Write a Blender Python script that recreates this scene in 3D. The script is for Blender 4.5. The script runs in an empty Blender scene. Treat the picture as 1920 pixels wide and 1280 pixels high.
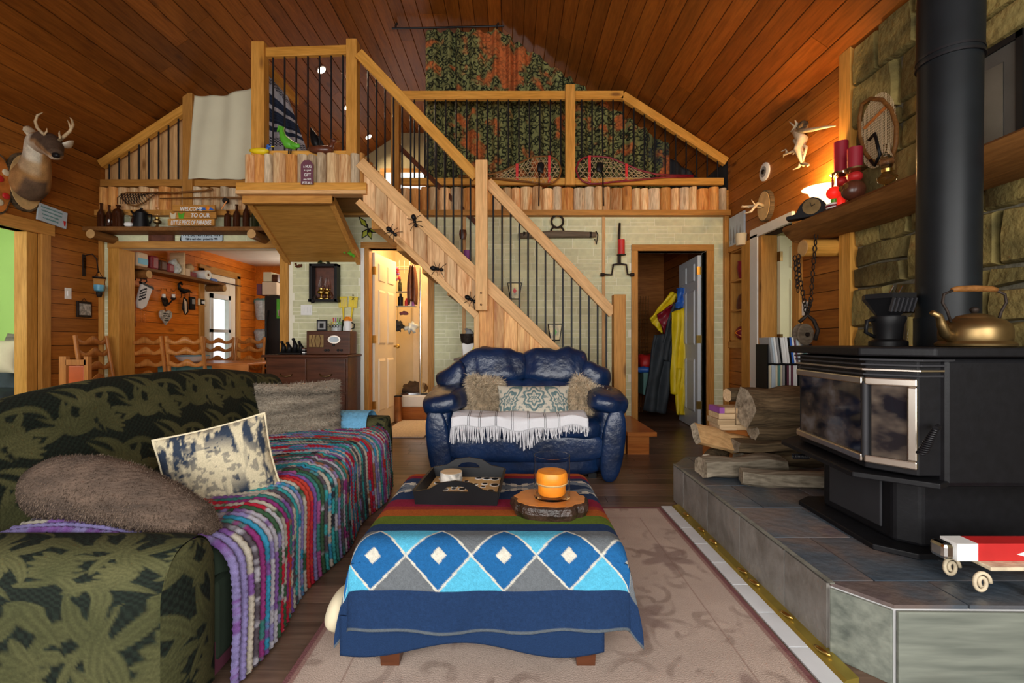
import bpy, bmesh, math, random
import numpy as np
from mathutils import Vector, Matrix, noise
R_ = math.radians
sin, cos, pi = math.sin, math.cos, math.pi
SC = bpy.context.scene
COL = SC.collection
random.seed(7)
# ------------------------------------------------------------ camera, world, lights, exposure
cam_d = bpy.data.cameras.new('camera'); cam = bpy.data.objects.new('camera', cam_d); COL.objects.link(cam)
cam.location = (0, 0, 1.02); cam.rotation_euler = (R_(90), 0, 0)
cam_d.sensor_width = 36; cam_d.lens = 16.5; cam_d.clip_start = .05
SC.camera = cam
w = bpy.data.worlds.new('world'); SC.world = w; w.use_nodes = True
w.node_tree.nodes['Background'].inputs[0].default_value = (.86, .93, 1, 1)
w.node_tree.nodes['Background'].inputs[1].default_value = 1.4
SC.view_settings.view_transform = 'Standard'; SC.view_settings.look = 'None'
SC.view_settings.exposure = 0.32; SC.view_settings.gamma = 1.0; SC.view_settings.use_curve_mapping = False
def light(name, typ, loc, power, color, size=.1, rot=(0, 0, 0), size_y=None):
    l = bpy.data.lights.new(name, typ); l.energy = power; l.color = color
    if typ == 'AREA':
        l.size = size
        if size_y: l.shape = 'RECTANGLE'; l.size_y = size_y
    else: l.shadow_soft_size = size
    o = bpy.data.objects.new(name, l); COL.objects.link(o); o.location = loc; o.rotation_euler = rot
    return o
# daylight entering through the three windows of the wall behind the camera
for x in (-2.9, -.75, 1.35):
    light('window_daylight', 'AREA', (x, -1.42, 1.55), 44 if x < -2 else 74, (1, .97, .92), 1.7, (R_(90), 0, 0), 1.9)
# daylight of the dining room door window, side room window and small rooms
light('dining_daylight', 'AREA', (-2.9, 8.25, 1.5), 34, (1, .9, .76), 1.0, (R_(-90), 0, 0), 1.2)
light('side_room_daylight', 'AREA', (-5.9, 2.2, 1.7), 40, (.95, 1, .95), 1.2, (R_(90), 0, R_(0)), 1.2)
light('closet_daylight', 'AREA', (1.6, 8.2, 2.0), 7, (.9, .95, 1), .6, (R_(-90), 0, 0), .6)
light('hall_daylight', 'AREA', (3.6, 3.6, 2.0), 12, (1, .97, .85), .8, (0, 0, 0), .8)
# ------------------------------------------------------------ helpers
F_, CH = 880.0, 1.02
def P(px, py, d): return Vector(((px-960)*d/F_, d, CH-(py-640)*d/F_))
def X_(px, d): return (px-960)*d/F_
def Z_(py, d): return CH-(py-640)*d/F_
def ROT(x=0, y=0, z=0):
    return Matrix.Rotation(R_(z), 3, 'Z') @ Matrix.Rotation(R_(y), 3, 'Y') @ Matrix.Rotation(R_(x), 3, 'X')
def wmat(o):
    m = o.matrix_basis.copy()
    while o.parent: o = o.parent; m = o.matrix_basis @ m
    return m
def tag(o, label=None, cat=None, group=None, kind=None):
    if label: o['label'] = label
    if cat: o['category'] = cat
    if group: o['group'] = group
    if kind: o['kind'] = kind
    return o
def thing(name, label, cat, loc=(0, 0, 0), rz=0, group=None):
    o = bpy.data.objects.new(name, None); COL.objects.link(o); o.empty_display_size = .1
    o.location = loc; o.rotation_euler = (0, 0, R_(rz))
    return tag(o, label, cat, group)
class MB:
    def __init__(s): s.v = []; s.f = []; s.c = None
    def add(s, vs, fs):
        n = len(s.v); s.v += [Vector(v) for v in vs]; s.f += [tuple(i+n for i in f) for f in fs]; return s
    def box(s, c, sz, R=None):
        c = Vector(c); h = Vector(sz)/2; vs = []
        for z in (-1, 1):
            for a, b in ((-1, -1), (1, -1), (1, 1), (-1, 1)):
                p = Vector((a*h.x, b*h.y, z*h.z)); vs.append(c+(R @ p if R else p))
        return s.add(vs, [(3, 2, 1, 0), (4, 5, 6, 7), (0, 1, 5, 4), (1, 2, 6, 5), (2, 3, 7, 6), (3, 0, 4, 7)])
    def bb(s, x0, x1, y0, y1, z0, z1): return s.box(((x0+x1)/2, (y0+y1)/2, (z0+z1)/2), (x1-x0, y1-y0, z1-z0))
    def prism(s, poly, vec, inset=0):
        n = len(poly); a = [Vector(p) for p in poly]; vec = Vector(vec)
        c = sum(a, Vector())/n
        b = [p+vec+((c-p)*inset if inset else Vector()) for p in a]
        return s.add(a+b, [tuple(range(n-1, -1, -1)), tuple(range(n, 2*n))]+[(i, (i+1) % n, n+(i+1) % n, n+i) for i in range(n)])
    def tube(s, pts, r, n=8, caps=True, closed=False):
        pts = [Vector(p) for p in pts]; m = len(pts)
        rs = r if isinstance(r, (list, tuple)) else [r]*m
        t0 = (pts[1]-pts[0]).normalized(); up = Vector((0, 0, 1)) if abs(t0.z) < .9 else Vector((1, 0, 0))
        a = t0.cross(up).normalized(); vs = []
        for i, p in enumerate(pts):
            if closed: t = pts[(i+1) % m]-pts[i-1]
            else: t = pts[min(i+1, m-1)]-pts[max(i-1, 0)]
            t.normalize(); a = (a-t*a.dot(t)).normalized(); b = t.cross(a)
            rr = rs[i] if isinstance(rs[i], (list, tuple)) else (rs[i], rs[i])
            vs += [p+a*(cos(2*pi*k/n)*rr[0])+b*(sin(2*pi*k/n)*rr[1]) for k in range(n)]
        fs = []
        for i in range(m if closed else m-1):
            j = (i+1) % m
            fs += [(i*n+k, i*n+(k+1) % n, j*n+(k+1) % n, j*n+k) for k in range(n)]
        if caps and not closed: fs += [tuple(range(n-1, -1, -1)), tuple(range((m-1)*n, m*n))]
        return s.add(vs, fs)
    def lathe(s, prof, o=(0, 0, 0), n=20, R=None, sx=1, sy=1):
        o = Vector(o); vs = []; m = len(prof)
        for r, h in prof:
            for k in range(n):
                p = Vector((r*cos(2*pi*k/n)*sx, r*sin(2*pi*k/n)*sy, h)); vs.append(o+(R @ p if R else p))
        fs = [(i*n+k, i*n+(k+1) % n, (i+1)*n+(k+1) % n, (i+1)*n+k) for i in range(m-1) for k in range(n)]
        if prof[0][0] > 1e-6: fs.append(tuple(range(n-1, -1, -1)))
        if prof[-1][0] > 1e-6: fs.append(tuple(range((m-1)*n, m*n)))
        return s.add(vs, fs)
    def sup(s, c, r, e1=1, e2=1, R=None, nu=24, nv=14, fn=None):
        c = Vector(c); vs = []
        pw = lambda a, e: math.copysign(abs(a)**e, a)
        for j in range(nv+1):
            v = -pi/2+pi*j/nv
            for i in range(nu):
                u = 2*pi*i/nu
                p = Vector((r[0]*pw(cos(v), e1)*pw(cos(u), e2), r[1]*pw(cos(v), e1)*pw(sin(u), e2), r[2]*pw(sin(v), e1)))
                if fn: p = fn(p)
                vs.append(c+(R @ p if R else p))
        return s.add(vs, [(j*nu+i, j*nu+(i+1) % nu, (j+1)*nu+(i+1) % nu, (j+1)*nu+i) for j in range(nv) for i in range(nu)])
    def grid(s, fn, nu, nv, cu=False):
        vs = [fn(i/(nu if cu else nu-1), j/(nv-1)) for j in range(nv) for i in range(nu)]
        return s.add(vs, [(j*nu+i, j*nu+(i+1) % nu, (j+1)*nu+(i+1) % nu, (j+1)*nu+i) for j in range(nv-1) for i in range(nu if cu else nu-1)])
    def xf(s, M):
        s.v = [M @ v for v in s.v]; return s
    def build(s, name, mat, parent=None, label=None, cat=None, group=None, kind=None, smooth=False, bevel=0, solid=0, sub=0, local=False, seg=2):
        vs = s.v
        if parent and not local:
            iv = wmat(parent).inverted(); vs = [iv @ v for v in vs]
        xs = [v.x for v in vs]; ys = [v.y for v in vs]; zs = [v.z for v in vs]
        o = Vector(((min(xs)+max(xs))/2, (min(ys)+max(ys))/2, min(zs) if not parent else (min(zs)+max(zs))/2))
        me = bpy.data.meshes.new(name); me.from_pydata([v-o for v in vs], [], s.f); me.update()
        ob = bpy.data.objects.new(name, me); COL.objects.link(ob); ob.location = o
        me.materials.append(M_[mat] if isinstance(mat, str) else mat)
        if s.c is not None:
            a = me.color_attributes.new('Col', 'FLOAT_COLOR', 'POINT')
            c4 = np.ones((len(vs), 4), dtype=np.float32); c4[:, :3] = s.c; a.data.foreach_set('color', c4.ravel())
        if smooth:
            me.polygons.foreach_set('use_smooth', [True]*len(me.polygons))
            if smooth != 1:
                try: me.set_sharp_from_angle(angle=R_(smooth))
                except Exception: pass
        if solid:
            m = ob.modifiers.new('s', 'SOLIDIFY'); m.thickness = solid; m.offset = 0
        if bevel:
            m = ob.modifiers.new('b', 'BEVEL'); m.width = bevel; m.segments = seg; m.limit_method = 'ANGLE'; m.angle_limit = R_(35)
        if sub:
            m = ob.modifiers.new('u', 'SUBSURF'); m.levels = sub; m.render_levels = sub
        if parent: ob.parent = parent
        return tag(ob, label, cat, group, kind)
def bxo(name, mat, x0, x1, y0, y1, z0, z1, parent=None, **k): return MB().bb(x0, x1, y0, y1, z0, z1).build(name, mat, parent, **k)
def copy_tree(o, parent=None):
    c = o.copy(); COL.objects.link(c); c.parent = parent
    for ch in list(o.children): copy_tree(ch, c)
    return c
def text(txt, size, loc, R, mat, parent, name='lettering', ext=.0015, sx=1, shear=0, bold=0, align='CENTER'):
    cu = bpy.data.curves.new('t', 'FONT'); cu.body = txt; cu.size = size; cu.extrude = ext; cu.shear = shear; cu.offset = bold*size
    cu.align_x = align; cu.align_y = 'CENTER'; cu.resolution_u = 3
    ob = bpy.data.objects.new('t', cu); me0 = bpy.data.meshes.new_from_object(ob); bpy.data.objects.remove(ob)
    mb = MB(); mb.add([Vector(loc)+R @ Vector((v.co.x*sx, v.co.y, v.co.z)) for v in me0.vertices], [tuple(p.vertices) for p in me0.polygons])
    bpy.data.meshes.remove(me0)
    return mb.build(name, mat, parent)
FRONT = ROT(90)            # text facing the camera (-Y)
def cushion(w, h, t, nu=22, nv=22, p=2.6, pinch=.06):
    mb = MB()
    for sgn in (1, -1):
        def fn(a, b, sgn=sgn):
            u, v = a*2-1, b*2-1
            k = max(0, (1-abs(u)**p)*(1-abs(v)**p))**.55
            return Vector((u*w/2*(1-pinch*(1-v*v)), sgn*t/2*k, v*h/2*(1-pinch*(1-u*u))))
        mb.grid(fn, nu, nv)
    return mb
# ------------------------------------------------------------ materials
M_ = {}
def new(name, rough=.6, metal=0, spec=None):
    m = bpy.data.materials.new(name); m.use_nodes = True; nt = m.node_tree; b = nt.nodes['Principled BSDF']
    b.inputs['Roughness'].default_value = rough; b.inputs['Metallic'].default_value = metal
    if spec is not None: b.inputs['Specular IOR Level'].default_value = spec
    M_[name] = m
    return m, nt, b
def nd(nt, typ, **k):
    n = nt.nodes.new(typ)
    for a, b in k.items():
        if a.startswith('i_'):
            key = a[2:]; n.inputs[int(key) if key.isdigit() else key.replace('_', ' ')].default_value = b
        else: setattr(n, a, b)
    return n
def coords(nt, scale, rnd=True):
    tc = nd(nt, 'ShaderNodeTexCoord'); mp = nd(nt, 'ShaderNodeMapping'); mp.inputs['Scale'].default_value = scale
    if rnd:
        oi = nd(nt, 'ShaderNodeObjectInfo'); ml = nd(nt, 'ShaderNodeVectorMath', operation='SCALE', i_0=(37, 53, 71))
        nt.links.new(oi.outputs['Random'], ml.inputs['Scale'])
        ad = nd(nt, 'ShaderNodeVectorMath', operation='ADD'); nt.links.new(tc.outputs['Object'], ad.inputs[0]); nt.links.new(ml.outputs[0], ad.inputs[1])
        nt.links.new(ad.outputs[0], mp.inputs[0])
    else: nt.links.new(tc.outputs['Object'], mp.inputs[0])
    return mp.outputs[0]
def ramp(nt, fac, stops):
    r = nd(nt, 'ShaderNodeValToRGB'); e = r.color_ramp.elements
    while len(e) < len(stops): e.new(.5)
    for el, (p, c) in zip(e, stops): el.position = p; el.color = (*c, 1)
    nt.links.new(fac, r.inputs[0]); return r.outputs[0]
def mix(nt, fac, a, b, mode='MIX'):
    n = nd(nt, 'ShaderNodeMix', data_type='RGBA', blend_type=mode)
    for i, x in ((0, fac), (6, a), (7, b)):
        if hasattr(x, 'is_output'): nt.links.new(x, n.inputs[i])
        else: n.inputs[i].default_value = x if i == 0 else (*x, 1)
    return n.outputs[2]
def bump(nt, b, h, strength=.3, dist=.01):
    n = nd(nt, 'ShaderNodeBump', i_Strength=strength, i_Distance=dist); nt.links.new(h, n.inputs['Height']); nt.links.new(n.outputs[0], b.inputs['Normal'])
def vary(nt, col, amt):
    oi = nd(nt, 'ShaderNodeObjectInfo'); mr = nd(nt, 'ShaderNodeMapRange', i_3=1-amt, i_4=1+amt); nt.links.new(oi.outputs['Random'], mr.inputs[0])
    h = nd(nt, 'ShaderNodeHueSaturation'); nt.links.new(mr.outputs[0], h.inputs['Value']); nt.links.new(col, h.inputs['Color']); return h.outputs[0]
def plain(name, c, rough=.6, metal=0, var=.12, sc=8, bmp=.0, rnd=0, bsc=None, spec=None, stretch=(1, 1, 1)):
    m, nt, b = new(name, rough, metal, spec)
    co = coords(nt, (1, 1, 1)); n = nd(nt, 'ShaderNodeTexNoise', i_Scale=sc, i_Detail=5.0)
    mp = nd(nt, 'ShaderNodeMapping'); mp.inputs['Scale'].default_value = stretch; nt.links.new(co, mp.inputs[0]); nt.links.new(mp.outputs[0], n.inputs[0])
    col = ramp(nt, n.outputs[0], [(.3, tuple(x*(1-var) for x in c)), (.7, tuple(min(1, x*(1+var)) for x in c))])
    if rnd: col = vary(nt, col, rnd)
    nt.links.new(col, b.inputs['Base Color'])
    if bmp:
        n2 = nd(nt, 'ShaderNodeTexNoise', i_Scale=bsc or sc*3, i_Detail=4.0); nt.links.new(mp.outputs[0], n2.inputs[0]); bump(nt, b, n2.outputs[0], bmp, .01)
    return m
def wood(name, c1, c2, axis='Y', rough=.5, rnd=.22, knot=.9, sc=1.0, bmp=.15, dark=None):
    m, nt, b = new(name, rough, 0, .22)
    st = {'X': (.09, 1, 1), 'Y': (1, .09, 1), 'Z': (1, 1, .09)}[axis]
    co = coords(nt, tuple(x*sc for x in st))
    n = nd(nt, 'ShaderNodeTexNoise', i_Scale=9.0, i_Detail=6.0, i_Distortion=1.2); nt.links.new(co, n.inputs[0])
    n2 = nd(nt, 'ShaderNodeTexNoise', i_Scale=70.0, i_Detail=3.0); nt.links.new(co, n2.inputs[0])
    col = ramp(nt, n.outputs[0], [(.3, c1), (.68, c2)])
    col = mix(nt, .35, col, ramp(nt, n2.outputs[0], [(.35, tuple(x*.55 for x in c1)), (.65, c2)]))
    if knot:
        ks = {'X': (.35, 1, 1), 'Y': (1, .35, 1), 'Z': (1, 1, .35)}[axis]
        ck = coords(nt, tuple(x*sc for x in ks)); vo = nd(nt, 'ShaderNodeTexVoronoi', i_Scale=4.2); nt.links.new(ck, vo.inputs[0])
        kc = ramp(nt, vo.outputs['Distance'], [(.05, (1, 1, 1)), (.12, (0, 0, 0))])
        sp = nd(nt, 'ShaderNodeMath', operation='MULTIPLY', i_1=knot); nt.links.new(kc, sp.inputs[0])
        col = mix(nt, sp.outputs[0], col, dark or tuple(x*.25 for x in c1))
    if rnd: col = vary(nt, col, rnd)
    nt.links.new(col, b.inputs['Base Color'])
    if bmp: bump(nt, b, n2.outputs[0], bmp, .004)
    return m
def vcol(name, rough=.9, bmp=.3, bsc=300, sheen=0):
    m, nt, b = new(name, rough, 0, .2)
    a = nd(nt, 'ShaderNodeVertexColor', layer_name='Col'); co = coords(nt, (1, 1, 1), False)
    n = nd(nt, 'ShaderNodeTexNoise', i_Scale=bsc, i_Detail=2.0); nt.links.new(co, n.inputs[0])
    nt.links.new(mix(nt, .35, a.outputs[0], ramp(nt, n.outputs[0], [(.3, (.35, .35, .35)), (.7, (1, 1, 1))]), 'MULTIPLY'), b.inputs['Base Color'])
    bump(nt, b, n.outputs[0], bmp, .004)
    return m
def glass(name, c=(1, 1, 1), rough=.02, alpha=None):
    m, nt, b = new(name, rough); b.inputs['Base Color'].default_value = (*c, 1)
    b.inputs['Transmission Weight'].default_value = 1; b.inputs['IOR'].default_value = 1.12
    return m
def emit(name, c, s):
    m, nt, b = new(name, .5); b.inputs['Base Color'].default_value = (*c, 1)
    b.inputs['Emission Color'].default_value = (*c, 1); b.inputs['Emission Strength'].default_value = s
    return m
wood('ceil', (.165, .045, .0055), (.275, .085, .0115), 'Y', .42, .24, .7, dark=(.07, .02, .005))
wood('wallwood', (.27, .082, .011), (.41, .142, .022), 'Y', .45, .22, .8, dark=(.09, .025, .006))
wood('wallwood_dining', (.56, .135, .009), (.74, .22, .022), 'Y', .42, .16, .7, dark=(.2, .05, .01))
wood('wallwood_x', (.30, .10, .02), (.46, .175, .04), 'X', .45, .2, .8)
wood('rail_x', (.56, .25, .035), (.74, .37, .075), 'X', .5, .1, .9, dark=(.2, .08, .02))
wood('rail_y', (.56, .25, .035), (.74, .37, .075), 'Y', .5, .1, .9, dark=(.2, .08, .02))
wood('rail_z', (.50, .22, .033), (.68, .34, .075), 'Z', .5, .1, .9, dark=(.2, .08, .02))
wood('pale_x', (.62, .33, .12), (.82, .50, .23), 'X', .55, .08, .9, dark=(.25, .11, .03))
wood('pale_z', (.58, .31, .11), (.78, .47, .21), 'Z', .55, .1, .9, dark=(.25, .11, .03))
wood('trim_z', (.42, .18, .035), (.58, .28, .065), 'Z', .5, .1, .8)
wood('trim_y', (.42, .18, .035), (.58, .28, .065), 'Y', .5, .1, .8)
wood('trim_x', (.42, .18, .035), (.58, .28, .065), 'X', .5, .1, .8)
wood('log', (.50, .16, .025), (.95, .72, .40), 'Z', .4, .3, .6, 1.5, dark=(.25, .1, .03))
wood('log_orange', (.42, .12, .018), (.80, .42, .13), 'Z', .4, .25, .6, 1.5, .2, dark=(.2, .07, .02)); wood('log_grey', (.30, .19, .10), (.85, .70, .48), 'Z', .45, .25, .7, 1.7, .3, dark=(.08, .04, .02)); wood('slab_orange', (.40, .12, .02), (.80, .44, .16), 'Z', .5, .25, 1.0, 1.0, .3, dark=(.12, .05, .02)); wood('panel_dark', (.40, .11, .02), (.78, .40, .12), 'Z', .45, .2, .9, 1.2, .2, dark=(.2, .07, .02))
wood('slab', (.40, .15, .035), (.82, .56, .30), 'Z', .55, .3, 1.0, 1.0, .3, dark=(.12, .05, .02))
wood('panel_z', (.50, .15, .028), (.92, .56, .22), 'Z', .45, .2, .9, 1.2, dark=(.25, .09, .03))
wood('ply', (.34, .155, .03), (.45, .225, .05), 'X', .5, .1, .9)
wood('mantel', (.15, .06, .014), (.27, .115, .03), 'Y', .6, .1, .7, 1, .5)
wood('chairwood', (.40, .14, .03), (.55, .22, .055), 'Z', .35, .1, 0)
wood('tablewood', (.42, .12, .025), (.56, .20, .05), 'X', .3, .05, 0)
wood('walnut', (.045, .016, .008), (.12, .04, .018), 'X', .3, .1, 0, .7)
wood('floorwood', (.115, .07, .048), (.235, .15, .105), 'X', .3, .3, .3, 1, .1)
wood('greyboard', (.13, .13, .11), (.32, .32, .27), 'X', .7, .15, .5, .6, .4, dark=(.03, .025, .02))
wood('bark', (.018, .013, .009), (.22, .15, .08), 'X', .9, .3, 0, 1.2, 1.0)
wood('splitwood', (.10, .078, .05), (.46, .39, .29), 'X', .85, .3, .3, 1.0, .8)
wood('splitorange', (.42, .22, .08), (.62, .38, .17), 'X', .8, .1, .3, 1.0, .8)
wood('lumber', (.62, .42, .22), (.78, .58, .36), 'X', .7, .2, .3)
wood('yoke', (.10, .075, .05), (.22, .17, .12), 'X', .8, .1, .3, 1, .8)
plain('logend', (.55, .32, .12), .7, sc=30)
plain('gap', (.03, .012, .005), .9)
plain('loft_wall', (.42, .36, .20), .7, var=.1, sc=40, stretch=(1, 1, .1))
plain('brick', (.63, .625, .39), .7, var=.10, sc=14, bmp=.25, rnd=.07, bsc=90)
plain('mortar', (.86, .84, .68), .8, var=.05)
plain('cream', (.80, .66, .42), .6, var=.04)
plain('white_paint', (.78, .76, .70), .45, var=.03)
plain('door_paint', (.80, .70, .55), .45, var=.03)
plain('closet_paint', (.62, .66, .70), .45, var=.03)
plain('hall_paint', (.78, .74, .50), .5, var=.03)
plain('green_paint', (.40, .62, .16), .6, var=.05, sc=2)
plain('white', (.82, .82, .80), .5, var=.03)
plain('black_metal', (.008, .008, .010), .4, 0, var=.2, spec=.35)
plain('stove_black', (.006, .006, .0075), .5, 0, var=.2, sc=30, bmp=.05, spec=.22)
plain('flue', (.007, .009, .011), .45, 0, var=.2, spec=.25)
plain('iron', (.035, .025, .02), .65, .7, var=.4, sc=30, bmp=.3)
plain('steel', (.62, .57, .50), .28, 1, var=.06)
plain('chrome', (.8, .8, .8), .12, 1, var=.02)
plain('brass', (.62, .42, .12), .3, 1, var=.15)
plain('oldbrass', (.22, .145, .06), .38, .9, var=.35, sc=10)
plain('copper', (.40, .20, .10), .3, .9, var=.3, sc=8)
plain('leather', (.005, .02, .068), .30, 0, var=.4, sc=6, bmp=.55, bsc=22, spec=.5)
plain('orange_leather', (.50, .085, .012), .35)
plain('black', (.007, .007, .008), .45, var=.2, spec=.2)
plain('darkgrey', (.03, .03, .034), .5, spec=.25)
plain('grey', (.3, .3, .3), .5)
plain('brown_fur', (.085, .055, .038), .9, var=.5, sc=9, bmp=.8, bsc=60, stretch=(1, 1, 3))
plain('grey_fur', (.30, .255, .195), .9, var=.65, sc=5, bmp=.9, bsc=60, stretch=(.6, .6, 4))
plain('strand', (.66, .54, .38), .8, var=.35, sc=30, rnd=.1)
plain('sheet', (.68, .65, .47), .9, var=.04, sc=4, bmp=.1)
plain('white_cloth', (.78, .78, .82), .9, var=.05, bmp=.4, bsc=200)
plain('blue_cloth', (.16, .45, .72), .9, var=.12, sc=40, bmp=.8, bsc=90)
plain('cream_cloth', (.66, .58, .40), .9, var=.05, bmp=.2)
plain('yellow', (.80, .60, .01), .5, var=.1, bmp=.3, sc=6)
plain('red', (.55, .02, .02), .5, var=.15)
plain('darkred', (.20, .008, .02), .4, var=.25, sc=40)
plain('orange', (.85, .26, .015), .4, var=.25, sc=12)
plain('green', (.10, .42, .03), .4, var=.2)
plain('teal', (.10, .24, .22), .55, var=.1)
plain('blue', (.03, .13, .5), .4, var=.2)
plain('skyblue', (.12, .42, .62), .4, var=.1)
plain('purple', (.35, .1, .4), .6)
plain('plum', (.13, .035, .06), .6)
plain('cardboard', (.66, .50, .36), .8, var=.06)
plain('bottle_brown', (.045, .014, .006), .08, 0, var=.1, spec=.8)
plain('bottle_green', (.02, .03, .012), .08, 0, var=.1, spec=.8)
plain('antler', (.50, .36, .20), .5, var=.3, sc=14)
plain('bone', (.62, .52, .36), .7, var=.3, sc=14, bmp=.4)
plain('deer', (.42, .225, .085), .95, var=.3, sc=14, bmp=.6, bsc=90, stretch=(1, 1, .5))
plain('deer_white', (.66, .58, .46), .95, var=.1, bmp=.4)
plain('deer_dark', (.10, .065, .04), .9, var=.2, bmp=.4)
plain('wick', (.55, .40, .22), .6, var=.1)
plain('slice', (.62, .40, .17), .5, var=.15, sc=20)
plain('slice_orange', (.50, .17, .035), .22, var=.3, sc=14)
plain('darkbark', (.035, .018, .012), .3, var=.6, sc=30, bmp=.6)
plain('fridge', (.014, .013, .013), .3, var=.1)
plain('grout_light', (.50, .50, .50), .9); plain('grout', (.16, .145, .10), .95, var=.3, sc=20, bmp=.5)
plain('tile_white', (.70, .73, .76), .4, var=.06, rnd=.06)
plain('gold', (.42, .33, .07), .32, .7, var=.2)
plain('ceramic', (.10, .03, .015), .3, var=.3, sc=20)
plain('clearplastic', (.45, .48, .48), .3, var=.3, sc=30)
plain('jacket', (.03, .04, .05), .7, var=.3)
plain('rug_small', (.62, .55, .50), .95, var=.2, sc=60)
plain('felt', (.30, .32, .32), .9)
plain('ground', (.10, .22, .03), .9, var=.4, sc=3)
glass('glass'); glass('blue_glass', (.05, .45, .8)); glass('amber_glass', (.9, .75, .45))
m, nt, b = new('painted_reflection_glass', .06); b.inputs['Base Color'].default_value = (.02, .02, .025, 1); b.inputs['Specular IOR Level'].default_value = .8
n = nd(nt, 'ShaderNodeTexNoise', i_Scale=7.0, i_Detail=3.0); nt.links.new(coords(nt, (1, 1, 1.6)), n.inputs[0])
nt.links.new(ramp(nt, n.outputs[0], [(.42, (.010, .010, .014)), (.58, (.09, .07, .055)), (.72, (.16, .15, .15))]), b.inputs['Base Color'])  # brownish reflections painted into the stove pane colour
emit('lampshade', (1, .72, .36), 2.2); emit('recessed', (1, .86, .62), 9); emit('red_glow', (.9, .02, .01), .5); emit('daylit_glass', (.86, .93, 1), 1.0)
# stone, hearth slate and rug carry their own patterns
def patchy(name, stops, sc, rough, bmp, rnd=.2, det=6.0, dis=.6, bsc=25):
    m, nt, b = new(name, rough); co = coords(nt, (1, 1, 1)); n = nd(nt, 'ShaderNodeTexNoise', i_Scale=sc, i_Detail=det, i_Distortion=dis); nt.links.new(co, n.inputs[0])
    col = ramp(nt, n.outputs[0], stops)
    if rnd: col = vary(nt, col, rnd)
    nt.links.new(col, b.inputs['Base Color']); n2 = nd(nt, 'ShaderNodeTexNoise', i_Scale=bsc, i_Detail=6.0); nt.links.new(co, n2.inputs[0]); bump(nt, b, n2.outputs[0], bmp, .015)
patchy('stone', [(.3, (.075, .060, .016)), (.48, (.19, .145, .042)), (.62, (.30, .22, .066)), (.78, (.24, .11, .03))], 4, .85, 1.0, .38)
patchy('slate', [(.3, (.035, .065, .10)), (.46, (.10, .115, .135)), (.58, (.17, .13, .115)), (.74, (.085, .065, .095))], 2.6, .33, .35, .2)
patchy('side_tile', [(.3, (.17, .155, .135)), (.55, (.26, .245, .225)), (.75, (.33, .30, .27))], 6, .5, .3, .12)
patchy('rug', [(.36, (.36, .28, .23)), (.52, (.58, .47, .40)), (.60, (.62, .52, .46)), (.68, (.33, .24, .20))], 5.5, .97, .5, 0, 8.0, 2.2, 200)
wood('weathered', (.07, .085, .075), (.25, .27, .225), 'X', .7, .12, .4, .55, .3, dark=(.05, .04, .03))
patchy('granite', [(.4, (.25, .24, .22)), (.6, (.6, .56, .5))], 30, .6, .4)
# ------------------------------------------------------------ structure
XL, XR, YF, YB, YN = -4.56, 2.39, 5.2, 8.4, -1.5      # side walls, far wall, gable wall, wall behind the camera
ZL, ZE, ZT = 2.48, 3.03, 4.75                         # loft floor, eaves, flat ceiling
XA, XB = -2.0, -.12                                   # edges of the flat ceiling
def st(o): o['kind'] = 'structure'; return o
# floor with planks
fl = st(bxo('floor', 'gap', -7.2, 5, YN, YB, -.12, -.006))
rr = random.Random(3); y = 1.2; rows = []
while y < 6.7: rows.append(y); y += .127
for y in rows:
    x = -1.9-rr.random()*1.2
    xe = 2.38
    if y > YF-.1: x, xe = 1.32, 2.38
    while x < xe:
        l = .9+rr.random()*.9; x1 = min(x+l, xe)
        if x1 > -1.95: bxo('plank', 'floorwood', max(x, -1.95)+.0015, x1-.0015, y+.0015, y+.1255, -.006, 0, fl)
        x = x1
for x0, x1, y0, y1, nm in ((-7.2, XL, YN, YB, 'floor_side'), (XL, -1.95, YN, YB, 'floor_left'), (-1.95, 2.38, YN, 1.2, 'floor_front'), (-1.95, 1.32, 5.17, YB, 'floor_rear'), (1.32, 5, 6.8, YB, 'floor_closet'), (2.39, 5, 1, 6.8, 'floor_hall')):
    st(bxo(nm, 'floorwood', x0, x1, y0, y1, -.006, -.0005))
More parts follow.
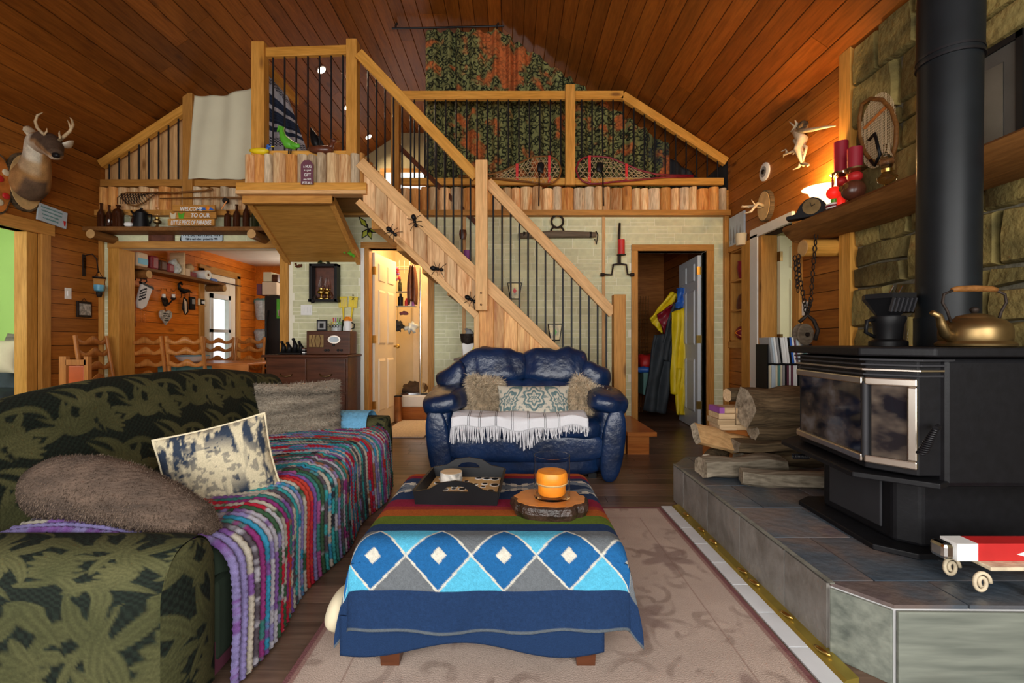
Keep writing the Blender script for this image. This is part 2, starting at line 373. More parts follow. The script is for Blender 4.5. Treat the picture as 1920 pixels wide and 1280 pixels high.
# ceiling: two slopes and the flat, each of boards
def slab(a, b, t, mb): # a,b = (x,z) inner points, board section extruded in Y
    d = Vector((b[0]-a[0], 0, b[1]-a[1])).normalized(); n = Vector((-d.z, 0, d.x))
    if n.z < 0: n = -n
    return d, n
prof = [((XL, ZE), (XA, ZT)), ((XA, ZT), (XB, ZT)), ((XB, ZT), (XR, ZE))]
cb = MB()
for a, b in prof:
    d, n = slab(a, b, .1, None); A = Vector((a[0], YN-.2, a[1]))+n*.016-d*.16; B = Vector((b[0], YN-.2, b[1]))+n*.016+d*.16
    cb.prism([A, B, B+n*.12, A+n*.12], (0, YB+.4-YN, 0))
ce = st(cb.build('ceiling', 'gap'))
rr = random.Random(5)
for a, b in prof:
    d, n = slab(a, b, .1, None); A = Vector((a[0], 0, a[1])); B = Vector((b[0], 0, b[1])); L = (B-A).length; k = round(L/.152); wd = L/k
    for i in range(k):
        y = YN
        cuts = [rr.uniform(.2, 3.4), rr.uniform(4.2, 6.6), YB]
        for y1 in cuts:
            s0, s1 = A+d*(i*wd+.002), A+d*((i+1)*wd-.002)
            f0, f1 = A+d*(i*wd+.006), A+d*((i+1)*wd-.006)
            pts = []
            mb = MB(); vs = []
            for yy in (y+.0015, y1-.0015):
                vs += [f0+Vector((0, yy, 0)), f1+Vector((0, yy, 0)), s1+n*.005+Vector((0, yy, 0)), s1+n*.016+Vector((0, yy, 0)), s0+n*.016+Vector((0, yy, 0)), s0+n*.005+Vector((0, yy, 0))]
            mb.add(vs, [(0, 1, 2, 3, 4, 5), (11, 10, 9, 8, 7, 6)]+[(j, 6+j, 6+(j+1) % 6, (j+1) % 6) for j in range(6)])
            mb.build('plank', 'ceil', ce); y = y1
# plank-clad walls; openings are (y0,y1,z0,z1)
def plankwall(name, mat, x, side, y0, y1, z1, ops, th=.12, wd=.14, cut=None):
    base = MB(); ys = sorted({y0, y1, *[o[0] for o in ops], *[o[1] for o in ops]})
    xo = x+side*.018; xo2 = x+side*th
    for ya, yb in zip(ys, ys[1:]):
        zs = [(0, z1)]
        for o in ops:
            if o[0] <= ya and o[1] >= yb: zs = [(0, o[2])] if o[2] > 0 else []; zs.append((o[3], z1))
        for za, zb in zs: base.bb(min(xo, xo2), max(xo, xo2), ya, yb, za, zb)
    root = st(base.build(name, 'gap')); rr = random.Random(len(name)); z = 0
    while z < z1-.01:
        zt = min(z+wd, z1); segs = [(y0, y1)]
        for o in ops:
            if z < o[3]-.02 and zt > o[2]+.02:
                segs = [q for s in segs for q in ((s[0], min(s[1], o[0])), (max(s[0], o[1]), s[1])) if q[1]-q[0] > .01]
        for a, b in segs:
            js = [a]
            if b-a > 2.5: js.append(a+(b-a)*rr.uniform(.3, .7))
            js.append(b)
            for a2, b2 in zip(js, js[1:]): bxo('plank', mat, min(x, x+side*.018), max(x, x+side*.018), a2+.001, b2-.001, z+.0025, zt-.0025, root)
        z = zt
    return root
wl = plankwall('wall_left', 'wallwood', XL, -1, YN, YF, ZE, [(3.55, 4.53, 0, 2.06)])
wd_ = plankwall('wall_dining', 'wallwood_dining', XL, -1, YF, YB, 2.42, [(6.92, 7.74, 0, 2.05)])
wr = plankwall('wall_right', 'wallwood', XR, 1, 3.27, YF, ZE, [(3.98, 4.62, 0, 2.03), (4.83, 5.14, 1.02, 1.99)])
st(bxo('wall_loft_left', 'wallwood', XL-.1, XL, YF, YB, 2.42, ZE+.05)); st(bxo('wall_loft_right', 'darkgrey', XR, XR+.1, YF, YB, 0, ZE))
# stone wall to the right, every stone its own piece
sw = st(bxo('wall_stone', 'grout', XR+.005, XR+.15, YN, 3.27, 0, ZE+.1))
rr = random.Random(11)
zr = [.2]
while zr[-1] < ZE: zr.append(zr[-1]+rr.uniform(.2, .36))
zr[-1] = ZE+.02
jit = {}
for r in range(len(zr)-1):
    y = 3.25; first = True
    while y > .3:
        wdt = rr.uniform(.2, .46); yb = max(y-wdt, .25)
        sp = [(y, zr[r], zr[r+1])]
        if zr[r+1]-zr[r] > .27 and rr.random() < .5:
            zm = (zr[r]+zr[r+1])/2+rr.uniform(-.03, .03); sp = [(y, zr[r], zm), (y, zm, zr[r+1])]
        for _, za, zb in sp:
            g = .007; j = lambda: rr.uniform(-.028, .028)
            poly = [(y-g, za+g), ((y+yb)/2, za+g+j()*.6), (yb+g, za+g), (yb+g+j()*.5, (za+zb)/2), (yb+g+abs(j()), zb-g), ((y+yb)/2, zb-g+j()*.6), (y-g-abs(j()), zb-g), (y-g+j()*.2, (za+zb)/2)]
            poly = [(min(p[0], 3.245), p[1]) for p in poly]
            cx, cz = sum(p[0] for p in poly)/8, sum(p[1] for p in poly)/8
            a = [Vector((XR+.006, p[0], p[1])) for p in poly]; h = rr.uniform(.022, .055)
            b_ = [Vector((XR-h*.6, cx+(p[0]-cx)*.97, cz+(p[1]-cz)*.97)) for p in poly]
            c_ = [Vector((XR-h-rr.uniform(-.006, .006), cx+(p[0]-cx)*.9, cz+(p[1]-cz)*.9)) for p in poly]
            n = 8; fs = [(i, (i+1) % n, n+(i+1) % n, n+i) for i in range(n)]+[(n+i, n+(i+1) % n, 2*n+(i+1) % n, 2*n+i) for i in range(n)]+[tuple(range(2*n, 3*n))]
            MB().add(a+b_+c_, [tuple(reversed(f)) for f in fs]).build('stone', 'stone', sw, smooth=50)
        y = yb
st(bxo('trim_1', 'rail_z', XR-.05, XR+.05, 3.25, 3.36, 0, 3.06))
# far wall with brick panelling
FW = [(-4.46, -2.50, 2.05), (-1.6, -.93, 2.05), (1.39, 2.15, 2.02)]
base = MB(); xs = sorted({XL, XR, *[o[0] for o in FW], *[o[1] for o in FW]})
for a, b in zip(xs, xs[1:]):
    z0 = 0
    for o in FW:
        if o[0] <= a and o[1] >= b: z0 = o[2]
    base.bb(a, b, YF, YF+.12, z0, ZL-.04)
wf = st(base.build('wall_far', 'mortar')); rr = random.Random(9); br = []
z = 0
while z < 2.42:
    hh = .082; x = XL
    while x < XR:
        wdt = rr.choice((.16, .21, .27, .33)); x1 = min(x+wdt, XR); za = [(z, z+hh)]
        if wdt > .2 and rr.random() < .25: za = [(z, z+hh*.5), (z+hh*.5, z+hh)]
        for q0, q1 in za:
            segs = [(x, x1)]
            for o in FW:
                if q0 < o[2]+.07: segs = [s for g in segs for s in ((g[0], min(g[1], o[0]-(.07 if o[0] > -4 else 0))), (max(g[0], o[1]+.07), g[1])) if s[1]-s[0] > .03]
            for s in segs: br.append((s[0], s[1], q0, min(q1, 2.43)))
            for o in FW:
                if q0 < o[2]+.07 < q1-.012:
                    a_, b_ = max(x, o[0]-.07), min(x1, o[1]+.07)
                    if b_-a_ > .03: br.append((a_, b_, o[2]+.07, min(q1, 2.43)))
        x = x1
    z += hh
vis = [q for q in br if (q[2] > .55 and -1.0 < q[0] < 1.35) or (q[0] > 2.1) or (-2.5 < q[0] < -1.65 and .85 < q[2] < 2.05) or (q[2] > 2.05 and (q[0] > -1 or q[0] < -2.5)) or q[0] < -4.3]
vis.sort(key=lambda q: -(q[1]-q[0])*(q[3]-q[2])); keep = set(vis[:300]); rest = MB()
for q in br:
    if q in keep: bxo('brick', 'brick', q[0]+.0025, q[1]-.0025, YF-.004, YF+.001, q[2]+.0025, q[3]-.0025, wf)
    else: rest.bb(q[0]+.0025, q[1]-.0025, YF-.004, YF+.001, q[2]+.0025, q[3]-.0025)
rest.build('brick_field', 'brick', wf, kind='stuff')
# wall behind the camera with three windows
wb = MB(); wx = [-4.56, -3.75, -2.05, -1.6, .1, .5, 2.2, 2.39]
for i in range(0, 8, 2): wb.bb(wx[i], wx[i+1], YN-.12, YN, 0, 3.03)
for i in (1, 3, 5): wb.bb(wx[i], wx[i+1], YN-.12, YN, 0, .6); wb.bb(wx[i], wx[i+1], YN-.12, YN, 2.5, 3.03)
wb.prism([(XL, YN-.12, 3.03), (XR, YN-.12, 3.03), (XB, YN-.12, ZT+.1), (XA, YN-.12, ZT+.1)], (0, .12, 0)); st(wb.build('wall_back', 'wallwood_x'))
for k, i in enumerate((1, 3, 5)):
    f = MB(); x0, x1 = wx[i], wx[i+1]
    f.bb(x0, x0+.06, YN-.1, YN, .6, 2.5).bb(x1-.06, x1, YN-.1, YN, .6, 2.5).bb(x0, x1, YN-.1, YN, .6, .66).bb(x0, x1, YN-.1, YN, 2.44, 2.5)
    st(f.build('window_%d' % (k+1), 'white_paint'))
# gable wall of the loft, loft floor, lower rooms
gw = MB(); gw.prism([(XL, YB, 2.4), (XR, YB, 2.4), (XR, YB, ZE), (XB, YB, ZT), (XA, YB, ZT), (XL, YB, ZE)], (0, .1, 0)); st(gw.build('wall_gable', 'loft_wall'))
st(bxo('trim_2', 'rail_x', XA-.9, XB, YB-.03, YB, 4.02, 4.10)) if False else None
ww = st(bxo('window_4', 'trim_x', -2.35, -1.0, YB-.05, YB, 3.05, 4.1)); 
bxo('pane', 'daylit_glass', -2.25, -1.1, YB-.056, YB-.05, 3.15, 4.02, ww)
st(bxo('floor_loft', 'cream', XL, XR, YF+.02, YB, ZL-.08, ZL))
st(bxo('wall_dining_rear', 'wallwood_dining', XL, -1.8, YB-.05, YB, 0, 2.4)); st(bxo('wall_dining_right', 'cream', -1.85, -1.75, YF+.12, YB, 0, 2.4))
st(bxo('ceiling_dining', 'white_paint', XL, -1.85, YF+.12, YB, 2.36, 2.4))
st(bxo('wall_bath_rear', 'cream', -1.75, 1.3, 7.0, 7.1, 0, 2.4)); st(bxo('wall_bath_right', 'cream', -.55, -.45, YF+.12, 7, 0, 2.4)); st(bxo('ceiling_bath', 'cream', -1.75, -.5, YF+.12, 7, 2.36, 2.4))
st(bxo('wall_closet_left', 'wallwood', 1.2, 1.3, YF+.12, YB, 0, 2.4)); plankwall('wall_closet', 'wallwood', 2.36, 1, YF+.13, YB, 2.4, [], .05)
st(bxo('wall_closet_rear', 'wallwood_x', 1.3, 2.36, 7.3, 7.4, 0, 2.4))
# side room at the left (green) and hall at the right
gr = st(bxo('wall_side_rear', 'green_paint', -7.2, XL-.13, 5.15, 5.25, 0, 2.5)); st(bxo('wall_side_left', 'green_paint', -7.2, -7.1, 1, 5.2, 0, 2.5)); st(bxo('ceiling_side', 'white_paint', -7.2, XL-.13, 1, 5.2, 2.45, 2.5)); st(bxo('wall_side_front', 'green_paint', -7.2, XL-.13, 1, 1.1, 0, 2.5))
st(bxo('wall_hall', 'hall_paint', 4.4, 4.5, 2, 6, 0, 2.5)); st(bxo('wall_hall_rear', 'hall_paint', XR+.12, 4.5, 5.1, 5.2, 0, 2.5)); st(bxo('wall_hall_front', 'hall_paint', XR+.16, 4.5, 2.4, 2.5, 0, 2.5)); st(bxo('ceiling_hall', 'white_paint', XR+.12, 4.5, 2.4, 5.2, 2.45, 2.5))
st(bxo('ground_outside', 'ground', -30, -4.75, 3, 25, -.3, -.2))
# ------------------------------------------------------------ casings, doors
n_ = 3
def trim(mat, *a, **k):
    global n_
    o = st(bxo('trim_%d' % n_, mat, *a, bevel=.004, **k)); n_ += 1; return o
# left doorway
trim('trim_z', XL-.14, XL+.025, 4.53, 4.62, 0, 2.06); trim('trim_y', XL-.14, XL+.025, 3.4, 4.66, 2.06, 2.17); trim('rail_z', XL-.14, XL-.02, 4.43, 4.53, 0, 2.06); trim('trim_z', XL-.14, XL+.025, 3.46, 3.55, 0, 2.06)
# dining opening
trim('trim_x', -4.46, -2.36, YF-.03, YF+.14, 2.05, 2.125); trim('rail_z', -4.46, -4.34, YF-.02, YF+.2, 0, 2.05); trim('rail_z', -2.56, -2.47, YF-.03, YF+.14, 0, 2.05); trim('trim_z', XL+.001, XL+.05, YF-.03, YF, 0, 2.36)
# bathroom doorway, closet doorway
trim('white_paint', -1.67, -1.63, YF-.025, YF, 0, 2.05); trim('trim_z', -1.63, -1.58, YF-.02, YF+.12, 0, 2.05); trim('trim_z', -.93, -.86, YF-.02, YF+.12, 0, 2.05); trim('trim_x', -1.67, -.86, YF-.025, YF+.12, 2.05, 2.12)
trim('trim_z', 1.32, 1.39, YF-.025, YF+.12, 0, 2.02); trim('trim_z', 2.15, 2.23, YF-.025, YF+.12, 0, 2.02); trim('trim_x', 1.32, 2.23, YF-.025, YF+.12, 2.02, 2.09)
trim('trim_z', 2.335, 2.388, YF-.05, YF, 0, 2.40); trim('pale_z', .995, 1.03, YF-.018, YF, 0, 2.42); trim('pale_z', -.55, -.51, YF-.018, YF, 0, 2.42); trim('trim_x', .2, .2+.001, YF-.02, YF, 2.4, 2.401) if False else None
# right doorway: painted casing, brown jamb, leaf opened into the hall
trim('white_paint', XR-.03, XR, 4.52, 4.66, 0, 2.06); trim('white_paint', XR-.03, XR, 3.96, 4.66, 2.03, 2.12); trim('trim_z', XR-.02, XR+.13, 4.46, 4.52, 0, 2.03); trim('trim_z', XR-.03, XR+.1, 3.86, 3.96, 0, 2.05)
def panel_door(name, mat, hinge, ang, w_, h, knob='brass', t=.035, flip=1):
    d = bpy.data.objects.new(name, None); COL.objects.link(d); d.location = hinge; d.rotation_euler = (0, 0, R_(ang)); st(d)
    MB().bb(0, w_, -t/2, t/2, .01, h).build('leaf', mat, d, local=True)
    for x0, x1 in ((.1, w_/2-.04), (w_/2+.04, w_-.1)):
        for z0, z1 in ((.2, .82), (.98, 1.62), (1.72, 1.92)):
            for s in (-1, 1):
                MB().prism([(x0, s*t/2, z0), (x1, s*t/2, z0), (x1, s*t/2, z1), (x0, s*t/2, z1)], (0, s*.012, 0), .08).build('door_panel', mat, d, local=True)
    for s in (-1, 1): MB().lathe([(.012, 0), (.012, .03), (.028, .04), (.03, .055), (.018, .07), (0, .072)], (w_-.07, s*t/2, .96), 12, ROT(90 if s < 0 else -90)).build('door_knob', knob, d, local=True, smooth=1)
    for z in (.25, 1.0, 1.78): MB().bb(-.008, .02, -t/2-.01, t/2+.01, z, z+.09).build('hinge', knob, d, local=True)
    return d
panel_door('door_1', 'door_paint', (-1.575, YF+.13, 0), 83, .66, 2.03)
panel_door('door_2', 'closet_paint', (2.13, YF+.14, 0), 86, .74, 2.0)
panel_door('door_3', 'hall_paint', (XR+.14, 4.45, 0), 12, .62, 2.02, 'oldbrass')
# exterior door of the dining room with a sash window
dd = bpy.data.objects.new('door_4', None); COL.objects.link(dd); dd.location = (XL, 7.33, 0); st(dd)
mb = MB(); x0, x1 = XL-.05, XL+.0
for a in ((6.92, 7.08, 0, 2.05), (7.58, 7.74, 0, 2.05), (7.08, 7.58, 0, .62), (7.08, 7.58, 1.75, 2.05)): mb.bb(x0, x1, *a)
mb.build('leaf', 'door_paint', dd, bevel=.005)
for a in ((7.08, 7.58, .62, .70), (7.08, 7.58, 1.68, 1.75), (7.08, 7.14, .62, 1.75), (7.52, 7.58, .62, 1.75), (7.08, 7.58, 1.16, 1.21)): bxo('sash', 'white', x0+.005, x1+.02, *a, dd)
bxo('pane', 'glass', x0+.02, x0+.024, 7.1, 7.56, .65, 1.7, dd)
for a in ((7.12, 7.3, .2, .48), (7.36, 7.54, .2, .48)): MB().prism([(x1, a[0], a[2]), (x1, a[1], a[2]), (x1, a[1], a[3]), (x1, a[0], a[3])], (.012, 0, 0), .1).build('door_panel', 'door_paint', dd)
trim('trim_z', XL, XL+.03, 6.82, 6.92, 0, 2.1); trim('trim_z', XL, XL+.03, 7.74, 7.84, 0, 2.1); trim('trim_y', XL, XL+.03, 6.82, 7.84, 2.05, 2.15)
bxo('curtain_rod', 'black_metal', XL+.05, XL+.065, 6.9, 7.8, 1.93, 1.945, label='thin dark curtain rod above the dining room door window', cat='curtain rod')
# niche in the right wall
ni = st(bxo('niche_backing', 'trim_z', XR+.17, XR+.18, 4.83, 5.14, 1.02, 1.99))
for a in ((4.83, 4.845, 1.02, 1.99), (5.125, 5.14, 1.02, 1.99), (4.83, 5.14, 1.02, 1.035), (4.83, 5.14, 1.975, 1.99)): bxo('niche_side', 'trim_z', XR, XR+.17, *a, ni)
for z in (1.34, 1.66): bxo('niche_shelf', 'trim_y', XR-.01, XR+.17, 4.84, 5.13, z, z+.018, ni)
trim('rail_z', XR-.03, XR, 4.66, 4.83, 0, 2.03); trim('trim_y', XR-.025, XR, 4.83, 5.15, .95, 1.02); trim('trim_y', XR-.025, XR, 4.83, 5.15, 1.99, 2.05)
# loft edge: trim beam, half logs, railings
lrnd = random.Random(77)
def halflog(name, x, w_, y, z0, z1, parent, mat=None, rnd=None):
    mat = lrnd.choice(('log', 'log', 'log_orange', 'log_orange', 'log_grey'))
    n = 7; vs = []
    for z, k in ((z0, 1), ((z0+z1)/2, .985), (z1, 1)):
        for i in range(n):
            a = pi*i/(n-1); vs.append((x-w_/2*cos(a)*k, y-.055*sin(a)*k-.002, z))
    fs = [(r*n+i, r*n+i+1, (r+1)*n+i+1, (r+1)*n+i) for r in range(2) for i in range(n-1)]+[tuple(range(n-1, -1, -1)), tuple(range(2*n, 3*n))]
    return MB().add(vs, fs).build(name, mat, parent, smooth=60)
le = st(bxo('loft_edge', 'trim_x', XL+.01, XR-.005, YF-.09, YF+.02, ZL-.085, ZL-.025)); rr = random.Random(21)
x = XL+.02
while x < XR-.06:
    wdt = rr.uniform(.085, .14)
    if x+wdt > XR-.03: wdt = XR-.03-x
    if not (-2.4 < x < -1.45): halflog('log', x+wdt/2, wdt, YF-.02, ZL-.025+rr.uniform(-.006, .004), ZL+.225+rr.uniform(-.012, .012), le)
    x += wdt
bxo('log_backing', 'trim_x', XL, XR, YF-.02, YF+.02, ZL-.02, ZL+.21, le)
# ------------------------------------------------------------ landing, stairs, loft railings
def beam(name, mat, a, b, w_, h, parent=None, **k):   # a bar from a to b lying in an XZ plane, w_ in Y, h across
    a, b = Vector(a), Vector(b); L = (b-a).length; o = MB().box((0, 0, 0), (L, w_, h)).build(name, mat, parent, bevel=.004, local=True, **k)
    o.location = wmat(parent).inverted() @ ((a+b)/2); o.rotation_euler = (0, -math.atan2(b.z-a.z, b.x-a.x), 0); return o
def bal(x, y, z0, z1, parent): return MB().tube([(x, y, z0), (x, y, z1)], .0085, 8).build('baluster', 'black_metal', parent, smooth=50)
DL = 4.35; yl = DL+.05
la = thing('stair_landing', 'raised wooden stair landing faced with half logs above the dining opening', 'landing', (-1.9, 4.75, 2.3))
bxo('deck', 'ply', -2.47, -1.36, DL, YF-.1, ZL-.06, ZL, la)
bxo('front_trim', 'rail_x', -2.53, -1.335, DL-.055, DL-.005, 2.405, 2.475, la, bevel=.004); bxo('lower_trim', 'pale_x', -2.53, -1.335, DL-.06, DL+.06, 2.37, 2.405, la, bevel=.003)
bxo('side_trim', 'trim_y', -1.375, -1.325, DL, YF-.1, 2.33, 2.47, la); bxo('side_trim', 'trim_y', -2.53, -2.48, DL, YF-.1, 2.38, 2.47, la)
rr = random.Random(4); x = -2.47
while x < -1.37:
    wdt = min(rr.uniform(.075, .12), -1.365-x)
    if wdt > .03: halflog('log', x+wdt/2, wdt, DL+.01, 2.475, 2.745+rr.uniform(-.01, .012), la)
    x += wdt
bxo('log_backing', 'trim_x', -2.46, -1.37, DL+.01, DL+.04, 2.475, 2.73, la)
for yy in (4.42, 4.53, 4.64, 4.76, 4.88, 5.0):
    for xx, rot in ((-1.37, 90), (-2.46, -90)):
        o = halflog('log', 0, .11, 0, 2.475, 2.74, None); o.location = (xx, yy, 2.475); o.rotation_euler = (0, 0, R_(rot)); iv = wmat(la).inverted(); M = o.matrix_basis.copy(); o.parent = la; o.matrix_basis = iv @ Matrix.Translation((xx, yy, 2.475)) @ Matrix.Rotation(R_(rot), 4, 'Z')
bxo('ledge_rail', 'rail_x', X_(497, yl), X_(655, yl), yl-.02, yl+.02, 2.75, 2.80, la)
for p0, p1, t in ((476, 500, 83), (652, 672, 78)): bxo('post', 'rail_z', X_(p0, yl), X_(p1, yl), yl-.05, yl+.05, 2.48, Z_(t, yl), la, bevel=.005)
beam('top_rail', 'rail_x', P(500, 100, yl), P(652, 95, yl), .045, .085, la)
for i in range(7): bal(X_(512+i*21.8, yl), yl, 2.78, Z_(102, yl), la)
# back rails of the landing (towards the loft, left side)
a = P(500, 100, yl)
MB().prism([(X_(488, yl)-.02, yl, 3.62), (X_(488, yl)+.02, yl, 3.62), (X_(488, yl)+.02, yl, 3.70), (X_(488, yl)-.02, yl, 3.70)], (0, YF-.05-yl, 0)).build('side_rail', 'rail_y', la)
# sloped bracket underneath
fz, wz = 2.37, 1.90
MB().prism([(-2.47, DL+.03, fz), (-1.69, DL+.03, fz), (-1.69, YF-.005, wz), (-2.47, YF-.005, wz)], (0, .0, .02)).build('soffit_board', 'ply', la)
for x0 in (-2.5, -1.72): MB().prism([(x0, DL+.02, fz-.03), (x0, DL+.02, fz+.05), (x0, YF-.005, wz+.08), (x0, YF-.005, wz-.03)], (.05, 0, 0)).build('bracket_arm', 'trim_y', la)
MB().bb(-2.5, -1.67, DL+.0, DL+.05, 2.30, 2.37).build('soffit_edge', 'trim_x', la)
MB().bb(-2.12, -2.10, DL+.03, DL+.06, 2.3, 2.31).build('soffit_batten', 'trim_x', la)
# ---- stairs
DS = 4.33
sa = thing('staircase', 'straight open wooden staircase with log slab side and black iron balusters', 'staircase', (0, 4.75, 0))
rise, run = 2.48/12, .235
for k in range(1, 12):
    xr = 1.30-run*(k-1); z = rise*k
    y0 = 4.13 if k == 1 else DS+.03
    MB().bb(xr-run-.03, xr, y0 if k > 1 else 4.2, YF-.03, z-.04, z).build('tread', 'trim_y' if k > 2 else 'tablewood', sa, bevel=.006)
    MB().bb(xr-run-.02, xr-.04 if k > 1 else xr-.06, DS+.03 if k > 1 else 4.24, YF-.03, z-rise, z-.04).build('riser', 'trim_y' if k > 2 else 'tablewood', sa)
bd = lambda x: 303+(x-683)*.967                       # top edge of the skirt board in the picture at its depth
beam('skirt_board', 'pale_x', P(676, bd(676)+9, DS), P(1050, bd(1050)+9, DS), .06, .105, sa)
beam('lower_board', 'pale_x', P(672, 378, DS), P(894, 592, DS), .06, .06, sa)
beam('wall_stringer', 'walnut', P(745, 272, 5.16), P(905, 430, 5.16), .03, .05, sa)
rr = random.Random(8); x = 680
while x < 893:                                        # rough slabs between the two boards
    x1 = min(893, x+rr.uniform(20, 34)); pts = [P(x, bd(x)+22, DS), P(x1, bd(x1)+22, DS), P(x1, 384+(x1-672)*.964, DS), P(x, 384+(x-672)*.964, DS)]
    yo = rr.uniform(-.012, .004)
    MB().prism([p+Vector((.001 if i in (0, 3) else -.001, yo, 0)) for i, p in enumerate(pts)], (0, .03, 0)).build('slab_board', rr.choice(('slab', 'slab', 'slab_orange')), sa, bevel=.004); x = x1
x = 898
while x < 1048:
    x1 = min(1050, x+rr.uniform(18, 28)); a, b = P(x, bd(x)+22, DS), P(x1, bd(x1)+22, DS); yo = rr.uniform(-.008, .004)
    pts = [a, b, Vector((b.x, DS, .0)), Vector((a.x, DS, .0))]
    MB().prism([p+Vector((.001 if i in (0, 3) else -.001, yo, 0)) for i, p in enumerate(pts)], (0, .025, 0)).build('panel_board', rr.choice(('panel_z', 'panel_dark')), sa, bevel=.004); x = x1
MB().prism([P(1049, bd(1049)+22, DS), Vector((X_(1150, DS), DS, .42)), Vector((X_(1150, DS), DS, 0)), Vector((X_(1049, DS), DS, 0))], (0, .02, 0)).build('panel_board', 'panel_z', sa)
bxo('corner_post', 'pale_z', X_(889, DS), X_(899, DS), DS-.025, DS+.06, 0, Z_(588, DS), sa, bevel=.003)
bxo('middle_post', 'pale_z', X_(893, DS), X_(915, DS), DS-.10, DS-.03, Z_(583, DS), Z_(307, DS), sa, bevel=.004)
for py in (549, 571): MB().lathe([(.011, 0), (.009, .008), (0, .01)], P(902, py, DS-.10), 10, ROT(90)).build('bolt', 'steel', sa, smooth=1)
bxo('newel_post', 'trim_z', X_(1148, DS), X_(1170, DS), DS-.07, DS+.03, 0, Z_(553, DS), sa, bevel=.005)
hr1 = lambda x: 103+(x-675)*1.052; hr2 = lambda x: 343+(x-915)*1.045
beam('handrail', 'rail_x', P(673, hr1(673), DS), P(893, hr1(893), DS), .05, .095, sa); beam('handrail', 'pale_x', P(914, hr2(914), DS), P(1149, hr2(1149), DS), .05, .095, sa)
for i in range(13):
    x = 690+i*16.0; bal(X_(x, DS), DS, P(x, bd(x), DS).z, P(x, hr1(x), DS).z, sa)
for i in range(14):
    x = 925+i*16.3; bal(X_(x, DS), DS, max(P(x, bd(x), DS).z, .25), P(x, hr2(x), DS).z, sa)
# ---- loft railings
LR = YF-.03
ra = thing('loft_railing', 'loft guard rail of pale timber and black bars in front of the batik curtain', 'railing', (.5, LR, 2.48))
bxo('bottom_rail', 'rail_x', X_(752, LR), X_(1356, LR), LR-.02, LR+.03, Z_(347, LR), Z_(334, LR), ra, bevel=.004)
beam('top_rail', 'rail_x', P(752, 180, LR), P(1168, 180, LR), .06, .088, ra); beam('sloped_rail', 'rail_x', P(1167, 180, LR), P(1361, 304, LR), .06, .088, ra)
bxo('post', 'rail_z', X_(1059, LR), X_(1077, LR), LR-.07, LR-.005, Z_(350, LR), Z_(164, LR), ra, bevel=.004); bxo('post', 'trim_z', X_(735, LR), X_(750, LR), LR-.05, LR+.05, 2.48, Z_(176, LR), ra, bevel=.004)
for i in range(30):
    x = 777+i*19.6
    if abs(x-1068) > 10 and x < 1352: bal(X_(x, LR), LR, Z_(336, LR), Z_(182 if x < 1167 else 182+(x-1167)*.64, LR), ra)
rl = thing('loft_railing', 'short sloping loft guard rail above the bottle shelf beside the white sheet', 'railing', (-4.0, LR, 2.48))
bxo('bottom_rail', 'trim_x', X_(190, LR), X_(476, LR), LR-.02, LR+.03, Z_(350, LR), Z_(337, LR), rl, bevel=.004)
beam('sloped_rail', 'rail_x', P(190, 309, LR), P(350, 204, LR), .06, .09, rl); bxo('post', 'trim_z', X_(349, LR), X_(367, LR), LR-.06, LR+.05, 2.48, Z_(179, LR), rl, bevel=.004)
beam('top_rail', 'trim_x', P(366, 189, LR), P(480, 189, LR), .05, .085, rl)
for i in range(8):
    x = 205+i*18.5; bal(X_(x, LR), LR, Z_(340, LR), Z_(299-(x-205)*.655, LR), rl)
lp = st(bxo('wall_loft_partition', 'gap', XL, X_(350, 5.27), 5.27, 5.30, 2.48, 3.0)); rr = random.Random(2); x = XL+.01
while x < -3.66:
    h0, h1 = ZE+(x-XL)*.672-.025, ZE+(x+.085-XL)*.672-.025; MB().prism([(x, 5.25, 2.48), (x+.085, 5.25, 2.48), (x+.085, 5.25, h1), (x, 5.25, h0)], (0, .02, 0)).build('board', 'pale_z', lp); x += .09
# ---- batik curtain
def vnoise(x, y, seed):
    rs = np.random.RandomState(seed); T = rs.rand(64, 64)
    xi = np.floor(x).astype(int); yi = np.floor(y).astype(int); fx = x-xi; fy = y-yi; fx = fx*fx*(3-2*fx); fy = fy*fy*(3-2*fy)
    g = lambda a, b: T[a % 64, b % 64]
    return (g(xi, yi)*(1-fx)+g(xi+1, yi)*fx)*(1-fy)+(g(xi, yi+1)*(1-fx)+g(xi+1, yi+1)*fx)*fy
def fbm(x, y, seed, o=4):
    return sum(vnoise(x*2**k, y*2**k, seed+k)/2**k for k in range(o))/sum(1/2**k for k in range(o))
sst = lambda a, b, x: np.clip((x-a)/(b-a), 0, 1)**2*(3-2*np.clip((x-a)/(b-a), 0, 1))
def swirl(u, v, seed, cell):        # small spiral scroll motifs, one per jittered cell
    rs = np.random.RandomState(seed); J = rs.rand(64, 64, 4); best = np.zeros_like(u); ci = np.floor(u/cell).astype(int); cj = np.floor(v/cell).astype(int)
    for di in (-1, 0, 1):
        for dj in (-1, 0, 1):
            a = (ci+di); b = (cj+dj); q = J[a % 64, b % 64]
            dx = u-(a+.2+.6*q[..., 0])*cell; dy = v-(b+.2+.6*q[..., 1])*cell
            r = np.sqrt(dx*dx+dy*dy)/cell; th = np.arctan2(dy, dx)*np.where(q[..., 2] > .5, 1, -1)+q[..., 3]*6.28
            s = np.cos(th-r*11)*sst(.75, .45, r) if False else np.cos(th-r*11)*np.clip(1-(r/.72)**4, 0, 1)
            best = np.maximum(best, s)
    return sst(.35, .7, best)
YC = 5.56; nu, nv = 520, 330; x0, x1 = -1.03, 1.86
U, V = np.meshgrid(np.linspace(0, 1, nu), np.linspace(0, 1, nv)); X = x0+(x1-x0)*U
top = np.minimum(4.70, 4.72-(X-XB)*.685-.03); bot = 2.5; Z = bot+(top-bot)*V
Y = YC+.035*np.sin(X*34+np.sin(X*9)*1.5)+.015*np.sin(X*71)
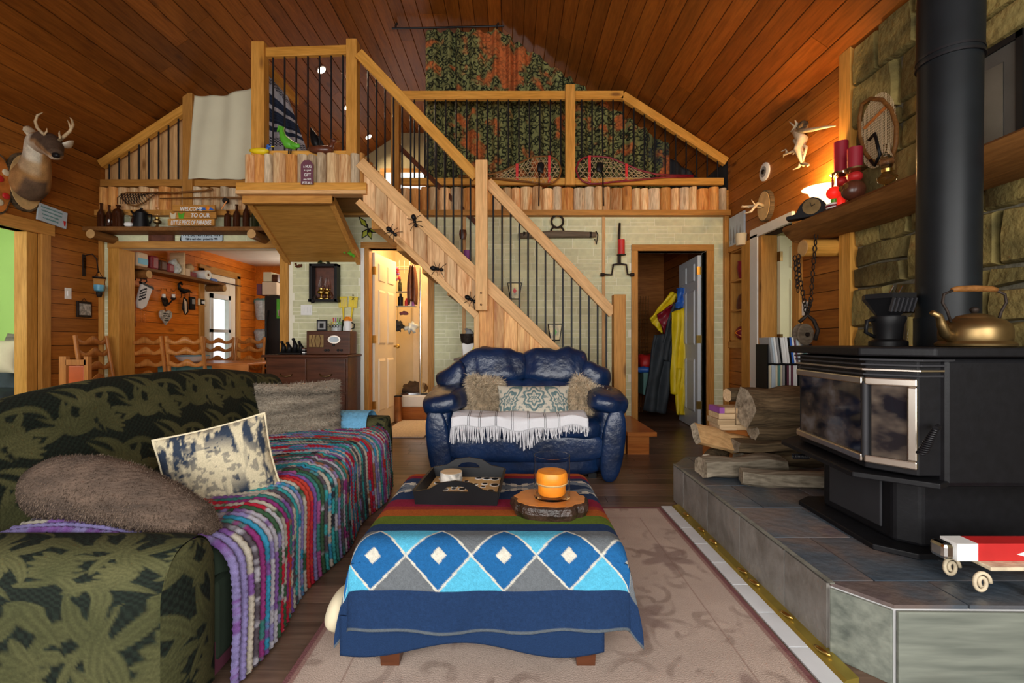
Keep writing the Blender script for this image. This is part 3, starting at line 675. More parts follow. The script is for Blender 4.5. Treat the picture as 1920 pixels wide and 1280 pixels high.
sw_ = np.maximum(swirl(X*1.0, Z, 5, .075), .8*swirl(X+.033, Z+.02, 9, .10)); org = sst(.54, .64, .6*fbm(X*3.2+3, Z*2.6, 31)+.4*fbm(X*11, Z*11, 71)); blu = sst(.5, .66, fbm(X*1.5+9, Z*1.5+4, 47))*sst(3.9, 3.2, Z) if False else sst(.5, .66, fbm(X*1.5+9, Z*1.5+4, 47))*np.clip((3.7-Z)/.7, 0, 1)
C = np.zeros((nv, nu, 3)); bg = np.array((.010, .013, .010)); ol = np.array((.25, .26, .10))
C[:] = ol*1.0; C *= (.55+.9*fbm(X*14, Z*14, 3))[..., None]; C += (bg-C)*np.clip(sw_*1.05, 0, 1)[..., None]
C = C*(1-.75*blu[..., None])+np.array((.035, .045, .075))*(.75*blu*(.4+.6*sw_))[..., None]
oc = np.array((.62, .17, .05)); k = (org*(.35+.65*(1-.7*sw_)))[..., None]; C = C*(1-k)+oc*k
mb = MB(); mb.v = [Vector(p) for p in np.stack([X, Y, Z], -1).reshape(-1, 3)]; mb.f = [(j*nu+i, j*nu+i+1, (j+1)*nu+i+1, (j+1)*nu+i) for j in range(nv-1) for i in range(nu-1)]; mb.c = C.reshape(-1, 3)
vcol('batik', .95, .1, 200); mb.build('batik_curtain', 'batik', label='tall dark paisley batik curtain with orange blotches hanging in the loft', cat='curtain', smooth=1)
MB().tube([(X_(735, 5.5), 5.5, 4.68), (X_(940, 5.5), 5.5, 4.715)], .011, 8).tube([(X_(735, 5.5)+.03, 5.5, 4.68), (X_(735, 5.5)+.03, 5.5, 4.76)], .012, 8).ell if False else None
t = thing('curtain_rod', 'black iron curtain rod under the flat ceiling', 'curtain rod', (-.8, 5.5, 4.66))
MB().tube([(X_(735, 5.5), 5.5, 4.685), (X_(945, 5.5), 5.5, 4.715)], .011, 8).build('rod', 'black_metal', t, smooth=50)
for x in (X_(742, 5.5), X_(932, 5.5)): MB().tube([(x, 5.5, 4.69), (x, 5.5, 4.72), (x+.015, 5.5, 4.75)], .012, 8).build('bracket', 'iron', t)
U, V = np.meshgrid(np.linspace(0, 1, 40), np.linspace(0, 1, 20)); Xd = 1.80+.57*U; zt_ = 4.72-(Xd-XB)*.685-.06; MB_ = [Vector(p) for p in np.stack([Xd, 5.72+.02*np.sin(Xd*40), 2.49+(zt_-2.49)*V], -1).reshape(-1, 3)]; dc = MB(); dc.v = MB_; dc.f = [(j*40+i, j*40+i+1, (j+1)*40+i+1, (j+1)*40+i) for j in range(19) for i in range(39)]; dc.build('added_dark_sheet', 'darkgrey', label='added charcoal sheet darkening the low right end of the loft', cat='curtain', smooth=1, solid=.008)  # charcoal sheet added to make this end of the loft dark grey
# recessed lights in the left slope (three in view)
for q, (x, yy) in enumerate(((-2.42, 5.95), (-2.42, 6.9), (-2.42, 7.9))):
    z = ZE+(x-XL)*.672; n = Vector((.558, 0, -.83)).normalized(); R = n.to_track_quat('Z', 'Y').to_matrix()
    t = thing('recessed_light', ('nearest', 'middle', 'farthest')[q]+' glowing recessed light in the sloped loft ceiling', 'ceiling light', (x, yy, z-.02), 0, 'recessed loft lights')
    MB().lathe([(.04, 0), (.062, .004), (.064, .010), (.058, .012)], Vector((x, yy, z)), 20, R).build('trim_ring', 'white', t, smooth=1)
    MB().lathe([(.0, .016), (.05, .015), (.05, .012)], Vector((x, yy, z)), 20, R).build('lens', 'recessed', t)
    lo = light('recessed_lamp', 'SPOT', Vector((x, yy, z))+n*.03, 34, (1, .78, .52), .04); lo.data.spot_size = R_(150); lo.data.spot_blend = .6; lo.rotation_euler = n.to_track_quat('-Z', 'Y').to_euler()
# ------------------------------------------------------------ rug, hearth, stove
def npgrid(P3, C, closed=False):
    nv, nu = P3.shape[:2]; mb = MB(); mb.v = [Vector(p) for p in P3.reshape(-1, 3).tolist()]
    I = np.arange(nv*nu).reshape(nv, nu); a, b, c, d = I[:-1, :-1], I[:-1, 1:], I[1:, 1:], I[1:, :-1]
    mb.f = np.stack([a, b, c, d], -1).reshape(-1, 4).tolist()
    if C is not None: mb.c = C.reshape(-1, 3)
    return mb
# rug: faded scroll medallions and a dark red border woven in
nu, nv = 330, 360; rx0, rx1, ry0, ry1 = -.68, .905, .55, 2.86
U, V = np.meshgrid(np.linspace(0, 1, nu), np.linspace(0, 1, nv)); X = rx0+(rx1-rx0)*U; Y = ry0+(ry1-ry0)*V
base = np.array((.52, .41, .345)); C = np.ones((nv, nu, 3))*base*(.86+.28*fbm(X*9, Y*9, 3))[..., None]
edge = np.minimum(np.minimum(X-rx0, rx1-X), np.minimum(Y-ry0, ry1-Y))
wx, wy = X+.05*fbm(X*6, Y*6, 8), Y+.05*fbm(X*6, Y*6, 12)
sc_ = swirl(wx, wy, 17, .17)*sst(.40, .58, fbm(X*8, Y*8, 21)); dk = np.array((.20, .135, .105)); sc_ = sc_*(.25+.9*fbm(X*40, Y*40, 33)); C = C*(1-.6*sc_[..., None])+dk*(.6*sc_[..., None])
for e0, e1, c in ((0, .018, (.16, .035, .05)), (.018, .03, (.30, .16, .14)), (.17, .178, (.33, .22, .18))):
    k = ((edge >= e0) & (edge < e1))[..., None]*.85; C = C*(1-k)+np.array(c)*k
for cx, cy in ((.70, 1.30), (.12, 1.05), (.72, 2.2), (-.3, 1.0), (.45, 1.72)):   # rose sprays
    r = np.sqrt((X-cx)**2+(Y-cy)**2); th = np.arctan2(Y-cy, X-cx); k = (sst(.13, .09, r+.035*np.cos(th*6)+.03*fbm(X*30, Y*30, 5)) if False else np.clip((.12-(r+.035*np.cos(th*6)+.05*fbm(X*30, Y*30, 5)-.02))/.03, 0, 1))[..., None]*.65
    C = C*(1-k)+np.array((.24, .16, .14))*k
vcol('rug_pile', .97, .6, 260)
rg = thing('area_rug', 'faded pink beige scroll patterned rug with dark red edge under the ottoman', 'rug', (.1, 1.7, 0))
npgrid(np.stack([X, Y, np.full_like(X, .011)], -1), C).build('pile', 'rug_pile', rg); bxo('backing', 'plum', rx0, rx1, ry0, ry1, .001, .0105, rg)
# strip of white tiles and the gold edging between rug and hearth
y = 1.36
while y < 2.9:
    bxo('floor_tile', 'tile_white', .92, .985, y, min(y+.2, 2.9)-.004, 0, .006, fl); y += .2
t = thing('edging_strip', 'long gold edging strip with leaf shaped mounts along the hearth foot', 'edging', (1.0, 2.1, 0))
MB().prism([(.985, 1.40, .0), (1.035, 1.40, .0), (1.035, 1.40, .018), (1.0, 1.40, .010)], (0, 1.5, 0)).build('strip', 'gold', t)
for yy in (1.52, 1.72, 1.95, 2.05, 2.35, 2.5, 2.72): MB().sup((1.005, yy, .020), (.010, .030, .009), 1, 1, ROT(0, 15, 20), 10, 6).build('leaf_mount', 'brass', t, smooth=1)
# hearth
HZ = .235; HP = [(1.14, 1.40), (1.04, 1.53), (1.04, 3.0), (1.185, 3.2), (2.385, 3.2), (2.385, 1.2), (1.9, 1.385)]
HP = [(1.14, 1.40), (1.04, 1.53), (1.04, 3.0), (1.185, 3.2), (2.385, 3.2), (2.385, 1.385)]
hb = st(MB().prism([(x, y, .0) for x, y in HP], (0, 0, HZ-.012)).build('hearth', 'grout_light'))
def clip(poly, cp):
    out = poly
    for i in range(len(cp)):
        a, b = cp[i], cp[(i+1) % len(cp)]; ins = lambda p: (b[0]-a[0])*(p[1]-a[1])-(b[1]-a[1])*(p[0]-a[0]) <= 0
        res = []
        for j in range(len(out)):
            p, q = out[j], out[(j+1) % len(out)]; ip, iq = ins(p), ins(q)
            if ip: res.append(p)
            if ip != iq:
                d1 = (b[0]-a[0])*(p[1]-a[1])-(b[1]-a[1])*(p[0]-a[0]); d2 = (b[0]-a[0])*(q[1]-a[1])-(b[1]-a[1])*(q[0]-a[0]); t_ = d1/(d1-d2)
                res.append((p[0]+(q[0]-p[0])*t_, p[1]+(q[1]-p[1])*t_))
        out = res
        if not out: break
    return out
def area(p): return abs(sum(p[i][0]*p[(i+1) % len(p)][1]-p[(i+1) % len(p)][0]*p[i][1] for i in range(len(p))))/2
rr = random.Random(5); y = 1.20; odd = 0
while y < 3.2:
    x = 1.02-(.17 if odd % 2 else .0)
    while x < 2.4:
        q = clip([(x+.003, y+.003), (x+.003, y+.337), (x+.337, y+.337), (x+.337, y+.003)], [(HP[i][0], HP[i][1]) for i in range(len(HP))])
        if len(q) > 2 and area(q) > .001: MB().prism([(a, b, HZ-.012) for a, b in q], (0, 0, .012)).build('hearth_tile', 'slate', hb)
        x += .34
    y += .34; odd += 1
for a, b in zip([1.535, 1.775, 2.125, 2.475, 2.82], [1.775, 2.125, 2.475, 2.82, 2.998]): bxo('side_tile', 'side_tile', 1.03, 1.042, a+.003, b-.003, .008, HZ-.006, hb)
MB().prism([(1.03, 1.40+.12, HZ), (1.046, 1.40+.12, HZ), (1.046, 3.0, HZ), (1.03, 3.0, HZ)], (0, 0, .004)).build('metal_edge', 'greyboard', hb)
def vboard(a, b, z0, z1, t, name, mat):
    a, b = Vector((*a, z0)), Vector((*b, z0)); d = (b-a).normalized(); n = Vector((d.y, -d.x, 0))*t
    MB().prism([a, b, b+n, a+n], (0, 0, z1-z0)).build(name, mat, hb, bevel=.003)
vboard((1.038, 1.528), (1.137, 1.40), .0, HZ-.014, .012, 'face_board', 'weathered'); vboard((1.142, 1.397), (1.76, 1.388), 0, HZ-.014, .012, 'face_board', 'weathered'); vboard((1.763, 1.388), (2.38, 1.382), 0, HZ-.014, .012, 'face_board', 'weathered')
# ---- wood stove
so = thing('wood_stove', 'black steel wood stove with bay window door on the tiled hearth', 'stove', (1.75, 1.95, HZ))
def pz(pts, z0, z1, name, mat, par=so, bev=.004, **k): return MB().prism([(x, y, z0) for x, y in pts], (0, 0, z1-z0)).build(name, mat, par, bevel=bev, **k)
pz([(1.36, 1.77), (1.46, 1.685), (2.15, 1.685), (2.15, 2.32), (1.46, 2.32), (1.38, 2.26)], HZ, HZ+.022, 'base_plate', 'stove_black')
pz([(1.46, 1.80), (1.52, 1.74), (2.08, 1.74), (2.08, 2.25), (1.52, 2.25), (1.46, 2.2)], HZ+.022, .54, 'pedestal', 'stove_black', bev=.012)
A, B, Cc, D = (1.385, 1.60), (1.29, 1.715), (1.35, 2.2), (1.45, 2.30)
pz([(1.46, 1.585), (2.08, 1.585), (2.08, 2.33), (1.46, 2.33)], .525, .965, 'firebox', 'stove_black', bev=.018)
pz([A, B, Cc, D, (1.50, 2.30), (1.50, 1.60)], .56, .96, 'door_surround', 'stove_black')
pz([(1.40, 1.55), (1.255, 1.70), (1.315, 2.235), (1.44, 2.37), (2.12, 2.37), (2.12, 1.545)], .968, 1.0, 'top_plate', 'stove_black', bev=.006)
for i in range(4):
    z = .898+i*.018; k = .012+.004*i
    pz([(A[0]-.005, A[1]-k), (B[0]-k, B[1]-.005), (Cc[0]-k, Cc[1]+.005), (D[0], D[1]), (1.5, 2.3), (1.5, 1.6-k*.5)], z, z+.007, 'louvre', 'steel' if i == 1 else 'darkgrey', bev=.001)
pz([(1.42, 1.555), (1.235, 1.705), (1.29, 2.25), (1.42, 2.36), (1.5, 2.3), (1.5, 1.6)], .528, .548, 'ash_lip', 'stove_black')
def facefrm(a, b, z0, z1, t, wd, par, name, mat, out=.014, sides=(1, 1)):
    a, b = Vector((*a, 0)), Vector((*b, 0)); d = (b-a).normalized(); n = Vector((-d.y, d.x, 0)); L = (b-a).length
    def q(s0, s1, za, zb):
        p = a+d*s0; r = a+d*s1; mb = MB().prism([p+Vector((0, 0, za)), r+Vector((0, 0, za)), r+Vector((0, 0, zb)), p+Vector((0, 0, zb))], n*out); mb.build(name, mat, par, bevel=.005)
    q(0, L, z0, z0+wd); q(0, L, z1-wd, z1)
    if sides[0]: q(0, wd, z0+wd, z1-wd)
    if sides[1]: q(L-wd, L, z0+wd, z1-wd)
dr = pz([A, B, Cc, D, (1.46, 2.28), (1.46, 1.62)], .585, .89, 'door', 'darkgrey', bev=0)
def pane(a, b, ins, z0, z1):
    a, b = Vector((*a, 0)), Vector((*b, 0)); d = (b-a).normalized(); n = Vector((-d.y, d.x, 0)); a = a+d*ins; b = b-d*ins
    MB().prism([a+Vector((0, 0, z0)), b+Vector((0, 0, z0)), b+Vector((0, 0, z1)), a+Vector((0, 0, z1))], n*.004).build('pane', 'painted_reflection_glass', dr)
pane(Cc, B, .012, .61, .865) if False else None
for a, b, sd in ((A, B, (1, 0)), (B, Cc, (0, 0)), (Cc, D, (0, 1))):
    facefrm(a, b, .582, .892, .01, .028, dr, 'door_frame', 'steel', .016, sd); pane(a, b, .02, .61, .864)
MB().tube([(1.288, 1.712, .60), (1.288, 1.712, .875)], .011, 8).build('mullion', 'darkgrey', dr, smooth=50)
h = MB(); h.tube([(1.43, 1.575, .735), (1.41, 1.55, .737), (1.385, 1.535, .735)], .008, 8); h.build('latch', 'black_metal', dr)
hp = [Vector((1.385, 1.535, .735))+Vector((-.045, -.004, -.075))*(i/40) for i in range(41)]
co = MB(); pts = []
for i in range(90):
    t_ = i/89; c = Vector((1.385, 1.535, .735)).lerp(Vector((1.335, 1.53, .655)), t_); pts.append(c+Vector((cos(i*.9)*.012*(.6+t_*.6), sin(i*.9)*.012*(.6+t_*.6), 0)))
co.tube(pts, .0035, 5); co.build('coil_handle', 'black_metal', dr, smooth=1)
pts = []
for i in range(80):
    t_ = i/79; c = Vector((1.34, 2.12, .50)).lerp(Vector((1.27, 2.12, .502)), t_); pts.append(c+Vector((0, cos(i*.9)*.011, sin(i*.9)*.011)))
MB().tube(pts, .003, 5).tube([(1.34, 2.12, .50), (1.47, 2.1, .50)], .005, 6).build('draft_handle', 'black_metal', so, smooth=1)
bxo('ash_door', 'darkgrey', 1.452, 1.462, 1.85, 2.15, .29, .48, so, bevel=.006); bxo('draft_tab', 'orange', 1.44, 1.462, 1.92, 1.96, .505, .512, so)
# ---- flue pipe
t = thing('flue_pipe', 'tall matte black stove pipe rising from the stove past the mantel', 'stove pipe', (1.835, 1.98, 1.0))
MB().tube([(1.835, 1.98, 1.0), (1.845, 1.98, 2.2)], .105, 32).build('lower_pipe', 'flue', t, smooth=50); MB().tube([(1.845, 1.98, 2.2), (1.862, 1.98, 3.29)], .109, 32).build('upper_pipe', 'flue', t, smooth=50)
MB().tube([(1.845, 1.98, 2.19), (1.845, 1.98, 2.2)], .113, 32).tube([(1.845, 1.98, 2.215), (1.845, 1.98, 2.225)], .112, 32).build('joint_band', 'black_metal', t, smooth=50); MB().tube([(1.835, 1.98, 1.0), (1.835, 1.98, 1.12)], .110, 32).build('collar', 'flue', t, smooth=50)
# ---- kettle
kx, ky, kz = X_(1827, 1.69), 1.69, 1.0
t = thing('kettle', 'old brass and copper kettle with wooden grip on the stove top', 'kettle', (kx, ky, kz))
MB().lathe([(.10, 0), (.108, .004), (.110, .012), (.098, .022), (.0975, .028)], (kx, ky, kz), 32).build('foot', 'oldbrass', t, smooth=40)
MB().lathe([(.098, .022), (.1, .03), (.1, .06), (.096, .078), (.08, .095), (.055, .104), (.05, .107), (0, .108)], (kx, ky, kz), 32).build('body', 'oldbrass', t, smooth=60)
ld = MB().lathe([(.055, .104), (.05, .112), (.02, .12), (.008, .122)], (kx, ky, kz), 24).build('lid', 'oldbrass', t, smooth=60); MB().lathe([(.006, .12), (.012, .128), (.014, .136), (.008, .143), (0, .144)], (kx, ky, kz), 14).build('lid_knob', 'iron', ld, smooth=1)
MB().tube([(kx-.09, ky-.01, kz+.035), (kx-.125, ky-.02, kz+.05), (kx-.14, ky-.022, kz+.085), (kx-.15, ky-.025, kz+.11), (kx-.18, ky-.03, kz+.122)], [.022, .018, .014, .011, .009], 12).build('spout', 'oldbrass', t, smooth=1)
arc = [(kx-.085, ky, kz+.09), (kx-.098, ky, kz+.13), (kx-.115, ky, kz+.16), (kx-.11, ky, kz+.19), (kx-.075, ky, kz+.205)]
MB().tube(arc, .0045, 8).build('bail', 'iron', t, smooth=1); MB().tube([(2*kx-p[0], p[1], p[2]) for p in arc], .0045, 8).build('bail', 'iron', t, smooth=1)
MB().tube([(kx-.08, ky, kz+.206), (kx-.06, ky, kz+.209), (kx, ky, kz+.211), (kx+.06, ky, kz+.209), (kx+.08, ky, kz+.206)], [.008, .011, .012, .011, .008], 12).build('grip', 'mantel', t, smooth=1)
# ---- manual coffee grinder and glass jar behind
gx, gy = X_(1665, 2.05), 2.05
t = thing('coffee_grinder', 'black drip coffee stand with ribbed funnel on the stove top', 'coffee maker', (gx, gy, 1.0))
MB().lathe([(.07, 0), (.07, .02), (.05, .03), (.055, .09), (.065, .12), (.062, .13)], (gx, gy, 1.0), 20).build('carafe', 'black', t, smooth=40)
MB().lathe([(.045, .13), (.095, .20), (.1, .205), (.1, .225), (.085, .225)], (gx, gy, 1.0), 6).build('funnel', 'black', t)
for i in range(6): MB().box((gx-.05+i*.018, gy-.085, 1.175), (.007, .012, .06), ROT(20)).build('rib', 'darkgrey', t)
MB().tube([(gx-.06, gy, 1.04), (gx-.105, gy-.01, 1.06), (gx-.1, gy-.01, 1.11), (gx-.06, gy, 1.115)], .008, 8).build('handle', 'black', t, smooth=1)
for i, q in enumerate((-.01, .03)): MB().tube([(gx+q, gy, 1.2), (gx+q+.025, gy-.01, 1.262)], .0025, 5).build('prong', 'chrome', t)
jx, jy = X_(1702, 2.2), 2.2
t = thing('glass_jar', 'squat clear glass jar with dark lid beside the flue pipe', 'jar', (jx, jy, 1.0)); MB().lathe([(.05, 0), (.055, .01), (.055, .13), (.04, .15), (.04, .155)], (jx, jy, 1.0), 20).build('body', 'glass', t, smooth=40); MB().lathe([(.045, .152), (.05, .156), (.05, .18), (.02, .19), (.012, .21), (0, .212)], (jx, jy, 1.0), 20).build('lid', 'iron', t, smooth=40)
# ---- foil box on an iron trivet at the right
tx, ty = 1.48, 1.50
tv = thing('trivet', 'cream painted iron trivet with scrolled feet on the hearth', 'trivet', (tx+.15, ty, HZ))
bxo('plate', 'bone', tx-.02, tx+.26, ty-.07, ty+.07, HZ+.085, HZ+.097, tv, bevel=.003)
for x in (tx-.03, tx+.27):
    for yy in (ty-.05, ty+.05): MB().tube([(x+.03*(1-i/30)*cos(i*.42)*.95, yy, HZ+.04+.034*(1-i/36)*sin(i*.42)) for i in range(28)], .006, 6).build('scroll_foot', 'bone', tv, smooth=1)
bxo('leg', 'bone', tx+.10, tx+.135, ty-.08, ty-.06, HZ, HZ+.085, tv)
t = thing('foil_box', 'long red and white kitchen foil carton lying on the trivet', 'box', (tx+.1, ty, HZ+.097))
fz = HZ+.097; bxo('carton', 'red', tx-.02, tx+.33, ty-.03, ty+.03, fz, fz+.055, t, bevel=.002); bxo('white_end', 'white', tx-.085, tx-.02, ty-.03, ty+.03, fz, fz+.055, t); bxo('foil', 'chrome', tx-.125, tx-.085, ty-.028, ty+.028, fz+.001, fz+.052, t, bevel=.012)
for q in ([(.10, .022), (.125, .030), (.165, .024), (.185, .014), (.15, .009)], [(.145, .040), (.165, .044), (.19, .030), (.205, .020), (.175, .027)]): MB().prism([(tx+a, ty-.0305, fz+b) for a, b in q], (0, -.001, 0)).build('leaf_print', 'white', t)
MB().tube([(tx+.235+.018*(1-i/26)*cos(i*.5), ty-.031, fz+.027+.02*(1-i/26)*sin(i*.5)) for i in range(22)], .003, 5).build('swirl_print', 'white', t)
# ---- firewood
def logpiece(name, c, L, w_, h, rot, mat, label, seed, end='splitwood', kind='split', grp='firewood logs on the hearth'):
    rr = random.Random(seed); n = 10; ph = rr.random()*6; m = 9; rings = []
    for j in range(m):
        s = j/(m-1)-.5; ring = []
        for i in range(n):
            a = 2*pi*i/n; rad = 1
            if kind == 'split': rad = 1/max(abs(cos(a-ph*.1)), abs(sin(a-ph*.1)))*.82
            rad *= 1+.22*(noise.noise(Vector((cos(a)*1.4+seed, sin(a)*1.4, s*3)))) 
            ring.append(Vector((s*L+.012*noise.noise(Vector((i, seed, j*.1))), cos(a)*w_/2*rad, sin(a)*h/2*rad+.02*noise.noise(Vector((s*2.5, seed*.7, 0))))))
        rings.append(ring)
    R = ROT(*rot); z0 = min((R @ p).z for r in rings for p in r); c = Vector(c)-Vector((0, 0, z0))
    t = thing(name, label, 'firewood', c, 0, grp)
    vs = [c+R @ p for r in rings for p in r]; fs = [(j*n+i, j*n+(i+1) % n, (j+1)*n+(i+1) % n, (j+1)*n+i) for j in range(m-1) for i in range(n)]
    MB().add(vs, fs).build('bark', mat, t, smooth=35)
    for e, r in ((-1, rings[0]), (1, rings[-1])): MB().prism([c+R @ p for p in (r if e < 0 else r)], R @ Vector((e*.002, 0, 0))).build('cut_end', end, t)
    return t
LG = 'weathered'
fw = [((1.33, 2.72, HZ), .50, .15, .13, (0, 0, 8), 'splitwood', 'pale grey split log with a cracked end lying lowest on the hearth'),
      ((1.52, 2.50, HZ), .55, .11, .10, (0, 0, -14), 'splitwood', 'long grey split log resting flat in front of the pile'),
      ((1.66, 2.92, HZ), .5, .19, .11, (0, 0, 4), 'bark', 'dark weathered log at the bottom of the pile behind the stove'),
      ((1.30, 2.99, HZ), .34, .10, .11, (25, 0, 50), 'bark', 'short mossy log poking out over the hearth corner'),
      ((1.62, 2.90, HZ+.10), .52, .17, .09, (0, 0, 3), 'bark', 'rough barked log in the middle of the firewood pile'),
      ((1.32, 2.93, HZ+.06), .42, .17, .07, (48, 14, 14), 'splitorange', 'orange split wedge leaning at the left of the firewood pile'),
      ((1.70, 2.92, HZ+.17), .40, .16, .10, (0, 0, 0), 'bark', 'dark split log just under the thick top log'),
      ((1.68, 2.93, HZ+.25), .48, .24, .25, (0, 0, 4), 'bark', 'thick dark log crowning the firewood pile'),
      ((1.58, 3.10, HZ+.38), .36, .09, .09, (0, 0, 12), 'bark', 'thin round stick with pale cut end behind the top log')]
for i, (c, L, w_, h, rot, m_, lab) in enumerate(fw): logpiece('firewood_log', c, L, w_, h, rot, m_, lab, i*3+1, 'splitwood' if i != 8 else 'lumber', 'round' if i in (3, 8) else 'split')
lz = HZ; k = 0; rr = random.Random(6)
bxo('crate', 'tablewood', 1.29, 1.53, 3.04, 3.18, HZ, HZ+.22, label='low brown wooden block under the lumber offcuts', cat='block', bevel=.004)
for row in range(4):
    for c in range(2):
        lab = ['%s pale lumber offcut in the %s layer of the small stack' % (a, b) for b in ('lowest', 'second', 'third', 'top') for a in ('left', 'right')][row*2+c]
        x = 1.31+c*.115+rr.uniform(-.02, .02); l = rr.uniform(.10, .112)
        o = bxo('lumber_offcut', 'lumber', x, x+l, 2.99+rr.uniform(-.02, .02), 3.15, HZ+.22+row*.036, HZ+.22+row*.036+.034, label=lab, cat='offcut', group='lumber offcuts')
        if row == 3 and c == 0: bxo('painted_end', 'purple', x-.002, x+.03, 2.985, 3.151, HZ+.22+row*.036, HZ+.22+row*.036+.036, o); o['label'] = 'purple ended lumber offcut on top of the small stack'
# ------------------------------------------------------------ green floral sofa
def floral(u, v, seed=3):
    T = .33; rs = np.random.RandomState(seed); m = np.zeros_like(u); vein = np.zeros_like(u)
    uu = (u+.03*np.sin(v*9)) % T; vv = v % T
    for _ in range(13):
        cx, cy, a, L, wd, cu = rs.rand()*T, rs.rand()*T, rs.rand()*6.28, .07+.06*rs.rand(), .014+.014*rs.rand(), rs.uniform(-8, 8)
        for ox in (-T, 0, T):
            for oy in (-T, 0, T):
                dx, dy = uu-cx-ox, vv-cy-oy; s = dx*cos(a)+dy*sin(a); t = -dx*sin(a)+dy*cos(a)-cu*(dx*cos(a)+dy*sin(a))**2
                q = s/L; w_ = wd*np.sqrt(np.clip(1-q*q, 0, 1))*(1-.55*q)*(np.abs(q) < 1)
                ins = np.clip((w_-np.abs(t))/.004, 0, 1); better = ins > m; m = np.maximum(m, ins)
                vein = np.where(better, .5+.5*np.cos(t*330+q*3), vein)
    for _ in range(3):                                   # tulip heads: fans of petals
        cx, cy, a0 = rs.rand()*T, rs.rand()*T, rs.rand()*6.28
        for k in range(-2, 3):
            a = a0+k*.33
            for ox in (-T, 0, T):
                for oy in (-T, 0, T):
                    dx, dy = uu-cx-ox, vv-cy-oy; s = dx*cos(a)+dy*sin(a); t = -dx*sin(a)+dy*cos(a); q = (s-.055)/.055
                    w_ = .019*np.sqrt(np.clip(1-q*q, 0, 1)); ins = np.clip((w_-np.abs(t))/.004, 0, 1); vein = np.where(ins > 0, .5+.5*np.cos(t*420), vein); m = np.maximum(m, ins)
    bg = np.array((.007, .012, .008)); lf = np.array((.045, .05, .018)); hi = np.array((.115, .112, .046))
    C = bg*(.6+.8*(np.cos(u*260)*np.cos(v*260) > 0))[..., None]; k = (m*(.72+.28*vein))[..., None]
    C = C*(1-m[..., None]*.9)+(lf+(hi-lf)*fbm(u*7, v*7, 5)[..., None])*k
    return C
vcol('floral', .85, .35, 160)
SX0, SX1, SY0, SY1 = -1.98, -.87, 1.13, 3.42     # back, front, near arm, far arm
sf = thing('green_sofa', 'dark green sofa with olive floral upholstery and camel back', 'sofa', (-1.45, 2.35, 0))
bxo('base', 'plum', SX0+.1, SX1-.02, SY0+.06, SY1-.06, .02, .12, sf)
def loft_surface(name, fn, nu, nv, parent, pat=1.0, seed=3):    # fn(u,v)-> x,y,z arrays and cloth coordinates
    U, V = np.meshgrid(np.linspace(0, 1, nu), np.linspace(0, 1, nv)); x, y, z, cu, cv = fn(U, V)
    return npgrid(np.stack([x, y, z], -1), floral(cu*pat, cv*pat, seed)).build(name, 'floral', parent, smooth=1)
def backf(U, V):     # section around the back from seat level, over the top and down behind; U along Y
    y = SY0+.08+(SY1-SY0-.16)*U; hz = .80+.085*np.exp(-((U-.52)/.27)**2)-.015*np.cos(U*12)
    a = V*1.0; s = np.clip((V-.38)/.3, 0, 1)*pi        # front rise, round top, back fall
    xf, xb = -1.50, SX0+.02; r = .10
    x = np.where(V < .38, xf-.13*V/.38+.02*np.sin(V/.38*pi), np.where(V < .68, -1.73+r*np.cos(s), -1.83-.02*(V-.68)))
    z = np.where(V < .38, .36+(hz-r-.36)*V/.38, np.where(V < .68, hz-r+r*np.sin(s), (hz-r)*(1-(V-.68)/.32)+.05))
    return x, y, z, y+0*x, V*1.55+.2
loft_surface('backrest', backf, 340, 240, sf)
for yy in (SY0+.085, SY1-.085):
    pass
def armf(yc, w_, zt, near):
    def f(U, V):      # U runs front-to-back along X, V goes round the roll
        x0, x1 = SX1, SX0+.12; x = x0+(x1-x0)*U
        zz = zt+.03*np.sin(U*pi)*0; th = (V-.5)*2*pi*.86; flat = np.cos(th)
        y = yc+w_/2*np.sign(np.sin(th))*np.abs(np.sin(th))**.75*1.0; z = zz-.12+.12*np.cos(th)
        z = np.where(np.abs(V-.5) > .27, (zt-.15)*(1-(np.abs(V-.5)-.27)/.23)+.03, z); y = np.where(np.abs(V-.5) > .27, yc+np.sign(V-.5)*(w_/2-.012*0), y)
        e = np.clip(1-U/.10, 0, 1)**2; y = yc+(y-yc)*(1-.30*e)
        return x, y, z, x*1.0, V*1.3+.11
    return f
for yc, w_, zt in ((SY0+.14, .28, .485), (SY1-.13, .26, .50)):
    ar = loft_surface('arm', armf(yc, w_, zt, 0), 200, 200, sf, 1, 4)
    nu = 90; U, V = np.meshgrid(np.linspace(-1, 1, nu), np.linspace(0, 1, nu)); z = .03+V*(zt-.033); wv = w_/2*np.where(V < .72, 1, np.sqrt(np.clip(1-((V-.72)/.28)**2.2, 0, 1))); y = yc+U*wv*.76
    npgrid(np.stack([np.full_like(y, SX1-.002)+.03*(1-U*U)*np.sin(V*pi)**.5, y, z], -1), floral(y+.3, z+.1, 4)).build('arm_front', 'floral', sf, smooth=1)
MB().sup((-1.22, 2.35, .30), (.36, .93, .125), .35, .25, None, 40, 16).build('seat_cushion', plain('green_cloth', (.02, .035, .02), .9), sf, smooth=1)
bxo('front_rail', 'green_cloth', SX1-.06, SX1-.015, SY0+.27, SY1-.25, .05, .30, sf, bevel=.02)
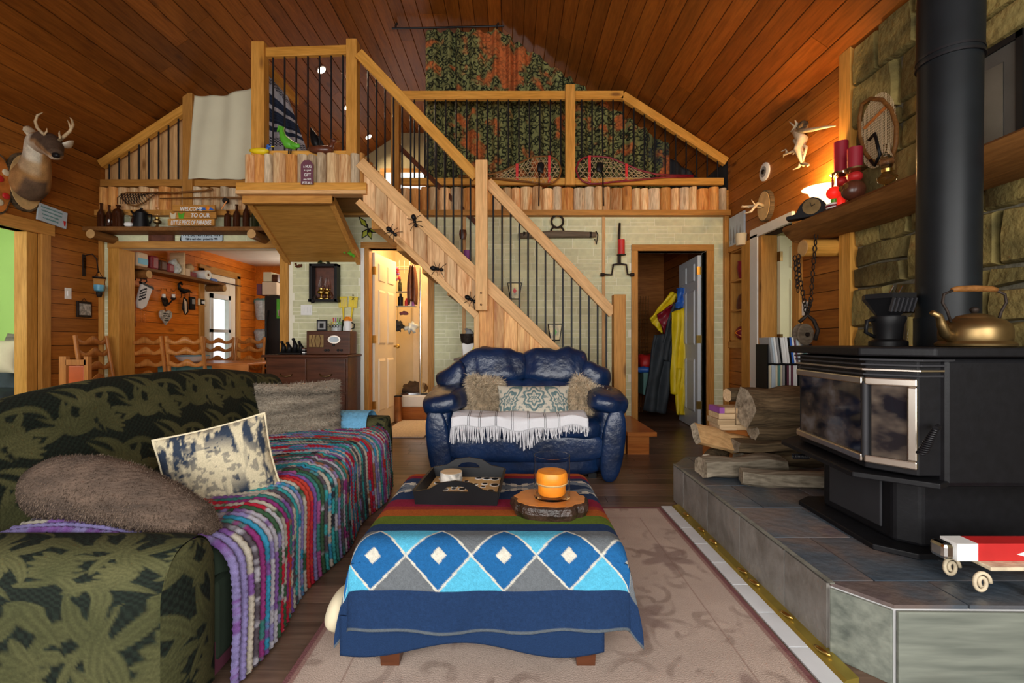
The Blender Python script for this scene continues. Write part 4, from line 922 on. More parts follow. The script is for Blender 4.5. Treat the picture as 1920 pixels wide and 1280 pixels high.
# ---- crocheted stripe blanket draped over the seat
rs = np.random.RandomState(12); rows = 66; y0, y1 = SY0+.25, SY1-.14; per = 14; nv = rows*per//2; nu = 190
pal = np.array([(.55, .02, .05), (.30, .04, .20), (.04, .30, .50), (.50, .48, .55), (.05, .22, .20), (.22, .10, .35), (.55, .50, .42), (.03, .035, .05), (.42, .10, .30), (.05, .40, .42), (.60, .06, .04), (.28, .24, .50), (.05, .12, .06), (.10, .08, .10), (.35, .15, .08), (.55, .55, .60)])
seq = [pal[rs.randint(len(pal))] for _ in range(rows)]; seq2 = [pal[rs.randint(len(pal))] for _ in range(rows)]
U, V = np.meshgrid(np.linspace(0, 1, nu), np.linspace(0, 1, nv)); S = V*rows; ri = np.clip(S.astype(int), 0, rows-1); fr = S-ri
Lt, Rn = .62, .10; Ld = Lt+Rn*1.57+.42; tt = U*Ld
hem = .03+.03*np.sin(V*23)+.02*np.sin(V*57)
x = np.where(tt < Lt, -1.56+tt, np.where(tt < Lt+Rn*1.57, -1.56+Lt+Rn*np.sin((tt-Lt)/Rn), -1.56+Lt+Rn+.035*(tt-Lt-Rn*1.57)))
zt = .435-.02*np.cos(V*9)*0
z = np.where(tt < Lt, zt+.012*np.sin(tt*7+V*8), np.where(tt < Lt+Rn*1.57, zt-Rn+Rn*np.cos((tt-Lt)/Rn), zt-Rn-(tt-Lt-Rn*1.57)*(.93-hem)))
z = np.maximum(z, .012)
bmp = np.abs(np.sin(fr*pi))*.010+.0045*np.abs(np.sin(tt*150+ri*1.3))+.004*fbm(tt*40, S*2, 6)
nxp = np.where(tt < Lt, 0, np.where(tt < Lt+Rn*1.57, np.sin((tt-Lt)/Rn), 1)); nzp = np.where(tt < Lt, 1, np.where(tt < Lt+Rn*1.57, np.cos((tt-Lt)/Rn), 0))
x = x+bmp*nxp; z = z+bmp*nzp; yv = y0+(y1-y0)*V+.015*np.sin(tt*9+V*5)+.05*(tt-.4)*(V < .08)*0
x = x+.02*np.sin(V*17)*nxp
sa_ = np.array(seq)[ri]; sb_ = np.array(seq2)[ri]; k = sst(.5, .58, fbm(tt*14, ri*3.7+.5, 9))[..., None]
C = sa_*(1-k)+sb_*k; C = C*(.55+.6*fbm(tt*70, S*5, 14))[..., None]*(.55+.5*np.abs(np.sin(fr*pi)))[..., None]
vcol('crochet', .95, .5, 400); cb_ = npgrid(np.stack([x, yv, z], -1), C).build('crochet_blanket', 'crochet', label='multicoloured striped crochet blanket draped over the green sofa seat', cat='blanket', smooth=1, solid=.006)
# ---- sofa pillows and throws
def pillow(name, mat, label, w_, h, t, loc, R, sub=None, **k):
    mb = cushion(w_, h, t, **k); mb.v = [Vector(loc)+R @ v for v in mb.v]
    return mb
def fuzz(mb, n, L, r, seed, droop=.3, name='fur', mat='strand', parent=None):
    rr = random.Random(seed); out = MB(); fs = [f for f in mb.f]; cen = sum(mb.v, Vector())/len(mb.v)
    V = []; Fc = []
    for _ in range(n):
        f = fs[rr.randrange(len(fs))]; a, b, c = mb.v[f[0]], mb.v[f[1]], mb.v[f[2]]; nrm = (b-a).cross(c-a)
        if nrm.length < 1e-9: continue
        nrm.normalize(); p = a+(b-a)*rr.random()+(c-b)*rr.random()
        if nrm.dot(p-cen) < 0: nrm = -nrm
        d = (nrm+Vector((rr.gauss(0, .5), rr.gauss(0, .5), rr.gauss(-droop, .5)))).normalized()*L*rr.uniform(.6, 1.3); s = d.cross(Vector((rr.random(), rr.random(), rr.random()))).normalized()*r
        i = len(V); q = p+d*.55+Vector((0, 0, -.004)); V += [p-s, p+s, q+s*.6, q-s*.6, p+d+Vector((0, 0, -droop*L*.5))]; Fc += [(i, i+1, i+2, i+3), (i+3, i+2, i+4)]
    out.add(V, Fc); return out.build(name, mat, parent, kind='stuff')
def furry(name, label, mb, mat, n, L, smat, seed, loc):
    t = thing(name, label, 'pillow', loc); mb.build('cover', mat, t, smooth=1); fuzz(mb, n, L, .0012, seed, .15, 'fur', smat, t); return t
plain('strand_brown', (.105, .07, .048), .8, var=.5, sc=12); new('strand_grey', .85)
_m, _nt, _b = M_['strand_grey'], M_['strand_grey'].node_tree, M_['strand_grey'].node_tree.nodes['Principled BSDF']
_n = nd(_nt, 'ShaderNodeTexNoise', i_Scale=3.0, i_Detail=4.0); _nt.links.new(coords(_nt, (1.2, 1.2, 5.5)), _n.inputs[0]); _nt.links.new(ramp(_nt, _n.outputs[0], [(.36, (.05, .04, .032)), (.47, (.24, .20, .15)), (.62, (.42, .36, .28))]), _b.inputs['Base Color'])
c = P(545, 775, 2.95); furry('fur_pillow', 'square grey brown ribbed fur pillow at the far end of the green sofa', pillow('', '', '', .53, .50, .20, c+Vector((.03, .08, -.05)), ROT(-14, 0, 36)), 'grey_fur', 14000, .024, 'strand_grey', 3, c-Vector((0, 0, .2)))
c = P(190, 950, 1.66); mb = MB().tube([Vector(q) for q in ((-1.66, 1.62, .47), (-1.60, 1.58, .51), (-1.48, 1.54, .545), (-1.34, 1.50, .555), (-1.20, 1.46, .545), (-1.06, 1.43, .515), (-.95, 1.42, .475), (-.90, 1.42, .44))], [.03, .085, .10, .10, .09, .075, .055, .02], 20); furry('fur_pillow', 'slumped brown fur pillow lying over the near arm of the sofa', mb, 'brown_fur', 14000, .008, 'strand_brown', 4, c)
# cream pillow with dark ink print
c = P(412, 873, 1.84); mb = cushion(.385, .33, .16, 90, 70); Vn = np.array([tuple(v) for v in mb.v]); u, v = Vn[:, 0], Vn[:, 2]
ink = sst(.52, .60, fbm(u*22, v*9+3, 4)); blot = sst(.02, .15, np.abs(v-.02)+np.abs(u)*.55-.06+.1*(fbm(u*8, v*8, 3)-.5)); navy = np.array((.03, .045, .075)); cr = np.array((.64, .56, .38)); rr_ = np.sqrt((u/.15)**2+(v/.10)**2); k = np.clip(sst(.44, .56, fbm(u*50+3, v*12+9, 4))*np.clip(rr_*1.3-.55, 0, 1)+.55*(fbm(u*55, v*55+7, 2) > .58), 0, 1)[:, None]
mb.c = cr*(1-k)+navy*k; R = ROT(-14, -12, 26); mb.v = [c+Vector((0, .0, -.005))+R @ q for q in mb.v]; vcol('ink_print', .9, .2, 200)
t = thing('printed_pillow', 'cream pillow with dark ink print and piped edge on the sofa seat', 'pillow', c-Vector((0, 0, .14))); mb.build('cover', 'ink_print', t, smooth=1)
ed = []
for i in range(80):
    a = i/80*4; s = int(a); f = a-s; q = [(-1+2*f, -1), (1, -1+2*f), (1-2*f, 1), (-1, 1-2*f)][s]; uu, vv = q; ed.append(c+Vector((0, 0, -.005))+R @ Vector((uu*.1925*(1-.06*(1-vv*vv)), 0, vv*.165*(1-.06*(1-uu*uu)))))
MB().tube(ed, .0055, 6, closed=True).build('piping', 'cream_cloth', t, smooth=1)
# light blue knitted throw over the far arm
nu, nv = 60, 60; U, V = np.meshgrid(np.linspace(0, 1, nu), np.linspace(0, 1, nv)); s = V*.72
x = -1.48+.50*U+.01*np.sin(V*9); th = np.clip((s-.2)/.36, 0, 1)*pi; ya = SY1-.13
y = np.where(s < .2, ya-.145-.02, np.where(s < .56, ya-.15*np.cos(th), ya+.155)); z = np.where(s < .2, .52-.10-(.2-s)*.5, np.where(s < .56, .40+.125*np.sin(th), .40-(s-.56)))
z = z+.004*np.abs(np.sin(s*60))+.006*np.abs(np.sin(U*40)); npgrid(np.stack([x, y, z], -1), None).build('blue_throw', 'blue_cloth', label='light blue knitted throw folded over the far sofa arm', cat='throw', smooth=1, solid=.008)
# folded red plaid blanket and dark knit corner at the left picture edge
mb = MB().grid(lambda a, b: Vector((-1.60+.28*a, 1.10-.08*b-.02*sin(a*7), .30-.28*b-.10*a+.02*sin(a*9+b*4))), 24, 24); V = np.array([tuple(v) for v in mb.v]); s = (V[:, 2]*30 % 3).astype(int); mb.c = np.array([(.16, .01, .02), (.03, .04, .05), (.12, .13, .13)])[s]
vcol('plaid', .95, .5, 300); mb.build('plaid_blanket', 'plaid', label='dark red and grey striped blanket hanging beside the near sofa arm', cat='blanket', smooth=1, solid=.012)
# ------------------------------------------------------------ blue leather loveseat
lv = thing('leather_loveseat', 'puffy navy blue leather loveseat facing the camera in front of the stairs', 'loveseat', (.10, 3.8, 0))
def wr(seed, amp=.012, f=7):
    return lambda p: p+p.normalized()*amp*noise.noise(Vector((p.x*f+seed, p.y*f*.6, p.z*f*.5)))*1.6
def puff(name, c, r, e1, e2, R=None, seed=0, amp=.012, f=7, nu=48, nv=30): return MB().sup(c, r, e1, e2, R, nu, nv, wr(seed, amp, f)).build(name, 'leather', lv, smooth=1)
cx = .10
puff('base', (cx, 3.80, .165), (.60, .40, .145), .35, .35, None, 1, .006)
puff('front_panel', (cx, 3.45, .255), (.58, .085, .115), .55, .3, None, 2, .012, 9)
for s in (-1, 1): puff('seat_cushion', (cx+s*.285, 3.70, .385), (.30, .36, .085), .55, .4, None, 3+s, .015, 9)
for s in (-1, 1): puff('back_cushion', (cx+s*.262+.0, 4.03, .80), (.285, .155, .165), .62, .55, ROT(-10, s*4), 7+s, .028, 9)
for s in (-1, 1): puff('lumbar_cushion', (cx+s*.27, 3.97, .57), (.30, .15, .16), .6, .45, ROT(-8), 11+s, .025, 9)
for s in (-1, 1): puff('back_wing', (cx+s*.585, 4.0, .705), (.15, .16, .125), .7, .7, ROT(-6, s*28), 15+s, .022, 9)
for s in (-1, 1):
    puff('arm', (cx+s*.615, 3.80, .33), (.115, .40, .30), .4, .45, ROT(0, s*7), 20+s, .008)
    puff('arm_pad', (cx+s*.61, 3.76, .575), (.155, .40, .095), .65, .5, ROT(2, s*12), 22+s, .022, 10)
    pf = MB().sup((cx+s*.63, 3.395, .27), (.085, .035, .27), .8, .7, ROT(0, s*7), 30, 16); pf.build('arm_front', 'leather', lv, smooth=1)
MB().sup((cx, 4.14, .46), (.60, .08, .42), .4, .3, None, 40, 20).build('back_frame', 'leather', lv, smooth=1)
for s in (-.5, .5): bxo('foot', 'black', cx+s-.03, cx+s+.03, 3.5, 3.56, 0, .04, lv)
# pillows on the loveseat
def lovepillow(c, w_, h, R, seed, lab):
    mb = cushion(w_, h, .15); mb.v = [Vector(c)+R @ q for q in mb.v]
    t = thing('shaggy_pillow', lab, 'pillow', Vector(c)-Vector((0, 0, h/2))); mb.build('cover', 'strand', t, smooth=1); fuzz(mb, 9000, .055, .0022, seed, .35, 'fur', 'strand', t)
lovepillow((-.215, 3.66, .595), .27, .30, ROT(-18, 8, 14), 5, 'shaggy tan pillow at the left end of the leather loveseat')
lovepillow((.545, 3.64, .575), .27, .27, ROT(-20, 32, -18), 6, 'shaggy tan pillow at the right end of the leather loveseat')
mb = cushion(.56, .27, .14, 150, 90); Vn = np.array([tuple(v) for v in mb.v]); u, v = Vn[:, 0], Vn[:, 2]; au = np.abs(u)
cr = np.array((.60, .55, .45)); tl = np.array((.075, .14, .15)); lt = np.array((.20, .28, .28))
th1 = np.arctan2(v-.02, au); d1 = np.sqrt((au/.075)**2+((v-.02)/.085)**2)+.14*np.cos(6*th1); paisley = np.sqrt(((au-.19+.35*v+2.2*v*v)/.06)**2+((v)/.13)**2)+.10*np.cos(9*np.arctan2(v, au-.19))
ring = lambda d: (np.sin(d*15) > -.1)*(d < 1.05); k = np.clip(ring(d1)*1.0+ring(paisley)*1.0+(fbm(au*40, v*40+5, 3) > .60)*.8*((paisley > 1.05) & (d1 > 1.05)), 0, 1)[:, None]
mb.c = cr*(1-k)+(tl+(lt-tl)*(fbm(au*90, v*90, 6))[:, None])*k
R = ROT(-22, 0, 0); mb.v = [Vector((.165, 3.575, .555))+R @ q for q in mb.v]; vcol('paisley', .9, .2, 200); mb.build('paisley_pillow', 'paisley', label='cream and teal paisley pillow between the two shaggy pillows', cat='pillow', smooth=1)
# white fringed throw on the seat
wt = thing('fringed_throw', 'white woven throw with long fringe laid over the loveseat seat', 'throw', (.1, 3.45, .4))
def wf_(a, b):
    x = -.43+.97*a; s = b*.34; e = .015*sin(a*9)+.01*sin(a*23)
    if s < .22: return Vector((x, 3.56-s, .496+.006*sin(a*14+b*5)-.22*max(0, s-.13)))
    return Vector((x, 3.325-.02*sin((s-.2)*5), .476-(s-.22)*.55+e))
MB().grid(wf_, 60, 24).build('cloth', 'white_cloth', wt, smooth=1, solid=.006)
fr = MB(); rr = random.Random(3)
for i in range(150):
    a = i/149; p = wf_(a, 1)+Vector((0, -.004, 0)); L = .085*(1.25-.75*a)+rr.uniform(-.02, .02)+(.05 if .5 < a < .62 else 0); sx = rr.gauss(0, .008)
    fr.tube([p, p+Vector((sx*.5, -.012, -L*.5)), p+Vector((sx, -.016, -L))], .0028, 4, False)
fr.build('fringe', 'white_cloth', wt, kind='stuff')
sl = MB()
for a in (.12, .2, .32, .44, .56, .68, .78):
    for k in (0, .012): sl.tube([wf_(a+k, b/12)+Vector((0, -.004, .004)) for b in range(13)], .0014, 4)
sl.build('stripes', 'darkgrey', wt)
# ------------------------------------------------------------ ottoman under a woven blanket
OX0, OX1, OY0, OY1, OZ = -.47, .33, 1.46, 2.20, .385
ot = thing('ottoman', 'low square ottoman on dark wooden feet hidden under the woven blanket', 'ottoman', (-.07, 1.83, 0))
bxo('body', 'plum', OX0, OX1, OY0, OY1, .13, OZ, ot, bevel=.04, seg=4)
for x in (OX0+.09, OX1-.10):
    for y in (OY0+.03, OY1-.1): MB().prism([(x-.035, y-.035, .13), (x+.035, y-.035, .13), (x+.035, y+.035, .13), (x-.035, y+.035, .13)], (0, 0, -.128), .2).build('foot', 'walnut', ot)
def woven(s, x):    # s metres from back edge of the top towards and down the front; x across
    nav = np.array((.012, .035, .10)); C = np.zeros(s.shape+(3,)); C[:] = nav
    def band(a, b, c): 
        k = ((s >= a) & (s < b))[..., None]; C[:] = np.where(k, np.array(c), C)
    wh = (.60, .58, .50); 
    zz = lambda c0, per, amp, th: np.abs(s-(c0+amp*(np.abs(((x/per) % 1)-.5)*4-1))) < th
    band(-.3, .02, nav); C[:] = np.where(((s > -.06) & (s < .035) & (np.abs(((x+.1)/.42) % 1-.5) < .34+.1*np.sign(np.sin(s*200))*.3))[..., None], wh, C)
    band(.045, .085, (.40, .085, .012)); band(.085, .125, (.24, .008, .03)); band(.125, .16, nav)
    kk = (s > .16) & (s < .33); dd = np.abs(((x+.07)/.40) % 1-.5)*2; tri = np.abs(s-.245)/.085
    C[:] = np.where((kk & (tri < 1.05-.9*dd+.08*np.sign(np.sin(x*160))))[..., None], (.16, .20, .25), C); C[:] = np.where((kk & (tri < .55-.9*dd))[..., None], nav, C)
    C[:] = np.where((kk & (np.abs(tri-(1.15-.9*dd)) < .14+.07*np.sign(np.sin(x*130))))[..., None], wh, C)
    band(.40, .48, (.22, .008, .035)); band(.48, .51, (.28, .03, .02)); band(.51, .575, (.36, .085, .012)); band(.575, .645, (.10, .15, .015)); band(.645, .705, nav)
    k0, k1 = .705, .905; mid = (k0+k1)/2; hh = (k1-k0)/2; per = .20; ph = ((x+.03)/per) % 1; du = np.abs(ph-.5)*2; dv = np.abs(s-mid)/hh; kd = (s >= k0) & (s < k1)
    par = (np.floor((x+.03)/per+.5).astype(int) % 2) ^ (s > mid); tri_c = np.where((par == 0)[..., None], np.array((.085, .42, .62)), np.array((.13, .145, .16)))
    dia = du+dv; C[:] = np.where(kd[..., None], tri_c, C); C[:] = np.where((kd & (dia < 1))[..., None], (.012, .11, .30), C); C[:] = np.where((kd & (np.abs(dia-1) < .04))[..., None], wh, C); C[:] = np.where((kd & (dia < .24))[..., None], wh, C)
    band(.905, 1.012, nav); band(1.012, 2, (.10, .12, .14)); C *= (.8+.4*fbm(x*160, s*160, 2))[..., None]
    return C
nu, nv = 330, 380; U, V = np.meshgrid(np.linspace(0, 1, nu), np.linspace(0, 1, nv))
S = -.22+V*1.24; top = .735; rf = .055; L1 = top-rf               # S from -.22 (hanging behind) to 1.02
W = OX1-OX0+.05; sxw = -.17+U*(W+.34)                              # cloth coordinate across with side drops
def prof_(s, a, b, r, drop):     # distance s measured from edge a to b with rounded edges: returns position, height
    L = b-a-2*r; q = pi/2*r
    pos = np.where(s < -q, a, np.where(s < 0, a+r-r*np.cos((s+q)/r), np.where(s < L, a+r+s, np.where(s < L+q, b-r+r*np.sin((s-L)/r), b)))); 
    h = np.where(s < -q, -r+(s+q), np.where(s < 0, -r+r*np.sin(np.clip((s+q)/r, 0, pi/2)), np.where(s < L, 0, np.where(s < L+q, -r+r*np.cos(np.clip((s-L)/r, 0, pi/2)), -r-(s-L-q)))))
    return pos, h
py_, hy = prof_(S-.055, 0, OY1-OY0+.05, .055, 0); px_, hx = prof_(sxw-.055, 0, W, .055, 0)
Xb = OX0-.025+px_; Yb = OY1+.025-py_; Zb = OZ+.016+hy+hx*np.where(hy < -.056, .25, 1)
fl_ = np.clip(-(hy+.055)/.3, 0, 1); sd = np.clip(-(hx+.055)/.2, 0, 1)
Yb = Yb-np.where(S > .4, 1, -1)*fl_*(.045+.025*np.sin(sxw*11)+.012*np.sin(sxw*27)); Xb = Xb+np.sign(U-.5)*sd*(.035+.025*np.sin(S*14))
Zb = np.maximum(Zb+fl_*(.02*np.sin(sxw*9+1))+.005*fbm(Xb*9, Yb*9, 4), .105+.02*np.sin(sxw*10))
Cb = woven(S, sxw-.2); vcol('woven', .95, .6, 330)
npgrid(np.stack([Xb, Yb, Zb], -1), Cb).build('woven_blanket', 'woven', label='blue woven blanket with diamond border spread over the ottoman', cat='blanket', smooth=1, solid=.006)
U, V = np.meshgrid(np.linspace(0, 1, 60), np.linspace(0, 1, 20)); Xu = -.52+.80*U; Zu = .20-.12*V-.015*np.sin(Xu*11); npgrid(np.stack([Xu, OY0-.028-.012*np.sin(Xu*9), Zu], -1), np.ones((20, 60, 3))*np.array((.012, .035, .10))).build('woven_underlayer', 'woven', label='plain navy lower fold of blanket showing between the ottoman feet', cat='blanket', smooth=1, solid=.006)
MB().sup((-.545, 1.52, .16), (.045, .08, .06), .8, .8, ROT(0, 20, 0), 20, 12).build('cream_bolster', 'cream_cloth', label='cream fabric corner bulging from under the blanket beside the sofa', cat='cushion', smooth=1)
# tray with spotted base
TZ = OZ+.022; tc = P(868, 915, 1.93); TX, TY = tc.x, 1.93; TR = ROT(0, 0, -3)
t = thing('serving_tray', 'black wooden serving tray with arched handles and ring pattern', 'tray', (TX, TY, TZ), -3)
MB().bb(-.145, .145, -.16, .16, 0, .010).build('bottom', 'slice', t, local=True)
rr = random.Random(9); rings = MB(); dots = MB()
for i in range(7):
    for j in range(8):
        if rr.random() < .6:
            x, y, r = -.118+.0395*i+rr.uniform(-.008, .008), -.135+.0385*j+rr.uniform(-.008, .008), rr.uniform(.011, .021)
            MB_ = rings.lathe([(r, 0), (r, .0012)], (x, y, .0100), 14); dots.lathe([(r*.75, 0), (r*.75, .001)], (x+.001, y, .0112), 12)
rings.build('ring_print', 'white', t, local=True, kind='stuff'); dots.build('dot_print', 'black', t, local=True, kind='stuff')
for s in (-1, 1):
    MB().prism([(s*.145, -.16, 0), (s*.145, .16, 0), (s*.158, .16, .05), (s*.158, -.16, .05)], (s*.010, 0, 0)).build('side', 'black', t, local=True)
    pts = []; y = s*.16; out = [(-.155, 0), (.155, 0), (.165, .05), (.10, .06), (.06, .085), (0, .092), (-.06, .085), (-.10, .06), (-.165, .05)]; hole = [(.05*cos(a*pi/6), .052+.018*sin(a*pi/6)) for a in range(7)]
    m_ = MB(); o3 = [Vector((a, y+s*.012*(b/.09), b)) for a, b in out]
    lo = [(-.155, 0), (.155, 0), (.16, .05), (.05, .05), (-.05, .05), (-.16, .05)]
    m_.prism([Vector((a, y+s*.14*b, b)) for a, b in lo], (0, s*.010, 0))
    up = [(.16, .05), (.10, .06), (.06, .085), (0, .094), (-.06, .085), (-.10, .06), (-.16, .05)]; inn = [(.05, .05), (.045, .06), (.03, .07), (0, .074), (-.03, .07), (-.045, .06), (-.05, .05)]
    for k in range(6): m_.prism([Vector((a, y+s*.14*b, b)) for a, b in (up[k], up[k+1], inn[k+1], inn[k])], (0, s*.010, 0))
    m_.build('handle_end', 'black', t, local=True)
c = Vector((TX-.055, TY+.055, TZ+.0135)); t = thing('birch_candle', 'short birch wood candle holder standing in the tray', 'candle holder', c); MB().lathe([(.046, 0), (.047, .02), (.046, .05)], c, 24).build('bark', 'granite', t, smooth=40); MB().lathe([(.0, .0502), (.045, .0505), (.045, .05)], c, 24).build('top', 'lumber', t)
# glass candle on a resin wood slice
sc0 = P(1030, 965, 1.70); sx_, sy_ = sc0.x, 1.70
t = thing('wood_slice', 'glossy orange wood slice with dark crackled bark edge on the blanket', 'wood slice', (sx_, sy_, TZ)); n = 40; rr = random.Random(2); rad = [.138+.016*noise.noise(Vector((cos(2*pi*i/n)*3, sin(2*pi*i/n)*3, 1)))+rr.uniform(-.006, .006) for i in range(n)]
pt = lambda k, z: [Vector((sx_+rad[i]*k*cos(2*pi*i/n), sy_+rad[i]*k*.82*sin(2*pi*i/n), TZ+z)) for i in range(n)]
MB().add(pt(.93, 0)+pt(1.0, .02)+pt(.97, .042)+pt(.90, .048), [(j*n+i, j*n+(i+1) % n, (j+1)*n+(i+1) % n, (j+1)*n+i) for j in range(3) for i in range(n)]+[tuple(range(n-1, -1, -1))]).build('bark', 'darkbark', t)
MB().prism(pt(.90, .044), (0, 0, .005)).build('top', 'slice_orange', t, smooth=30)
c = Vector((sx_+.01, sy_+.01, TZ+.0495)); t = thing('candle_jar', 'clear glass cylinder holding an orange candle on the wood slice', 'candle', c)
MB().lathe([(.066, 0), (.0665, .15), (.0635, .15), (.063, .008), (0, .008)], c, 32).build('glass', 'glass', t, smooth=40)
MB().lathe([(.045, .009), (.05, .015), (.05, .045), (.056, .05), (.057, .08), (.052, .092), (.02, .097), (.008, .092), (0, .092)], c, 28).build('wax', 'orange', t, smooth=50); MB().lathe([(.0535, .046), (.0575, .052), (.0535, .058)], c, 28).build('wax_ring', 'slice', t, smooth=50)
# ------------------------------------------------------------ left wall
def board(name, mat, px0, px1, py0, py1, d, t, label, cat, parent=None, **k):
    return bxo(name, mat, X_(px0, d), X_(px1, d), d-t, d, Z_(py1, d), Z_(py0, d), parent, label=label, cat=cat, **k)
def loft(mb, cs, rs, n=18, caps=True): return mb.tube(cs, rs, n, caps)
LWALL = ROT(90, 0, 90)           # lettering on the left wall, facing +X
def lw(px, py, off=.02):
    d = (-XL-off)*F_/(960-px); return Vector((XL+off, d, Z_(py, d)))
dt = thing('deer_head', 'mounted whitetail deer head with small antlers on a wood slice plaque', 'trophy', (XL+.3, 4.34, 2.2))
c = lw(44, 342, .012); n = 28; pl = [Vector((XL+.001, c.y+.165*cos(2*pi*i/n), c.z+.27*sin(2*pi*i/n))) for i in range(n)]
MB().prism(pl, (.035, 0, 0)).build('plaque_bark', 'bark', dt, smooth=30); MB().prism([Vector((XL+.036, c.y+(p.y-c.y)*.9, c.z+(p.z-c.z)*.93)) for p in pl], (.006, 0, 0)).build('plaque_face', 'slice', dt, smooth=30)
nk = [Vector((XL+.06, 4.355, 2.48)), Vector((XL+.12, 4.33, 2.50)), Vector((XL+.21, 4.28, 2.58)), Vector((XL+.29, 4.22, 2.69)), Vector((XL+.35, 4.17, 2.79)), P(93, 270, 4.12), P(97, 277, 4.06), P(101, 284, 4.01), P(104, 289, 3.97), P(105, 292, 3.945)]
def ring_tint(mb, n):
    return mb
rad_ = [(.14, .18), (.14, .17), (.115, .13), (.092, .10), (.088, .092), (.096, .098), (.082, .084), (.062, .064), (.054, .05), (.03, .026)]
nk2, rd2, id2 = [], [], []
for i in range(len(nk)-1):
    for k in range(4): f = k/4; nk2.append(nk[i].lerp(nk[i+1], f)); rd2.append(tuple(rad_[i][q]*(1-f)+rad_[i+1][q]*f for q in (0, 1))); id2.append(i+f)
nk2.append(nk[-1]); rd2.append(rad_[-1]); id2.append(9)
hd = MB(); loft(hd, nk2, rd2, 22); cl = []; rr = random.Random(2)
for q, v in enumerate(hd.v):
    k = id2[q//22]; c0 = nk2[q//22]; up = (v.z-c0.z)/max(rd2[q//22]); fr = (c0.y-v.y)/max(rd2[q//22]); c = Vector((.46, .24, .085))
    if k > 4.3: c = Vector((.11, .07, .045)) if up > .15 else Vector((.60, .47, .33)) if up < -.35 else Vector((.34, .19, .085))
    elif k > 2.2 and fr > .35 and up < .6: c = Vector((.70, .62, .48)) if k > 2.9 else Vector((.52, .36, .2))
    elif up < -.6 and k < 2: c = Vector((.14, .085, .05))
    cl.append(c*rr.uniform(.75, 1.2))
hd.c = np.array([tuple(c) for c in cl])
vcol('deer_hide', .95, .6, 120); hd.build('body', 'deer_hide', dt, smooth=1, sub=1)
MB().sup(P(105, 291, 3.94), (.030, .022, .022), .8, .8, None, 14, 8).build('nose', 'black', dt, smooth=1); MB().sup(P(101, 295.5, 3.975), (.03, .03, .016), 1, 1, None, 14, 8).build('chin', 'deer_white', dt, smooth=1)
for px, py, d in ((85, 273, 4.06), (111, 276, 4.075)):
    MB().sup(P(px, py, d), (.016, .014, .014), 1, 1, None, 12, 8).build('eye', 'black', dt, smooth=1); MB().sup(P(px, py-2.5, d+.008), (.026, .018, .018), 1, 1, None, 12, 8).build('eyelid', 'deer_white', dt, smooth=1)
for pts, tp in ((((72, 268), (60, 250), (54, 236)), 0), (((116, 274), (128, 272), (138, 264)), 1)):
    a, b, c = [P(x, y, 4.13+.02*i) for i, (x, y) in enumerate(pts)]; MB().tube([a, a.lerp(b, .5), b, b.lerp(c, .5), c], [(.024, .014), (.055, .018), (.066, .016), (.05, .012), (.008, .004)], 12).build('ear', 'deer_white' if tp else 'bone', dt, smooth=1)
for main, tines in ((((87, 262), (82, 252), (70, 240), (66, 228), (70, 216), (80, 211)), [((82, 254), (88, 246), (88, 240))]), (((110, 264), (120, 256), (131, 246), (137, 234), (135, 225), (131, 220)), [((133, 243), (130, 232), (126, 224)), ((113, 260), (111, 250), (112, 245))])):
    ps = [P(x, y, 4.08-.03*i*(i < 3)-.04*(i >= 3)) for i, (x, y) in enumerate(main)]; an = MB().tube(ps, [.014, .013, .012, .011, .009, .003], 8).build('antler', 'antler', dt, smooth=1)
    for tn in tines: MB().tube([P(x, y, 4.03) for x, y in tn], [.009, .007, .002], 8).build('tine', 'antler', an, smooth=1)
def script(c, R, w_, h, mat, parent, seed=0):      # a line of handwriting too small to read
    rr = random.Random(seed); pts = []; n = int(w_/h*5)
    for i in range(n): pts.append(Vector(c)+R @ Vector((-w_/2+w_*i/n, (h/2 if i % 2 else -h/2)*rr.uniform(.4, 1), 0)))
    return MB().tube(pts, h*.09, 4).build('handwriting', mat, parent)
# second plaque at the picture edge, sign, lantern, switch, picture
t = thing('bark_plaque', 'bark edged wood slice with red painted flowers left of the deer', 'plaque', lw(4, 400, .01)); c = lw(-6, 345, .012); pl = [Vector((XL+.001, c.y+.105*cos(2*pi*i/n)*(1+.06*sin(i*3)), c.z+.27*sin(2*pi*i/n))) for i in range(n)]
MB().prism(pl, (.03, 0, 0)).build('bark', 'bark', t); MB().prism([Vector((XL+.031, c.y+(p.y-c.y)*.88, c.z+(p.z-c.z)*.92)) for p in pl], (.005, 0, 0)).build('face', 'slice_orange', t)
for i in range(6): MB().sup((XL+.04, c.y+.06*sin(i*2.1), c.z-.16+.07*i), (.008, .035, .03), 1, 1, None, 10, 6).build('flower', 'red' if i % 2 else 'cream_cloth', t, smooth=1)
c = lw(98, 405, .03); t = thing('wall_sign', 'pale blue wall sign with handwriting above the left doorway', 'sign', c-Vector((0, 0, .1))); Rr = ROT(0, 0, 0)
MB().box(c, (.015, .29, .165), ROT(-5)).build('panel', plain('paleblue', (.48, .56, .62), .6), t)
for i in range(4): script(c+Vector((.009, -.01-.012*(i > 1), .055-.034*i)), ROT(-5) @ LWALL, (.22, .21, .17, .16)[i], .018, 'teal', t, i)
MB().prism([c+Vector((.009, .105, -.02)), c+Vector((.009, .13, -.02)), c+Vector((.009, .122, -.07)), c+Vector((.009, .113, -.07))], (.003, 0, 0)).build('cup_print', 'red', t)
c = lw(162, 515, .0); t = thing('wall_lantern', 'antique wall lantern with blue glass jar hanging from a metal bracket', 'lantern', c-Vector((0, 0, .2)))
